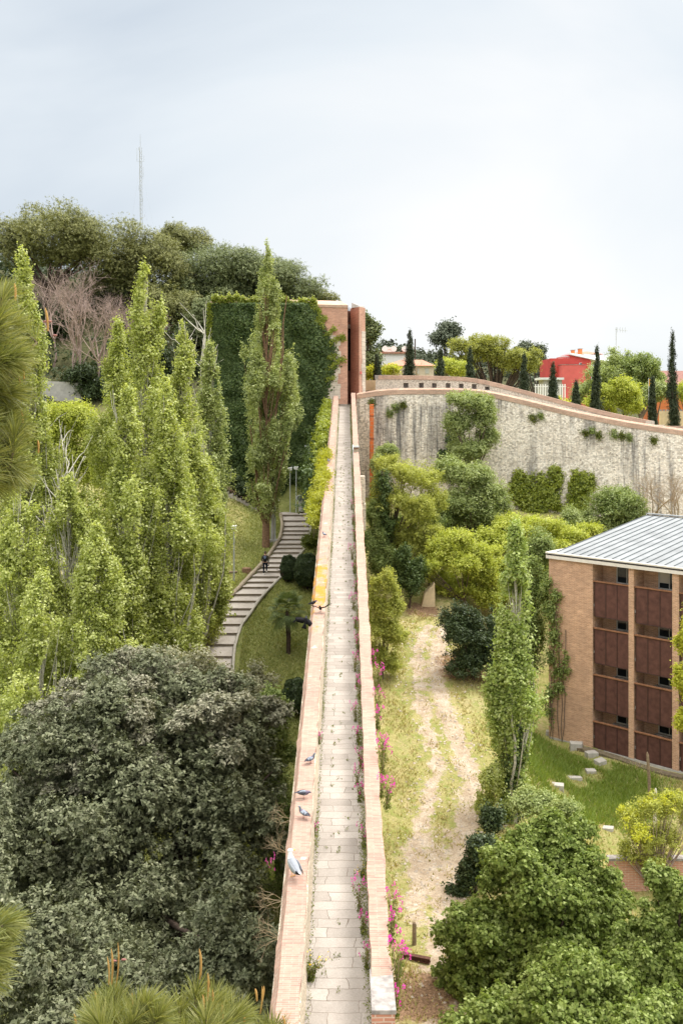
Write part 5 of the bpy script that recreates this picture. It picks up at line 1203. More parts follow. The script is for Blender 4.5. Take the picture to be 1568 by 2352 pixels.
leafy('broadleaf_tree', 'dense mid green tree growing against the left end of the brick building', [(1235,1380,46,110,0),(1215,1500,44,100,0),(1245,1280,40,60,1)], 64.8, 'midgreen', 0.126, 48000, 26, base=(1225, 64.6), r0=.16, foot=1660)
leafy('holm_oak', 'dark green rounded tree at the foot of the fortress wall right of the ivy', [(1410,1165,56,52,0),(1440,1195,40,40,0)], 82, 'midgreen', 0.148, 24000, 20, base=(1412, 82), r0=.16, cat='oak', foot=1235)
leafy('maple_tree', 'loose pale yellow green tree between the dark round shrub and the lone poplar', [(1120,1290,44,40,0),(1150,1330,40,44,0),(1095,1330,36,34,-1),(1165,1385,34,44,0),(1125,1380,36,34,-1),(1190,1300,34,40,1)], 66, 'yellowgreen', .135, 34000, 22, 'tree', (1140, 66), .1, 'bark', .30, .25, inner=.15, nlimb=30, foot=1445)
leafy('willow_tree', 'light feathery young tree under the pale feathery tree, beside the dark ivy mound', [(985,1235,44,40,0),(1010,1265,36,34,0),(955,1265,32,34,0),(990,1290,40,30,0)], 72, 'pale', .13, 24000, 22, 'tree', (985, 72), .08, 'bark', .28, .25, inner=.15, nlimb=30, foot=1345)
leafy('laurel_shrub', 'dark round evergreen shrub beside the dirt track', [(1075,1470,60,74,0),(1070,1525,46,40,0),(1120,1520,52,56,0),(1050,1440,36,46,0),(1135,1460,30,60,1)], 62.5, 'shrub', 0.111, 48000, 34, 'shrub', (1085, 62), .1, 'dark_bark', .26, fill=.9, foot=1560)
leafy('ivy_mound', 'dark ivy covered mound next to the broken stump of wall', [(940,1350,34,46,0),(922,1300,26,46,0),(955,1320,22,40,0)], 69.5, 'ivy', 0.118, 22400, 20, 'ivy', (940, 69.5), .08, 'dark_bark', foot=1398)
leafy('evergreen_shrub', 'grey green dense shrub hugging the right parapet above the yellow bush', [(862,1250,30,60,0),(878,1300,34,50,0),(856,1190,18,40,0)], 66, 'midgreen', 0.118, 24000, 20, 'shrub', (872, 66), .1, foot=1350)
leafy('elder_shrub', 'airy yellow green bush beside the right parapet, over the top of the dirt track', [(880,1350,36,40,0),(865,1400,26,44,0),(905,1400,34,44,0),(880,1450,40,40,0),(910,1470,30,40,0),(868,1510,28,40,0),(900,1530,26,30,0)], 58, 'pale', 0.111, 27200, 24, 'shrub', (878, 58), .08, 'bark', .28, .2, inner=.2, nlimb=20, foot=1560)
leafy('ivy_mound', 'dark green thicket at the wall base between the bushy tree and the golden tree', [(1150,1225,60,34,0),(1090,1240,50,30,-1)], 77, 'midgreen', 0.133, 16000, 18, 'thicket', (1140, 77), .08, foot=1262)
leafy('ivy_mound', 'yellowish thicket at the wall base behind the grey roof', [(1330,1195,50,26,0),(1390,1215,46,22,0),(1300,1215,40,24,0)], 80, 'ash', 0.133, 16000, 18, 'thicket', (1340, 80), .08, foot=1240)
leafy('garden_shrub', 'green bush between the parapet and the feathery tree, under the orange chute', [(868,1080,22,40,0),(862,1140,16,50,0),(890,1040,26,24,1)], 82, 'ash', 0.126, 12800, 18, 'shrub', (868, 82), .08, foot=1200)
leafy('ivy_mound', 'shadowed ivy thicket below the feathery tree on the slope', [(985,1190,60,70,0),(910,1240,50,60,0)], 78, 'midgreen', 0.133, 22400, 18, 'ivy', (970, 78), .08, foot=1290)
for bx, Z, H, lab in ((1500, 83, 7.6, 'brownish leafless tree in front of the right part of the fortress wall'), (1545, 82, 7.0, 'brownish leafless tree at the right edge above the grey roof')):
    o = at(bx, Z); t = thing('bare_tree', lab, 'tree', o); tb = TB(); branch_tree(tb, (0, 0, 0), H, .12, .6, 5, 3, .4, .3); tb.build('branches', 'drystem', t)
# ivy growing up the fortress wall, and plants rooted in its joints
def wall_face(x, y):
    for Z in np.arange(95, 82, -.02):
        p = P(x, y, Z); wp = np.interp(p.x, [q.x for q in OUT], [q.y for q in OUT]); wz = np.interp(p.x, [q.x for q in OUT], [q.z for q in OUT])
        bz = min(gz(p.x, wp - 1), wz - 6) - 1.5; k = np.clip((wz - .42 - p.z) / (wz - .42 - bz), 0, 1)
        if Z <= wp - .55 * k: return p
    return p
def wall_ivy(lab, blobs, n, mat):
    o = wall_face(blobs[0][0], blobs[0][1]); t = thing('climbing_ivy', lab, 'ivy', o)
    cl = []
    for x, y, rx, ry in blobs:
        for _ in range(22):
            a = rng.uniform(0, 6.28); f = rng.random() ** .5
            p = wall_face(x + math.cos(a) * rx * f, y + math.sin(a) * ry * f) - o; s = 88 / F
            cl.append((p.x, p.y - .12, p.z, rx * s * .34, .26, ry * s * .34))
    pos, nr = clump_leaves(np.array(cl), n, .8, .3, .4); nr = unit(nr + np.array([0, -.6, 0])); leaves('foliage', pos, nr, .2, mat, t)
    tb = TB()
    for c in cl[:14]: tb.add([(c[0] * .4, 0.1, -3), (c[0] * .8, c[1], c[2] - 1), (c[0], c[1], c[2])], [.05, .04, .015], 4)
    tb.build('stems', 'bark', t)
wall_ivy('dark green ivy climbing the fortress wall below its middle', [(1225,1130,42,40),(1265,1120,22,46),(1190,1110,24,36),(1240,1170,46,24),(1280,1100,8,24)], 14000, 'ivy_light')
wall_ivy('narrow yellowish ivy climbing the fortress wall right of the larger ivy', [(1335,1150,26,44),(1345,1110,16,24),(1320,1110,8,26)], 7000, 'ivy_light')
wall_ivy('dark ivy on the streaked wall behind the forked green tree', [(1040,1040,16,46),(1020,1070,16,30)], 5000, 'ivy')
for i, (x, y, r, lab) in enumerate(((1222,960,9,'caper tuft high on the wall right of the forked tree'),(1240,955,5,'small tuft beside the higher caper tuft on the wall'),(1343,995,7,'dark tuft in a joint, leftmost of the row at mid height on the right wall'),(1358,990,5,'tiny tuft second in the row on the right wall'),(1372,1000,6,'tuft third in the row on the right wall'),(1408,999,9,'largest dark tuft of the row on the right wall'),(1427,1002,6,'tuft right of the largest one on the right wall'),(1442,1005,7,'last tuft of the row on the right wall'),(1500,1012,6,'lone tuft on the wall near the right edge'),(905,935,10,'grassy tuft under the coping right of the orange chute'),(925,930,7,'small tuft under the coping further right of the orange chute'),(893,950,8,'dark tuft hanging beside the top of the orange chute'),(853,925,9,'weed growing on top of the orange drain chute'))):
    o = wall_face(x, y); t = thing('wall_plant', lab, 'plant', o, 0, 'plants rooted in the fortress wall'); q = r * 88 / F
    n = 350; pos, nr = clump_leaves(np.array([(0, -.08, 0, q, q * .5, q), (q * .5, -.1, -q * .6, q * .7, q * .4, q * .7)]), n, .8, .5, .2); leaves('foliage', pos, nr, .13, 'midgreen' if i % 2 else 'herb', t)
    tb = TB(); tb.add([(0, .15, -.1), (0, -.1, 0), (.05, -.2, q * .6)], [.03, .025, .01], 4); tb.build('stem', 'bark', t)
# ---- lindens and shrubs lower right
LN = 'linden trees in the lower right corner'
rosette_tree('linden_tree', 'big round linden with drooping mid green leaves in the lower right', [(1260,2070,150,160,0),(1125,2200,120,140,0),(1310,2230,150,160,-1),(1180,2020,76,86,1),(1370,2100,80,110,1),(1290,1935,78,66,1),(1195,1960,64,60,1),(1070,2260,70,90,0),(1100,2290,100,110,0),(1150,2400,120,110,-5),(1330,2400,170,120,-6)],
      36, 'linden', .118, 40000, 46, 'linden', (1270, 36), .22, .27, LN, 6, .75, 44, None, .86, .8, .62, .8)
rosette_tree('linden_tree', 'second linden cut off by the right edge, next to the big round one', [(1545,2150,95,130,0),(1500,2260,90,110,-1),(1580,2060,70,70,0),(1460,2190,56,100,0),(1520,2390,100,110,-4)], 33.5, 'linden', .115, 18000, 40, 'linden', (1560, 33.5), .25, .23, LN, 6, .75, 30, None, .92, .8, .62, .8)
leafy('olive_shrub', 'dusky dark shrub peeking out behind the left side of the big linden', [(1105,1965,36,60,0),(1075,2020,36,50,0),(1050,2060,26,30,0),(1130,1890,28,44,1)], 42.5, 'shrub', .12, 16000, 22, 'shrub', (1095, 42.5), .08, 'dark_bark', .3, inner=.25)
leafy('forsythia_shrub', 'airy twiggy shrub with bright yellow tips behind the lindens at right', [(1500,1860,50,34,0),(1450,1880,34,34,0),(1545,1850,40,44,0),(1470,1930,44,44,0),(1530,1930,50,44,0),(1440,1960,24,30,0),(1580,1900,30,60,0),(1500,1975,60,30,0)], 43.5, 'pale', 0.081, 17600, 24, 'shrub', (1505, 43.5), .06, 'twig', .28, .08, inner=.1, nlimb=90, foot=2050)
fs = [o for o in COL.objects if o.name == 'forsythia_shrub'][0]
ft = sub_clumps(px_blobs([(1500,1850,50,20,0),(1450,1875,30,20,0),(1545,1840,40,26,0),(1440,1955,20,16,0),(1470,1915,30,26,-1)], fs.location.y, fs.location), 7, .22, 1.0)
pos, nr = clump_leaves(ft, 2600, .8, .6, .5, spr=.12); leaves('yellow_tips', pos, nr, .09, 'lime', fs)
leafy('acacia_tree', 'bright yellow green slender tree at the right edge in front of the building', [(1570,1480,16,50,0),(1575,1580,30,60,0),(1570,1660,22,40,0),(1590,1420,20,60,0)], 50, 'lime', 0.104, 14400, 18, 'tree', (1590, 50), .1, 'bark', .34, .3, inner=.25)
leafy('young_shrub', 'young leafy shrub at the foot of the lone right poplar', [(1130,1800,32,50,0),(1115,1850,24,40,0)], 50, 'poplar', 0.104, 9600, 14, 'shrub', (1128, 50), .06, inner=.2, foot=1895)
leafy('young_shrub', 'pale leafed shrub between the lone poplar and the big linden', [(1225,1850,50,40,0),(1300,1870,40,34,-2)], 44, 'ash', 0.096, 14400, 16, 'shrub', (1235, 44), .06, inner=.25)
# vine on the end of the brick building
o = Vector((13.13, 63.07, -20.9)); t = thing('climbing_vine', 'green creeper hanging on the left corner of the brick building', 'creeper', o)
u_ = np.array([.712, -.702, 0]); n_ = np.array([-.702, -.712, 0]); cl = []
for s, z, r in [(.1, 10, .5), (.3, 9, .6), (.2, 8, .6), (.5, 7.5, .5), (.35, 6.6, .55), (.55, 5.8, .4), (.2, 5, .5), (1.5, 4.6, .35), (.9, 3.9, .5), (.5, 3.2, .5), (1.3, 5.2, .25), (.2, 2.2, .6)]:
    for _ in range(3): c = u_ * (s + rng.normal() * .25) + n_ * .16; cl.append((c[0], c[1], z + rng.normal() * .35, r * .5, r * .4, r * .8))
pos, nr = clump_leaves(np.array(cl), 4200, .8, .3, .2); leaves('foliage', pos, nr, .15, 'midgreen', t)
tb = TB()
for k in range(5): tb.add([u_ * (.2 + k * .25) + n_ * .05 + np.array([0, 0, h]) + rng.normal(size=3) * .06 * np.array([1, 1, 0]) + n_ * .05 for h in np.linspace(0, 5 + k % 3 * 2, 8)], .025, 4)
tb.build('stems', 'bark', t)

# ---- ivy on the tower
def tower_ivy():
    fl, fr = Vector((-11.9, 91.0, 0)), Vector((.578, 94.0, 0)); d = fr - fl; Ld = d.length; u = d / Ld; n = Vector((u.y, -u.x, 0))
    t = thing('tower_ivy', 'dense dark ivy covering the left two thirds of the brick tower', 'ivy', (-6, 91.5, -9))
    o = Vector(t.location)
    def onw(x, y):      # point of the wall plane seen at a column and row
        k = (x - CX) / F; Z = (fl.x * u.y - fl.y * u.x) / (k * u.y - u.x) ; p = P(x, y, Z); return p
    right = [(690, 712), (700, 716), (735, 730), (760, 742), (800, 768), (830, 772), (850, 764), (900, 748), (960, 742), (1000, 738), (1180, 732)]
    n_l = 95000; ys = 697 + (1182 - 697) * rng.random(n_l); xr = np.interp(ys, [q[0] for q in right], [q[1] for q in right]) + rng.normal(size=n_l) * 6
    xs = 484 + (xr - 484) * rng.random(n_l)
    k = (xs - CX) / F; Z = (fl.x * u.y - fl.y * u.x) / (k * u.y - u.x)
    pos = np.stack([k * Z, Z, (HY - ys) * Z / F], 1)
    s = (pos - np.array(fl)) @ np.array(u)
    bump = .40 + .16 * wavy(pos * np.array([1, 1, .8]), 1.2, 6.5, 12, 5) + .20 * wavy(pos * np.array([1, 1, .7]), .35, 1.4, 6, 15)
    bump = np.clip(bump, .06, None) * (.25 + .75 * rng.random(n_l))
    edge = np.clip((xr - xs) / 40, .25, 1); pos = pos + np.array(n) * (bump * edge)[:, None]
    slope = np.stack([np.zeros(n_l), np.zeros(n_l), np.full(n_l, .4)], 1)
    nr = unit(np.array(n) + slope + .5 * rng.normal(size=(n_l, 3)))
    leaves('foliage', pos - np.array(o), nr, .20 * (.7 + .6 * rng.random(n_l)), 'ivy', t, .85, droop=.8)
    # return of the ivy round the left corner
    m = 16000; z = -9 + 18.6 * rng.random(m); y = 91 + 7 * rng.random(m); p = np.stack([-11.9 - .15 - .3 * rng.random(m), y, z], 1)
    leaves('side_foliage', p - np.array(o), unit(np.array([-1, 0, .3]) + .5 * rng.normal(size=(m, 3))), .22, 'ivy', t, .85)
    # pale new growth along the top and left edge
    m = 8000; x = 486 + (728 - 486) * rng.random(m); k = (x - CX) / F; Z = (fl.x * u.y - fl.y * u.x) / (k * u.y - u.x)
    p = np.stack([k * Z, Z, np.full(m, 9.84) + .2 * rng.normal(size=m) + .12 * wavy(np.stack([x * .12, x * 0, x * 0], 1), 1, 6, 8, 8)], 1) + np.array(n) * (.5 * rng.random(m) - .3)[:, None]
    m2 = 1500; p2 = np.stack([np.full(m2, -12.05) + .12 * rng.normal(size=m2), np.full(m2, 90.8), -1 + 10.6 * rng.random(m2)], 1)
    p = np.concatenate([p, p2]); leaves('new_growth', p - np.array(o), unit(np.array([0, -.5, 1]) + .6 * rng.normal(size=(len(p), 3))), .17, 'ivy_light', t)
    # runners reaching right over the brick and stone
    runs = [[(712,705),(725,707),(733,716),(731,740),(742,752)],[(708,745),(722,738),(736,728)],[(745,770),(762,760),(768,752)],[(755,792),(772,778),(788,772),(786,780)],[(748,850),(766,836),(780,826),(790,826)],[(752,820),(772,818)],[(745,870),(768,868)],[(740,735),(748,728)]]
    P_, N_ = [], []
    for r in runs:
        for (ax, ay), (bx, by) in zip(r[:-1], r[1:]):
            for q in np.linspace(0, 1, 80): 
                p = onw(ax + (bx - ax) * q + rng.normal() * 3.0, ay + (by - ay) * q + rng.normal() * 3.4) + n * (.05 + .2 * rng.random()); P_.append(p - o); N_.append(n)
    P_ = np.array(P_); N_ = unit(np.array(N_) + .5 * rng.normal(size=P_.shape)); leaves('runners', P_, N_, .17, 'ivy_light', t)
    tb = TB()
    for k in range(10):
        x0 = 500 + k * 24; pts = [onw(x0 + 14 * math.sin(i + k), 1172 - i * 45) + n * .04 - o for i in range(9)]; tb.add(pts, np.linspace(.07, .02, 9), 5)
    tb.build('stems', 'bark', t)
tower_ivy()
leafy('evergreen_shrub', 'dark low hedge along the foot of the ivy covered tower', [(560,1128,28,20,0),(590,1145,30,16,0),(530,1105,24,20,0)], 89.3, 'shrub', 0.133, 14400, 20, 'hedge', (565, 89.3), .06, 'dark_bark', .3)
# ivy and bushes along the left parapet
def parapet_plant(lab, name, pts, n, mat, leaf, out=.35, cat='ivy', stems=True):
    """pts: (Z along the wall, offset from the coping's outer edge to the left, height over the walkway, radius)"""
    Z0 = pts[0][0]; o = Vector((XL(Z0) - .6, Z0, WZ(Z0))); t = thing(name, lab, cat, o); cl = []
    for Z, dx, h, r in pts: cl.append((XL(Z) - .58 - dx - o.x, Z - o.y, WZ(Z) + h - o.z, r, r * 1.6, r))
    cl = np.array(cl); sc = []
    for c in cl:
        d = rdir(7); sc.append(np.concatenate([c[:3] + d * c[3:] * .75, np.tile(c[3:] * .5, (7, 1))], 1))
    pos, nr = clump_leaves(np.concatenate(sc), n, .8, .6, .3); leaves('foliage', pos, nr, leaf, mat, t)
    if stems:
        tb = TB()
        for c in cl: tb.add([(c[0] + .05, c[1], c[2] - .9), (c[0] + .02, c[1], c[2] - .4), c[:3]], [.018, .015, .01], 4)
        tb.build('stems', 'bark', t)
    return t
parapet_plant('bright yellow ivy spilling over the left parapet below the tower', 'golden_ivy', [(z, .05 + .12 * math.sin(z * 2), .85 + .2 * math.sin(z), .30) for z in np.arange(54, 66.5, .7)] + [(z, .45, .2, .35) for z in np.arange(52, 60, 1.2)] + [(z, .25, 1.05, .2) for z in np.arange(60, 66, 1.2)], 9500, 'golden', .12)
parapet_plant('yellow green climber heaped against the left parapet close to the tower', 'climbing_shrub', [(z, .45,    .45 + .15 * math.sin(z), .44) for z in np.arange(74, 90, 1.1)] + [(z, .5, -.6, .7) for z in np.arange(72, 90, 1.8)], 13000, 'ivy_light', .17, cat='climber')
parapet_plant('dark green creeper mass under the yellow climber beside the left parapet', 'climbing_shrub', [(z, 1.0, -1.6, .9) for z in np.arange(70, 90, 2)] + [(z, .9, -3.5, 1.1) for z in np.arange(70, 90, 2.4)], 14000, 'ivy', .18, cat='climber')
# clipped bushes on the lawn
def clipped(lab, x, y, Z, rx, ry, n=16000):
    o = gp(x, y + ry * 1.02); Z = o.y; p = P(x, y, Z); t = thing('clipped_bush', lab, 'bush', o, 0, 'clipped round bushes below the left parapet'); s = Z / F
    d = rdir(n); d[:, 2] = np.where(d[:, 2] < -.7, -d[:, 2], d[:, 2]); bump = 1 + .04 * np.sin(d[:, 0] * 9) + .04 * np.sin(d[:, 2] * 11 + d[:, 1] * 5) + .03 * rng.normal(size=n)
    h = p.z - o.z
    pos = np.array([0, 0, h]) + d * np.array([rx * s, rx * s, ry * s]) * bump[:, None]
    leaves('foliage', pos, unit(d + .55 * rng.normal(size=(n, 3))), .14, 'shrub', t)
    tb = TB()
    for k in range(5): tb.add([(rng.normal() * .1, rng.normal() * .1, -.2), tuple(np.array([rng.normal() * .3, rng.normal() * .3, h * .7])), tuple(np.array([rng.normal() * .5, rng.normal() * .5, h * 1.1]))], [.06, .04, .02], 5)
    tb.build('stems', 'dark_bark', t)
clipped('smaller clipped dark round bush at the edge of the stairs, left of its larger twin', 663, 1306, 71.5, 19, 30)
clipped('larger clipped dark round bush against the left parapet beside the stairs', 706, 1312, 69.5, 30, 40, 22000)
clipped('clipped dark bush half hidden at the lower end of the lawn beside the parapet', 680, 1600, 52, 32, 40, 20000)
leafy('flowering_shrub', 'loose green bush with magenta flowers between the stairs and the left parapet', [(722,1190,14,30,0),(715,1250,20,20,-2),(728,1160,10,16,1)], 80, 'herb', .15, 6000, 16, 'shrub', (722, 80), .05, inner=.2, foot=1285)
# fan palm
def palm():
    o = gp(662, 1502); t = thing('fan_palm', 'small fan palm with dark shaggy trunk on the lawn', 'palm', o); H = 2.9
    tb = TB(); tb.add([(0, 0, -.2), (.02, 0, 1), (-.03, 0, 2), (-.06, 0, H)], [.14, .15, .17, .12], 9); tb.build('trunk', 'dark_bark', t)
    V, Fq, n = [], [], 0; st = TB()
    for i in range(34):
        ph = i * 2.399; el = 1.25 - 2.1 * (i / 34) ** 1.0; d = np.array([math.cos(ph) * math.cos(el), math.sin(ph) * math.cos(el), math.sin(el)])
        L = .65 + .25 * rng.random(); c = np.array([-.06, 0, H]) + d * L - np.array([0, 0, .12 * (1.2 - el)])
        st.add([(-.06, 0, H), tuple(np.array([-.06, 0, H]) + d * L * .5), tuple(c)], .014, 4)
        side = unit(np.cross(d, [0, 0, 1.01])); upv = np.cross(side, d)
        for k in range(17):
            a = (k - 8) / 8 * 1.75; dd = d * math.cos(a) + side * math.sin(a); R_ = .62 * (.8 + .3 * math.cos(a * .6)); e = c + dd * R_ + np.array([0, 0, -.16 - .1 * (1 - el)]); m = c + dd * R_ * .55; w_ = unit(np.cross(dd, upv)) * .035
            V += [c, m - w_, e, m + w_]; Fq.append((n, n + 1, n + 2, n + 3)); n += 4
    mesh_np('fronds', np.array(V), np.array(Fq), 'palm', t); st.build('leaf_stalks', 'herb', t)
palm()
# ================================================================== near pine
def pine_shoots(t, shoots, per, length, wid=.0024):
    """shoots: (tip position, direction, length of needled part)"""
    V, Fq, n = [], [], 0
    for p, d, L in shoots:
        k = per; d = np.asarray(d); q = rng.random(k); base = p - d * (L * q)[:, None]
        side = rdir(k); side = unit(side - (side @ d)[:, None] * d)
        a = (.35 + .75 * q + .15 * rng.normal(size=k))[:, None]
        nd = unit(d * np.cos(a) + side * np.sin(a)); ln = (length * (.75 + .4 * rng.random(k)))[:, None]
        mid = base + nd * ln * .55; tip = base + nd * ln + np.array([0, 0, -.10]) * ln
        w = unit(np.cross(nd, rdir(k))) * wid
        V.append(np.stack([base - w * .6, base + w * .6, mid + w, tip + w * .2, tip - w * .2, mid - w], 1).reshape(-1, 3))
        i = n + np.arange(k)[:, None] * 6
        Fq.append(np.concatenate([np.stack([i[:, 0], i[:, 0] + 1, i[:, 0] + 2, i[:, 0] + 5], 1), np.stack([i[:, 0] + 5, i[:, 0] + 2, i[:, 0] + 3, i[:, 0] + 4], 1)])); n += 6 * k
    return mesh_np('needles', np.concatenate(V), np.concatenate(Fq), 'needle', t)
def candle(tb, p, h, r, d=(0, 0, 1)):
    d = unit(np.array(d, float)); pts = [np.asarray(p) + d * h * q + np.array([math.sin(q * 3) * h * .04, 0, 0]) for q in np.linspace(0, 1, 7)]
    tb.add(pts, r * np.array([.7, .85, .9, 1.0, 1.1, .85, .25]), 7)
def near_pine(lab, base, Z, tips, needle, per, cand, pink, limb_to):
    t = thing('pine_tree', lab, 'pine', base); o = np.array(base)
    shoots, wood = [], TB()
    root = np.asarray(limb_to) - o
    wood.add([(0, 0, -.5), tuple(root * np.array([.2, .2, .5])), tuple(root * np.array([.6, .6, .85])), tuple(root)], [.22, .16, .09, .05], 8)
    for (x, y, dz, ang, L) in tips:
        p = np.array(P(x, y, Z + dz)) - o; d = unit(np.array([math.sin(R(ang)), -.25 + .5 * rng.random(), math.cos(R(ang))]))
        shoots.append((p, d, L)); b0 = p - d * L
        m = root + (b0 - root) * .6 - np.array([0, 0, .12]); wood.add([tuple(root), tuple(m), tuple(b0), tuple(p)], [.03, .018, .010, .006], 5)
    for (x, y, dz, hpx, ang) in cand:
        s = (Z + dz) / F; p = np.array(P(x, y, Z + dz)) - o; cd = TB(); candle(cd, p, hpx * s, (.0052 * Z / 5 * (.8 + .4 * rng.random())), (math.sin(R(ang)), -.05, math.cos(R(ang)))); cd.build('candle', 'candle', t)
    for (x, y, dz) in pink:
        p = P(x, y, Z + dz) - Vector(base); r = .006 * Z / 5; mb = [[(p.x + dx, p.y + r * q * math.cos(a), p.z + r * q * math.sin(a)) for a in np.arange(8) * .785] for dx, q in ((-.013, .3), (-.008, .85), (0, 1), (.008, .8), (.015, .25))]
        MB().sweep(mb).build('young_cone', ['cone_pink'], t, True)
    pine_shoots(t, shoots, per, needle)
    wood.build('branches', 'bark', t)
    return t
# pine below the camera, its leader shoots at the bottom edge
tips = [(265, 2290, 0, -4, .16), (450, 2285, .1, 4, .15)]
for _ in range(30):
    x = rng.uniform(195, 370); tips.append((x, rng.uniform(2300, 2420), rng.uniform(-.5, .6), (x - 275) * .35 + rng.normal() * 8, .14))
for _ in range(20):
    x = rng.uniform(400, 560); tips.append((x, rng.uniform(2300, 2430), rng.uniform(-.4, .5), (x - 460) * .4 + rng.normal() * 8, .14))
for _ in range(5): tips.append((rng.uniform(590, 640), rng.uniform(2370, 2420), 0, rng.normal() * 10, .12))
cand = [(256, 2262, 0, 85, 0), (266, 2268, .05, 105, 3), (250, 2262, -.05, 66, -3), (461, 2240, .1, 62, -3), (458, 2250, .12, 40, 4), (475, 2300, .1, 66, 2), (485, 2330, .15, 58, 3), (467, 2330, 0, 46, -2), (510, 2352, 0, 44, 0), (540, 2360, 0, 34, 3), (597, 2330, .1, 66, 4), (602, 2300, .12, 36, 6), (590, 2300, .1, 30, -8), (222, 2320, .1, 44, -5), (236, 2330, 0, 40, 3), (208, 2352, 0, 46, -6), (300, 2330, .1, 50, 4), (322, 2340, 0, 48, 6), (330, 2352, .1, 40, 2), (175, 2362, 0, 34, -8), (345, 2362, 0, 30, 4), (655, 2372, 0, 40, -8), (290, 2352, .2, 44, -3), (560, 2362, .1, 30, 0)]
near_pine('pine growing below the viewpoint with upright orange candles at the bottom edge', (-2.9, 5.4, -21.6), 5.2, tips, .15, 190, cand, [(262, 2208, 0), (284, 2205, 0)], P(350, 2520, 5.2))
tips = []
for _ in range(80):
    y = rng.uniform(660, 1130); lim = 34 * math.exp(-((y - 960) / 210) ** 2) + 20
    x = rng.uniform(-90, lim); tips.append((x, y, rng.uniform(-.4, .6), 62 + rng.normal() * 24 - (y < 760) * 30 + (y > 1050) * 25, .2))
cand = [(35, 690, 0, 40, -2), (110, 760, .1, 54, -6), (46, 880, 0, 46, -14), (55, 870, 0, 36, -8), (10, 900, 0, 40, 0), (52, 985, 0, 44, -4), (88, 1040, .1, 30, -2), (12, 1075, 0, 30, 2)]
near_pine('near pine branch with long needles and orange candles at the left edge', (-3.6, 6.3, -21.6), 6.0, tips, .17, 230, cand, [(114, 738, .1), (104, 738, .1), (126, 770, .1)], P(-190, 1000, 6.0))
tips = [(rng.uniform(-60, 10), rng.uniform(2090, 2260), rng.uniform(-.3, .3), 60 + rng.normal() * 15, .15) for _ in range(16)]
near_pine('needle tip of another pine branch low at the left edge', (-3.4, 5.0, -21.6), 4.6, tips, .14, 130, [(-8, 2130, 0, 30, 0)], [], P(-200, 2260, 4.6))

# ================================================================== flowers and weeds on the wall walk
def flower_proto(seed, h, nst, fl_mat, leaf_mat_='herb', nleaf=150, top=5, wide=.16):
    global rng
    keep = rng; rng = np.random.default_rng(seed)
    o = bpy.data.objects.new('flowering_plant', None); COL.objects.link(o); o.empty_display_size = .1
    tb = TB(); lp, fp = [], []
    for k in range(nst):
        ph = rng.random() * 6.28; a = wide * (.3 + rng.random()); hh = h * (.6 + .45 * rng.random()); e = np.array([math.cos(ph) * a, math.sin(ph) * a, hh])
        pts = [e * q * np.array([q ** .5, q ** .5, 1]) for q in np.linspace(0, 1, 6)]; tb.add(pts, .006 * np.linspace(1, .5, 6), 4)
        for _ in range(nleaf // nst): q = rng.random() ** 1.2 * .8; lp.append(e * q * np.array([q ** .5, q ** .5, 1]) + rng.normal(size=3) * .035)
        fp = []
        for _ in range(top): fp.append(e + np.array([0, 0, -.10 * rng.random()]) + rng.normal(size=3) * np.array([.014, .014, .03]))
        leaves('flower_spike', np.array(fp), rdir(len(fp)), .038, fl_mat, o, .9)
    lp = np.array(lp)
    leaves('foliage', lp, unit(rdir(len(lp)) + [0, 0, .6]), .06, leaf_mat_, o, .45, tang=np.tile([0, 0, 1.], (len(lp), 1)))
    tb.build('stems', 'drystem', o)
    rng = keep
    return o
SN = [flower_proto(s, h, n, 'magenta', 'herb', 190, 7, w_) for s, h, n, w_ in ((1, .72, 8, .16), (2, .55, 7, .14), (3, .85, 9, .2))]
YE = flower_proto(9, .5, 16, 'yellow', 'herb', 420, 2, .3)
used = set()
def put(proto, loc, sc, lab, cat, group, rz):
    if proto.name not in used:
        used.add(proto.name); o = proto; o.location = loc; o.scale = (sc,) * 3; o.rotation_euler = (0, 0, rz); o['label'] = lab; o['category'] = cat
        if group: o['group'] = group
        return o
    o = dup(proto, loc, rz, sc, lab, group); o['category'] = cat; return o
GI = 'magenta flowers along the inside of the right parapet'; GO = 'magenta flowers along the outside of the right parapet'
inside = [19.6, 20.6, 21.3, 23.6, 25.6, 26.4, 27.3, 28.6, 30.0, 31.5, 32.4, 33.6, 35.2, 37.5, 39.5, 41.5, 44, 46, 49, 52, 55]
for i, Z in enumerate(inside):
    put(SN[i % 3], (XR(Z) - .06 - .06 * (i % 3), Z, WZ(Z)), .75 + .25 * ((i * 7) % 5) / 5, 'magenta snapdragon clump rooted at the foot of the right parapet on the walkway side', 'flowers', GI, i * 1.3)
outside = [17.8, 18.3, 18.8, 19.5, 20.2, 24.2, 25.0, 25.8, 27.0, 28.3, 29.6, 31.0, 33.0]
for i, Z in enumerate(outside):
    put(SN[(i + 1) % 3], (XR(Z) + .42 + .05 * (i % 3), Z, WZ(Z) + .42 + .15 * (i % 2)), 1.0 + .2 * (i % 2), 'magenta snapdragon clump growing out of the outer face of the right parapet', 'flowers', GO, i * 2.1)
put(YE, (XL(19.3) + .05, 19.3, WZ(19.3)), 1.0, 'bushy yellow flowered weed at the foot of the left parapet near the bottom edge', 'flowers', None, .5)
put(YE, (XR(22.5) - .1, 22.5, WZ(22.5)), .55, 'small yellow flowered weed at the foot of the right parapet', 'flowers', None, 1.5)
for Z, dx, lab in ((27.6, .02, 'single magenta flower sprig at the top of the left parapet near the upper pigeon'), (23.9, .03, 'single magenta flower at the foot of the left parapet beside the gull')):
    put(SN[1], (XL(Z) - dx, Z, WZ(Z) + (.5 if dx < .03 else .1)), .6, lab, 'flowers', None, .2)
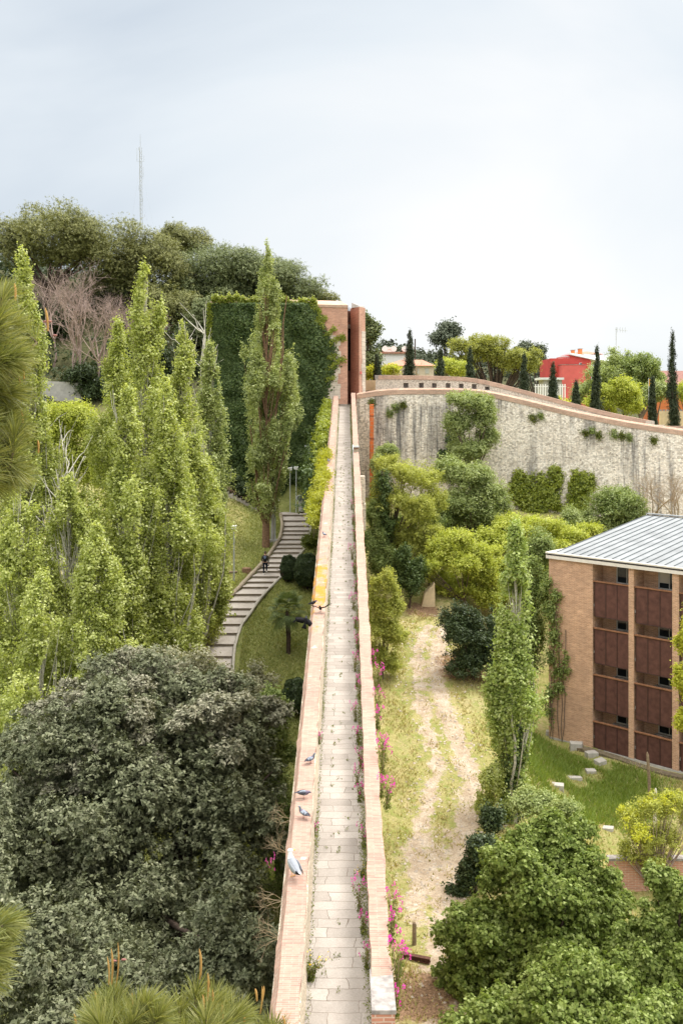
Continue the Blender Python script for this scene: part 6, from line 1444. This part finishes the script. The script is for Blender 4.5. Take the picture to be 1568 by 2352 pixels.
# small weeds along both edges and in the joints
def weeds():
    V = []; N = []; T = []
    def tuft(x, y, z, h, n, sp):
        for _ in range(n):
            V.append((x + rng.normal() * sp, y + rng.normal() * sp * 2, z + h * rng.random() ** 1.4)); N.append(rdir(1)[0] + np.array([0, 0, .5])); T.append((rng.normal() * .6, rng.normal() * .6, 1))
    for Z in np.arange(17, 92, .16):
        d = .6 + .4 * math.sin(Z * .9) + .3 * math.sin(Z * 2.3)
        tuft(XR(Z) - .08 * rng.random(), Z, WZ(Z), .12 + .26 * max(d, .2), int(16 + 26 * max(d, 0)), .05)
        d = math.sin(Z * .8 + 1) + .6 * math.sin(Z * 1.9)
        tuft(XL(Z) + .02, Z, WZ(Z), .04 + .14 * max(d, .2), int(6 + 12 * max(d, .1)), .03)
    for _ in range(150):
        Z = rng.uniform(17.5, 75); tuft(XL(Z) + (XR(Z) - XL(Z)) * rng.choice([.3, .45, .5, .62, .75]) + rng.normal() * .04, Z, WZ(Z), .05, 10, .025)
    V, N, T = np.array(V), unit(np.array(N)), np.array(T)
    o = leaves('weeds', V, N, .05 * (.7 + .8 * rng.random(len(V))), 'herb', None, .35, tang=T); tag(o, 'small green weeds lining the edges and joints of the walkway', 'weeds', None, 'stuff')
weeds()
# dry twigs sticking out on the left of the parapet
for Z, h, lab in ((20.6, .2, 'dry leafless twigs sticking out of the left parapet below the gull'), (21.6, .35, 'dry leafless bush leaning out of the left parapet beside the gull'), (23.4, .3, 'thin dry twigs outside the left parapet beside the lower pigeon'), (24.8, .3, 'sparse dry twigs outside the left parapet beside the middle pigeon')):
    o = Vector((XL(Z) - .62, Z, WZ(Z) + h)); t = thing('dry_shrub', lab, 'dry bush', o); tb = TB()
    for k in range(5): branch_tree(tb, (0, 0, 0), .75, .009, .7, 3, 2, .1, .38, 4, (-1, rng.normal() * .4, .15 + rng.normal() * .3))
    tb.build('twigs', 'drystem', t)
put(SN[0], (XL(22.6) - .95, 22.6, WZ(22.6) - .1), .7, 'magenta flower on a long stem outside the left parapet near the gull', 'flowers', None, 2)

# stone blocks on the grass slope
blocks = [((1322, 1722), .75, .55, .42, 'largest pale stone block, close to the corner of the brick building'), ((1358, 1738), .7, .55, .26, 'pale stone block second in the row from the building'), ((1378, 1756), .6, .5, .24, 'small pale stone block third in the row, half sunk in grass'), ((1356, 1775), .55, .42, .17, 'flat pale stone in the long grass, fourth in the row'), ((1320, 1791), .75, .4, .15, 'thin flat pale stone in the long grass, fifth in the row'), ((1280, 1810), .72, .5, .2, 'pale stone slab nearest the lone poplar, last in the row'), ((1262, 1690), .5, .5, .3, 'pale block half hidden behind the lone poplar leaves'), ((1396, 1908), .5, .35, .16, 'flat pale stone below the stone row, near the lindens')]
for (p, w_, d_, h_, lab) in blocks:
    o = gp(*p); t = thing('stone_block', lab, 'stone block', o, rng.uniform(-.5, .5), 'pale stone blocks on the grass'); mb = MB(); j = lambda: rng.normal() * .03
    mb.hexa([(-w_ / 2 + j(), -d_ / 2, -.2), (w_ / 2, -d_ / 2 + j(), -.2), (w_ / 2 + j(), d_ / 2, -.2), (-w_ / 2, d_ / 2 + j(), -.2), (-w_ / 2 + j(), -d_ / 2, h_ + j()), (w_ / 2, -d_ / 2 + j(), h_), (w_ / 2 + j(), d_ / 2, h_ + j()), (-w_ / 2, d_ / 2 + j(), h_)]); mb.build('stone', ['stone_block'], t, bevel=.03)
# ================================================================== lawn and meadow grass (stuff)
def grass(name, lab, mat, n, xr, yr, ok, h, w=.035):
    X = rng.uniform(*xr, n); Y = rng.uniform(*yr, n); k = ok(X, Y); X, Y = X[k], Y[k]; n = len(X); Z = ground_z(X, Y)
    hh = h * (.5 + rng.random(n)); a = rng.random(n) * 6.28; lean = rng.normal(size=(n, 2)) * .55
    b0 = np.stack([X - np.cos(a) * w, Y - np.sin(a) * w, Z - .02], 1); b1 = np.stack([X + np.cos(a) * w, Y + np.sin(a) * w, Z - .02], 1)
    tp = np.stack([X + lean[:, 0] * hh, Y + lean[:, 1] * hh, Z + hh], 1)
    o = mesh_np(name, np.stack([b0, b1, tp], 1).reshape(-1, 3), np.arange(3 * n).reshape(-1, 3), mat); tag(o, lab, 'grass', None, 'stuff')
sc = [(p[0], p[1]) for p in stair_c]
grass('lawn_grass', 'short mown lawn around the fan palm and the garden stairs', 'grass', 110000, (-14, -.9), (44, 89), lambda X, Y: (poly_dist(X, Y, sc) > 1.35), .11)
def ok_right(X, Y):
    d = np.minimum(poly_dist(X, Y, track_l) / .9, poly_dist(X, Y, track_r) / 1.0); s = (X - 13.13) * .702 + (Y - 63.07) * .712
    return (d + .5 * rng.random(len(X)) > 1.15) & (s < -.4) & (np.sin(X * 1.7 + Y * .8) + np.sin(Y * 1.3 - X) + rng.normal(size=len(X)) * .8 > -.4)
grass('meadow_grass', 'dry straw coloured meadow grass either side of the dirt track', 'grass_dry', 110000, (1, 24), (34, 84), ok_right, .13)
gl = gp(1330, 1790)
grass('lush_grass', 'long lush green grass around the pale stone blocks near the building', 'grass_lush', 60000, (gl.x - 7, gl.x + 6), (gl.y - 9, gl.y + 7), lambda X, Y: (((X - gl.x) / 4.2) ** 2 + ((Y - gl.y) / 6.5) ** 2 + .35 * rng.normal(size=len(X)) < 1) & (((X - 13.13) * .702 + (Y - 63.07) * .712) < -1.2) & (np.min([np.hypot(X - q.x, (Y - q.y) * .6 + .25) for q in (gp(*bb[0]) for bb in blocks)], 0) > .62), .26, .03)
grass('track_tufts', 'green tufts growing along the middle of the dirt track', 'grass_dry', 26000, (2, 14), (34, 74), lambda X, Y: (np.minimum(poly_dist(X, Y, track_l), poly_dist(X, Y, track_r)) < 1.2) & (np.sin(X * 3 + Y * 1.7) + np.sin(Y * 3.1 - X * 2) + .7 * rng.normal(size=len(X)) > 1.0), .12)

# ================================================================== lamps, posts, blocks
def lamp(lab, x, yb, yt, kind, r=.055, Z=None):
    o = gp(x, yb) if Z is None else at(x, Z); H = (HY - yt) * o.y / F - o.z
    t = thing('lamp_post', lab, 'lamp post', o); mb = MB(); mb.tube([(0, 0, -.2), (0, 0, H)], [r, r * .8], 8); mb.build('post', ['metal'], t)
    if kind == 'arm':
        mb = MB(); mb.hexa([(-.42, -.12, H - .10), (.08, -.12, H + .05), (.08, .12, H + .05), (-.42, .12, H - .10), (-.40, -.10, H + .06), (.08, -.10, H + .20), (.08, .10, H + .20), (-.40, .10, H + .06)]); mb.build('lamp_head', ['metal'], t, bevel=.03)
    elif kind == 'box':
        mb = MB(); mb.hexa([(-.16, -.14, H - .02), (.16, -.14, H - .02), (.16, .14, H - .02), (-.16, .14, H - .02), (-.22, -.16, H + .22), (.2, -.16, H + .28), (.2, .16, H + .28), (-.22, .16, H + .22)]); mb.build('lamp_head', ['white'], t, bevel=.02)
    return t
lamp('tall grey lamp post with a tilted lamp head in front of the tower ivy', 710, 1166, 1024, 'arm')
lamp('slim grey lamp post with a small white head, left of the tall lamp post', 680, 1172, 1078, 'box', .05)
lamp('shortest grey lamp post with a small white head, against the dark ivy', 666, 1172, 1080, 'box', .045)
lamp('plain grey lamp post on the lawn left of the walking person, under the poplar leaves', 537, 1336, 1215, 'box', .06)
o = gp(629, 1243); t = thing('utility_pole', 'tall grey concrete pole with a side tube beside the reddish poplar trunk', 'pole', o); H = (HY - 1095) * o.y / F - o.z
mb = MB(); mb.tube([(-.12, 0, -.2), (-.12, 0, H)], [.14, .11], 8); mb.build('pole', ['concrete'], t); mb = MB(); mb.tube([(.09, 0, -.2), (.09, 0, H * .8)], .06, 8); mb.build('side_tube', ['metal'], t)
mb = MB(); mb.box(-.35, .3, -.2, .3, -.3, .14); mb.build('footing', ['concrete'], t)
o = gp(637, 1176); t = thing('garden_lamp', 'small white lamp shade on a thin post against the dark ivy, near the concrete pole', 'garden lamp', o); zt = (HY - 1150) * o.y / F - o.z
mb = MB(); mb.tube([(0, 0, -.1), (0, 0, zt)], .025, 6); mb.build('post', ['metal_dark'], t); mb = MB(); mb.tube([(0, 0, zt), (-.03, 0, zt + .28)], [.19, .08], 10); mb.build('lamp_shade', ['white'], t)
def drum():
    o = gp(692, 1170); t = thing('stone_bin', 'round open mouthed grey drum on a short concrete pillar beside the lamp posts', 'bin', o)
    mb = MB(); mb.tube([(0, 0, -.2), (0, 0, .75)], .26, 12); mb.build('pillar', ['concrete'], t)
    secs = []
    for (yy, r) in ((.35, .31), (-.28, .31), (-.30, .25), (.2, .23)):
        secs.append([(-.12 + r * math.cos(a), yy, .98 + r * math.sin(a) - yy * .15) for a in np.arange(16) * math.pi / 8])
    MB().sweep(secs).build('drum', ['metal'], t, False)
drum()
for p, yt, lab, mat, lean in (((1492, 1838), 1728, 'dark weathered wooden post leaning in front of the brick building', 'wood', -.12), ((1502, 1912), 1811, 'pale thin post in the grass behind the yellow tipped shrub', 'white_twig', .06), ((951, 2172), 2118, 'short round wooden post beside the dirt track at the bottom right of the wall', 'wood', 0)):
    o = gp(*p, z0=25); H = (HY - yt) * o.y / F - o.z; t = thing('wooden_post', lab, 'post', o); mb = MB()
    mb.tube([(0, 0, -.3), (lean * .4, 0, H * .5), (lean, 0, H * .93), (lean * 1.2, 0, H)], [.09, .085, .075, .03], 8); mb.build('timber', [mat], t)
o = gp(955, 2208, z0=25); t = thing('iron_beam', 'rusty dark iron beam lying on the earth near the foot of the wall', 'iron beam', o, -.35); mb = MB()
mb.box(-.55, .55, -.09, .09, .02, .05); mb.box(-.55, .55, -.012, .012, .053, .17); mb.box(-.55, .55, -.09, .09, .173, .20); mb.build('profile', ['rust'], t)
o = gp(566, 1313); t = thing('tree_stump', 'sawn tree stump on the lawn left of the walking person', 'tree stump', o); mb = MB(); mb.tube([(0, 0, -.2), (0, 0, .1), (0, 0, .26)], [.42, .36, .34], 12); mb.build('wood', ['bark_red'], t)
o = gp(528, 1318); t = thing('fallen_log', 'short fallen log on the lawn behind the plain lamp post', 'log', o, .5); mb = MB(); mb.tube([(-.6, 0, .08), (0, .05, .1), (.6, 0, .1)], [.09, .1, .07], 8); mb.build('wood', ['wood'], t)

# ================================================================== birds
def ring(c, t, rw, rh, n=12):
    """ellipse across the spine: half width rw (sideways), half height rh"""
    t = t.normalized(); s = Vector((0, 1, 0)); u = s.cross(t).normalized() * -1
    if u.z < 0 and abs(t.x) > .2: u = -u
    return [c + s * (rw * math.cos(a)) + u * (rh * math.sin(a)) for a in np.arange(n) * 2 * math.pi / n]
def loft_bird(prof, mats):
    """prof: (x, z, half width, half height, material) from the tail to the bill, the bird facing +x"""
    mb = MB(); P_ = [Vector((p[0], 0, p[1])) for p in prof]; n = 12
    for i, p in enumerate(prof):
        t = P_[min(i + 1, len(P_) - 1)] - P_[max(i - 1, 0)]
        mb.v += [tuple(v) for v in ring(P_[i], t, p[2], p[3], n)]
    for k in range(len(prof) - 1):
        for i in range(n): mb.f.append((k * n + i, k * n + (i + 1) % n, (k + 1) * n + (i + 1) % n, (k + 1) * n + i)); mb.m.append(prof[k][4])
    L = len(mb.v); mb.f += [tuple(range(n - 1, -1, -1)), tuple(range(L - n, L))]; mb.m += [prof[0][4], prof[-1][4]]
    return mb
def blade(mb, pts, wid, th, mi):
    """flat tapering feather surface: centre line, widths across y or x, small thickness"""
    secs = []
    for p, w in zip(pts, wid):
        p = Vector(p); a = Vector(w) if not np.isscalar(w) else Vector((0, w, 0)); k = Vector((0, 0, th)); secs.append([p - a, p - a * .3 + k, p + a * .3 + k, p + a, p + a * .3 - k, p - a * .3 - k])
    mb.sweep(secs, mi)
def folded_wing(mb, side, shoulder, tip, w, mi, mi_tip, bars=None, bulge=.02):
    s = Vector(shoulder); e = Vector(tip); secs = []
    K = 8
    for i in range(K + 1):
        q = i / K; c = s + (e - s) * q; c.y = side * (abs(s.y) * (1 - q) ** .6 + abs(e.y) * q + bulge * math.sin(q * 3.1)); h = w * (math.sin(math.pi * min(1, q * .9 + .12)) ** .7) * (1 - .55 * q)
        c2 = c + Vector((0, 0, -.2 * h)); secs.append([c2 + Vector((0, side * -.004, h)), c2 + Vector((0, side * .012, h * .3)), c2 + Vector((0, side * .012, -h * .5)), c2 + Vector((0, side * -.002, -h))])
    m0 = len(mb.f); mb.sweep(secs, mi)
    for f in range(m0, len(mb.f)):
        k = (f - m0) // 4
        if k >= K - 2: mb.m[f] = mi_tip
        elif bars and k in bars: mb.m[f] = mi_tip
def legs(mb, x, z, h, mi, r=.006, sp=.03, foot=.045):
    for s in (-1, 1):
        mb.tube([(x, s * sp, z), (x + .006, s * sp, h * .5), (x, s * sp, .006)], r, 6, mi)
        for a in (-.5, 0, .5): mb.tube([(x, s * sp, .006), (x + foot * math.cos(a), s * sp + foot * math.sin(a), .005)], [r * .9, r * .5], 5, mi)
def gull():
    # tail .. belly .. breast .. neck; the head is turned to the bird's right
    prof = [(-.30, .165, .012, .006, 0), (-.24, .17, .035, .018, 0), (-.17, .185, .062, .045, 0), (-.09, .205, .088, .078, 0), (0, .235, .102, .10, 0), (.075, .275, .095, .10, 0), (.125, .325, .072, .085, 0), (.145, .375, .052, .062, 0), (.15, .42, .042, .046, 0), (.15, .455, .042, .044, 0)]
    mb = loft_bird(prof, 0)
    mb.m = [1 if 12 * 1 <= f < 12 * 6 and math.sin((f % 12 + .5) * math.pi / 6) > .15 else 0 for f in range(len(mb.m))]
    # head looking right: rings run from the nape towards -y
    hs = []
    for (d, rw, rh, dz) in ((.05, .012, .012, .0), (.035, .036, .036, .0), (0, .048, .046, 0), (-.035, .042, .041, -.002), (-.062, .024, .024, -.006), (-.075, .012, .013, -.009)):
        c = Vector((.155, d, .475 + dz)); hs.append([c + Vector((rw * math.cos(a), 0, rh * math.sin(a))) for a in np.arange(12) * math.pi / 6])
    mb.sweep(hs, 0)
    bs = []
    for (d, r1, r2, dz) in ((-.068, .010, .013, -.008), (-.10, .008, .012, -.010), (-.12, .007, .012, -.013), (-.132, .002, .003, -.022)):
        c = Vector((.155, d, .475 + dz)); bs.append([c + Vector((r1 * math.cos(a), 0, r2 * math.sin(a))) for a in np.arange(8) * math.pi / 4])
    mb.sweep(bs, 3)
    for s in (-1, 1): mb.tube([(.155 + s * .036, -.032, .485), (.155 + s * .041, -.034, .485)], .006, 6, 2)
    for s in (-1, 1):
        folded_wing(mb, s, (.095, .074, .295), (-.33, .022, .165), .098, 1, 2, None, .034)
        for q in (-.20, -.245, -.285): mb.tube([(q, s * .048, .185 + (q + .2) * .12), (q - .014, s * .044, .183 + (q + .2) * .12)], .008, 5, 0)
    legs(mb, .0, .15, .16, 3, .0065, .032, .05)
    Z = 20.94; o = (-1.007, Z, WZ(Z) + .98 + .008)
    ob = mb.build('gull', ['f_white', 'f_grey', 'f_black', 'bill'], None, True); ob.location = o; ob.rotation_euler = (0, 0, R(122)); ob.scale = (1.02,) * 3
    tag(ob, 'large white gull with grey wings and black wing tips standing on the left parapet', 'gull')
gull()
def pigeon_mesh(low, mats):
    if not low: prof = [(-.17, .075, .022, .005, 2), (-.12, .085, .026, .010, 2), (-.07, .10, .044, .034, 0), (0, .115, .056, .052, 0), (.05, .135, .052, .052, 4), (.085, .165, .038, .042, 3), (.098, .195, .026, .028, 3), (.102, .215, .022, .022, 3), (.112, .232, .022, .021, 0), (.126, .236, .017, .017, 0), (.137, .232, .008, .008, 2), (.155, .224, .003, .003, 2)]
    else: prof = [(-.19, .125, .022, .005, 2), (-.13, .122, .026, .010, 2), (-.08, .12, .044, .036, 0), (0, .118, .057, .054, 0), (.05, .12, .054, .052, 4), (.09, .128, .042, .042, 4), (.115, .135, .030, .032, 4), (.135, .134, .023, .024, 3), (.15, .126, .018, .018, 3), (.162, .115, .009, .008, 2), (.172, .105, .003, .003, 2)]
    mb = loft_bird(prof, 0)
    for s in (-1, 1): folded_wing(mb, s, (.055, .046, .145 if not low else .14), (-.15, .018, .09 if not low else .135), .046, 0 if not low else 5, 2, (3, 5), .016)
    legs(mb, .0, .075, .07, 1, .0045, .02, .025)
    return mb.build('pigeon', mats, None, True)
def on_coping(fx, fy):
    Z = 13.055 / ((fy - 1630) / 3983 + .1527); return Vector(((fx - 1365.5) * Z / 3983, Z, WZ(Z) + .98 + .006))
PG = 'pigeons on the left parapet'
pm = ['f_light', 'pinkleg', 'f_dark', 'f_neck', 'f_purple', 'f_dark']
pa = pigeon_mesh(False, pm); pb = pigeon_mesh(True, pm)
def placeb(o, fx, fy, rz, lab, first, sc=1.0):
    if not first:
        o = o.copy(); COL.objects.link(o)
    o.location = on_coping(fx, fy); o.rotation_euler = (0, 0, R(rz)); o.scale = (sc,) * 3; tag(o, lab, 'pigeon', PG); return o
placeb(pa, 1215, 3271, 150, 'pale grey pigeon with dark wing bars, the one nearest to the gull', True, 1.05)
placeb(pa, 1241, 3052, 25, 'grey pigeon facing right at the inner coping edge, just beyond the crouching one', False, 1.0)
placeb(pb, 1213, 3192, 2, 'dark slate pigeon crouching level with purple neck, middle of the near three pigeons', True, 1.12)
placeb(pa, 1297, 2145, 140, 'lone pigeon beside the start of the yellow lichen on the left parapet', False, .95)
placeb(pa, 1315, 1848, 130, 'far pigeon on the parapet beside the bright yellow ivy', False, .95)
placeb(pb, 1308, 1814, 160, 'farthest grey pigeon among the bright yellow ivy on the parapet', False, .95)
def jackdaw_body(extra_tail=1, up=0):
    prof = [(-.17 * extra_tail, .10, .03, .005, 0), (-.11, .105, .026, .012, 0), (-.06, .11, .042, .036, 0), (0, .125, .052, .05, 0), (.05, .14, .048, .048, 0), (.085, .158, .036, .038, 1), (.105, .175, .030, .031, 1), (.125, .182, .028, .027, 0), (.142, .18, .018, .018, 0), (.155, .174, .009, .009, 0), (.178, .166, .003, .003, 0)]
    return loft_bird(prof, 0)
JM = ['f_black', 'f_dark', 'f_brown']
mb = jackdaw_body()
for s in (-1, 1): folded_wing(mb, s, (.05, .044, .145), (-.15, .02, .105), .042, 0, 0, None, .014)
legs(mb, .0, .08, .08, 0, .005, .022, .03)
jd = mb.build('jackdaw', JM, None, True); jd.location = on_coping(1250, 2426); jd.rotation_euler = (0, 0, R(28)); jd.scale = (1.15,) * 3; tag(jd, 'black jackdaw standing on the outer edge of the yellow lichen coping', 'jackdaw')
def open_wing(mb, side, root, elbow, tip, c0, c1, mi):
    r, e, t = Vector(root), Vector(elbow), Vector(tip); secs = []
    for q, c, w_ in ((0, r, c0), (.25, r.lerp(e, .6), c0 * 1.05), (.5, e, c0 * 1.08), (.7, e.lerp(t, .4), c1), (.85, e.lerp(t, .75), c1 * .8), (1, t, c1 * .22)):
        back = Vector((-1, 0, -.12)); secs.append([c + Vector((.02, 0, 0)), c + back * w_ * .4 + Vector((0, 0, .012)), c + back * w_, c + back * w_ * .4 - Vector((0, 0, .006))])
    mb.sweep(secs, mi)
    for k in range(5):       # spread wing-tip feathers
        q = .55 + k * .11; c = e.lerp(t, q) + Vector((-c1 * .5, 0, 0)); d = (t - e).normalized() * .06 + Vector((-c1 * .6, 0, -.01)); blade(mb, [c, c + d * .6, c + d * 1.15], [(.014, 0, 0), (.012, 0, 0), (.003, 0, 0)], .002, mi)
mb = jackdaw_body()
for s in (-1, 1): open_wing(mb, s, (.06, s * .04, .15), (.03, s * .16, .185), (-.01, s * .315, .30 if s > 0 else .22), .13, .12, 2)
legs(mb, -.02, .085, .06, 0, .005, .022, .03)
o = mb.build('jackdaw', JM, None, True); p = on_coping(1280, 2452); o.location = p + Vector((.0, 0, .045)); o.rotation_euler = (0, R(-18), R(-100)); o.scale = (1.08,) * 3; tag(o, 'black jackdaw landing on the parapet with both wings raised in a wide V', 'jackdaw')
mb = jackdaw_body(1.1)
open_wing(mb, 1, (.06, .04, .15), (.05, .17, .20), (.0, .31, .23), .15, .13, 0); open_wing(mb, -1, (.06, -.04, .15), (.03, -.14, .10), (-.06, -.24, .03), .15, .13, 0)
blade(mb, [(-.10, 0, .105), (-.16, 0, .10), (-.24, 0, .09)], [.03, .06, .085], .004, 0)
o = mb.build('jackdaw', JM, None, True); o.location = P((1226) * .5742, 2476 * .5742, 35.5) - Vector((0, 0, .12)); o.rotation_euler = (R(12), R(-58), R(62)); o.scale = (1.15,) * 3; tag(o, 'black jackdaw flying beside the parapet, left of the landing one, tail fanned', 'jackdaw')

# ================================================================== the walking person
def skin_mesh(verts, edges, radii, root, name, mat, parent=None, sub=2):
    me = bpy.data.meshes.new(name); me.from_pydata(verts, edges, []); ob = bpy.data.objects.new(name, me); COL.objects.link(ob)
    md = ob.modifiers.new('skin', 'SKIN'); md.use_smooth_shade = True
    if not me.skin_vertices: me.skin_vertices.new()
    for i, r in enumerate(radii):
        sv = me.skin_vertices[0].data[i]; sv.radius = (r, r) if np.isscalar(r) else r; sv.use_root = (i == root)
    s = ob.modifiers.new('sub', 'SUBSURF'); s.levels = sub; s.render_levels = sub
    bpy.context.view_layer.update()
    ev = ob.evaluated_get(bpy.context.evaluated_depsgraph_get()); m2 = bpy.data.meshes.new_from_object(ev); m2.name = name
    COL.objects.unlink(ob); bpy.data.objects.remove(ob)
    m2.materials.clear(); m2.materials.append(M[mat])
    m2.polygons.foreach_set('use_smooth', [True] * len(m2.polygons))
    return link(bpy.data.objects.new(name, m2), parent)
def person():
    o = P(608.5, 1317, planeZ(1317)); base = Vector((o.x, o.y, 0))
    # stand on the tread under the left foot: follow the tread between its risers
    ys = [(1850 + y / 2.614) * .5742 for y in (1090, 1135, 1190)]
    zl = None
    rows = [(planeZ(y), (HY - y) * planeZ(y) / F) for y in ys]      # (Z, z) of nosings, far to near
    def tread_z(Y):
        for (Zf, zf), (Zn, zn) in zip(rows[:-1], rows[1:]):
            if Zn <= Y <= Zf: q = (Y - Zn) / (Zf - Zn); return zn + (zf - .17 - zn) * q
        return rows[-1][1]
    z0 = tread_z(o.y); stp = .17
    # facing +y, right = +x
    hip = Vector((0, .06, .90)); J = {}
    v, r, e = [], [], []
    def add(p, rad, par=None):
        v.append(tuple(p)); r.append(rad); k = len(v) - 1
        if par is not None: e.append((par, k))
        return k
    pel = add((0, .05, .93), (.15, .10)); sp = add((0, .08, 1.12), (.135, .095), pel); ch = add((0, .12, 1.32), (.165, .11), sp); nk = add((0, .18, 1.48), .055, ch)
    hd = add((0, .23, 1.56), .08, nk); hd2 = add((0, .255, 1.66), .088, hd); ht = add((0, .26, 1.73), .05, hd2)
    hl = add((-.095, .04, .86), .085, pel); kl = add((-.10, .06, .47), .058, hl); al = add((-.10, .0, .09), .04, kl); tl = add((-.11, .13, .035), .035, al)
    hr = add((.095, .07, .86), .085, pel); kr = add((.11, .24, .55), .06, hr); ar = add((.105, .14, .09 + stp), .04, kr); tr = add((.115, .28, .035 + stp), .035, ar)
    sl = add((-.19, .13, 1.38), .065, ch); el = add((-.26, .06, 1.12), .046, sl); wl = add((-.19, .24, .98), .032, el); pl = add((-.15, .30, .95), .034, wl)
    sr = add((.19, .13, 1.38), .065, ch); er = add((.245, .10, 1.10), .046, sr); wr = add((.25, .16, .86), .03, er); pr = add((.25, .18, .79), .034, wr)
    for pp, d in ((pl, Vector((.5, .7, -.4)).normalized()), (pr, Vector((0, .25, -1)).normalized())):
        for k in range(5):
            off = Vector((0, (k - 1.5) * .018, 0)); p0 = Vector(v[pp]) + off + d * .02
            if k == 4: p0 = Vector(v[pp]) + Vector((0, .04, .02)); dd = (d + Vector((-.2, .5, 0))).normalized()
            else: dd = d
            a = add(p0 + dd * .03, .009, pp); b_ = add(p0 + dd * .055 + Vector((-.01, 0, 0)), .008, a); add(p0 + dd * (.07 + .006 * (k % 3)) + Vector((-.022, 0, 0)), .007, b_)
    p = skin_mesh(v, e, r, 0, 'person', 'skin')
    p.location = (o.x, o.y, z0); tag(p, 'person with a black backpack and camouflage jacket walking up the garden stairs', 'person')
    # hair on the back and top of the head
    mb = MB(); secs = []
    for (zz, rw, rd, cy) in ((1.575, .055, .05, .19), (1.61, .085, .085, .215), (1.66, .094, .102, .235), (1.71, .088, .096, .242), (1.745, .06, .066, .245), (1.762, .02, .02, .246)): secs.append([(rw * math.cos(a), cy + rd * math.sin(a), zz) for a in np.arange(14) * 2 * math.pi / 14])
    mb.sweep(secs); mb.build('hair', ['hair'], p, True)
    jv = [v[i] for i in (pel, sp, ch, nk, sl, el, wl, sr, er, wr)]; jr = [(.168, .125), (.16, .12), (.19, .135), .075, .085, .066, .046, .085, .066, .046]; je = [(0, 1), (1, 2), (2, 3), (2, 4), (4, 5), (5, 6), (2, 7), (7, 8), (8, 9)]
    jv[0] = (0, .05, .88); jv[3] = (0, .165, 1.45)
    skin_mesh(jv, je, jr, 0, 'jacket', 'camo', p)
    tv = [v[i] for i in (pel, hl, kl, al, hr, kr, ar)]; skin_mesh([(0, .05, .95)] + tv[1:], [(0, 1), (1, 2), (2, 3), (0, 4), (4, 5), (5, 6)], [(.15, .11), .102, .074, .055, .102, .074, .055], 0, 'trousers', 'navy', p)
    for (x, y, z) in ((-.105, .0, 0), (.11, .14, stp)):
        mb = MB(); secs = []
        for (dy, w_, h_) in ((-.07, .03, .07), (-.04, .045, .10), (.03, .048, .085), (.12, .05, .06), (.19, .042, .045), (.21, .015, .03)): secs.append([(x - w_, y + dy, z + .003), (x + w_, y + dy, z + .003), (x + w_ * .9, y + dy, z + h_ * .7), (x + w_ * .4, y + dy, z + h_), (x - w_ * .4, y + dy, z + h_), (x - w_ * .9, y + dy, z + h_ * .7)])
        mb.sweep(secs); mb.build('shoe', ['white'], p)
    # backpack: a thing of its own
    t = thing('backpack', 'black backpack with a blue grey pocket on the back of the walking person', 'backpack', (o.x, o.y, z0))
    mb = MB(); secs = []
    for (z, w_, d0, d1) in ((1.02, .12, -.10, .0), (1.06, .155, -.15, .02), (1.2, .165, -.17, .03), (1.34, .155, -.13, .04), (1.44, .12, -.08, .05), (1.48, .06, -.03, .06)): secs.append([(-w_, d1, z), (-w_ * .95, d0 * .6, z), (-w_ * .6, d0, z), (w_ * .6, d0, z), (w_ * .95, d0 * .6, z), (w_, d1, z)])
    mb.sweep(secs); mb.build('bag', ['black'], t, True)
    mb = MB(); mb.sweep([[(-.02, -.155, 1.22), (.02, -.155, 1.22), (.02, -.19, 1.22), (-.02, -.19, 1.22)], [(-.075, -.15, 1.27), (.075, -.15, 1.27), (.07, -.18, 1.27), (-.07, -.18, 1.27)], [(-.09, -.125, 1.36), (.09, -.125, 1.36), (.08, -.155, 1.36), (-.08, -.155, 1.36)], [(-.08, -.09, 1.43), (.08, -.09, 1.43), (.07, -.115, 1.43), (-.07, -.115, 1.43)]]); mb.build('pocket', ['bluegrey'], t)
    for s in (-1, 1):
        mb = MB(); mb.tube([(s * .1, -.02, 1.46), (s * .12, .09, 1.50), (s * .13, .25, 1.40), (s * .13, .24, 1.2), (s * .14, .05, 1.06)], .02, 6); mb.build('strap', ['black'], t)
    t = thing('camera', 'small black camera held in the right hand of the walking person', 'camera', (o.x + .255, o.y + .2, z0 + .68))
    mb = MB(); mb.box(-.035, .035, -.06, .06, -.05, .06); mb.build('camera_body', ['black'], t, bevel=.012)
    mb = MB(); mb.tube([(-.036, 0, 0), (-.09, 0, -.01)], .03, 10); mb.build('lens', ['metal_dark'], t)
person()


def gravel():
    n = 2600; q = rng.random(n); P1 = np.array(track_l); P2 = np.array(track_r); V, Fq = [], []
    for i in range(n):
        T = P1 if i % 2 else P2; k = rng.integers(0, len(T) - 1); p = T[k] + (T[k + 1] - T[k]) * rng.random() + rng.normal(size=2) * .75; r = .025 + .075 * rng.random() ** 3; z = gz(p[0], p[1])
        o = len(V); V += [(p[0] + r * (.7 + .6 * rng.random()), p[1], z), (p[0], p[1] + r, z), (p[0] - r, p[1], z), (p[0], p[1] - r * (.6 + .6 * rng.random()), z), (p[0] + rng.normal() * r * .3, p[1], z + r * .8)]
        Fq += [(o, o + 1, o + 4), (o + 1, o + 2, o + 4), (o + 2, o + 3, o + 4), (o + 3, o, o + 4)]
    o = mesh_np('gravel', np.array(V), np.array(Fq), 'pebble'); tag(o, 'loose pale stones scattered along the dirt track', 'gravel', None, 'stuff')
gravel()
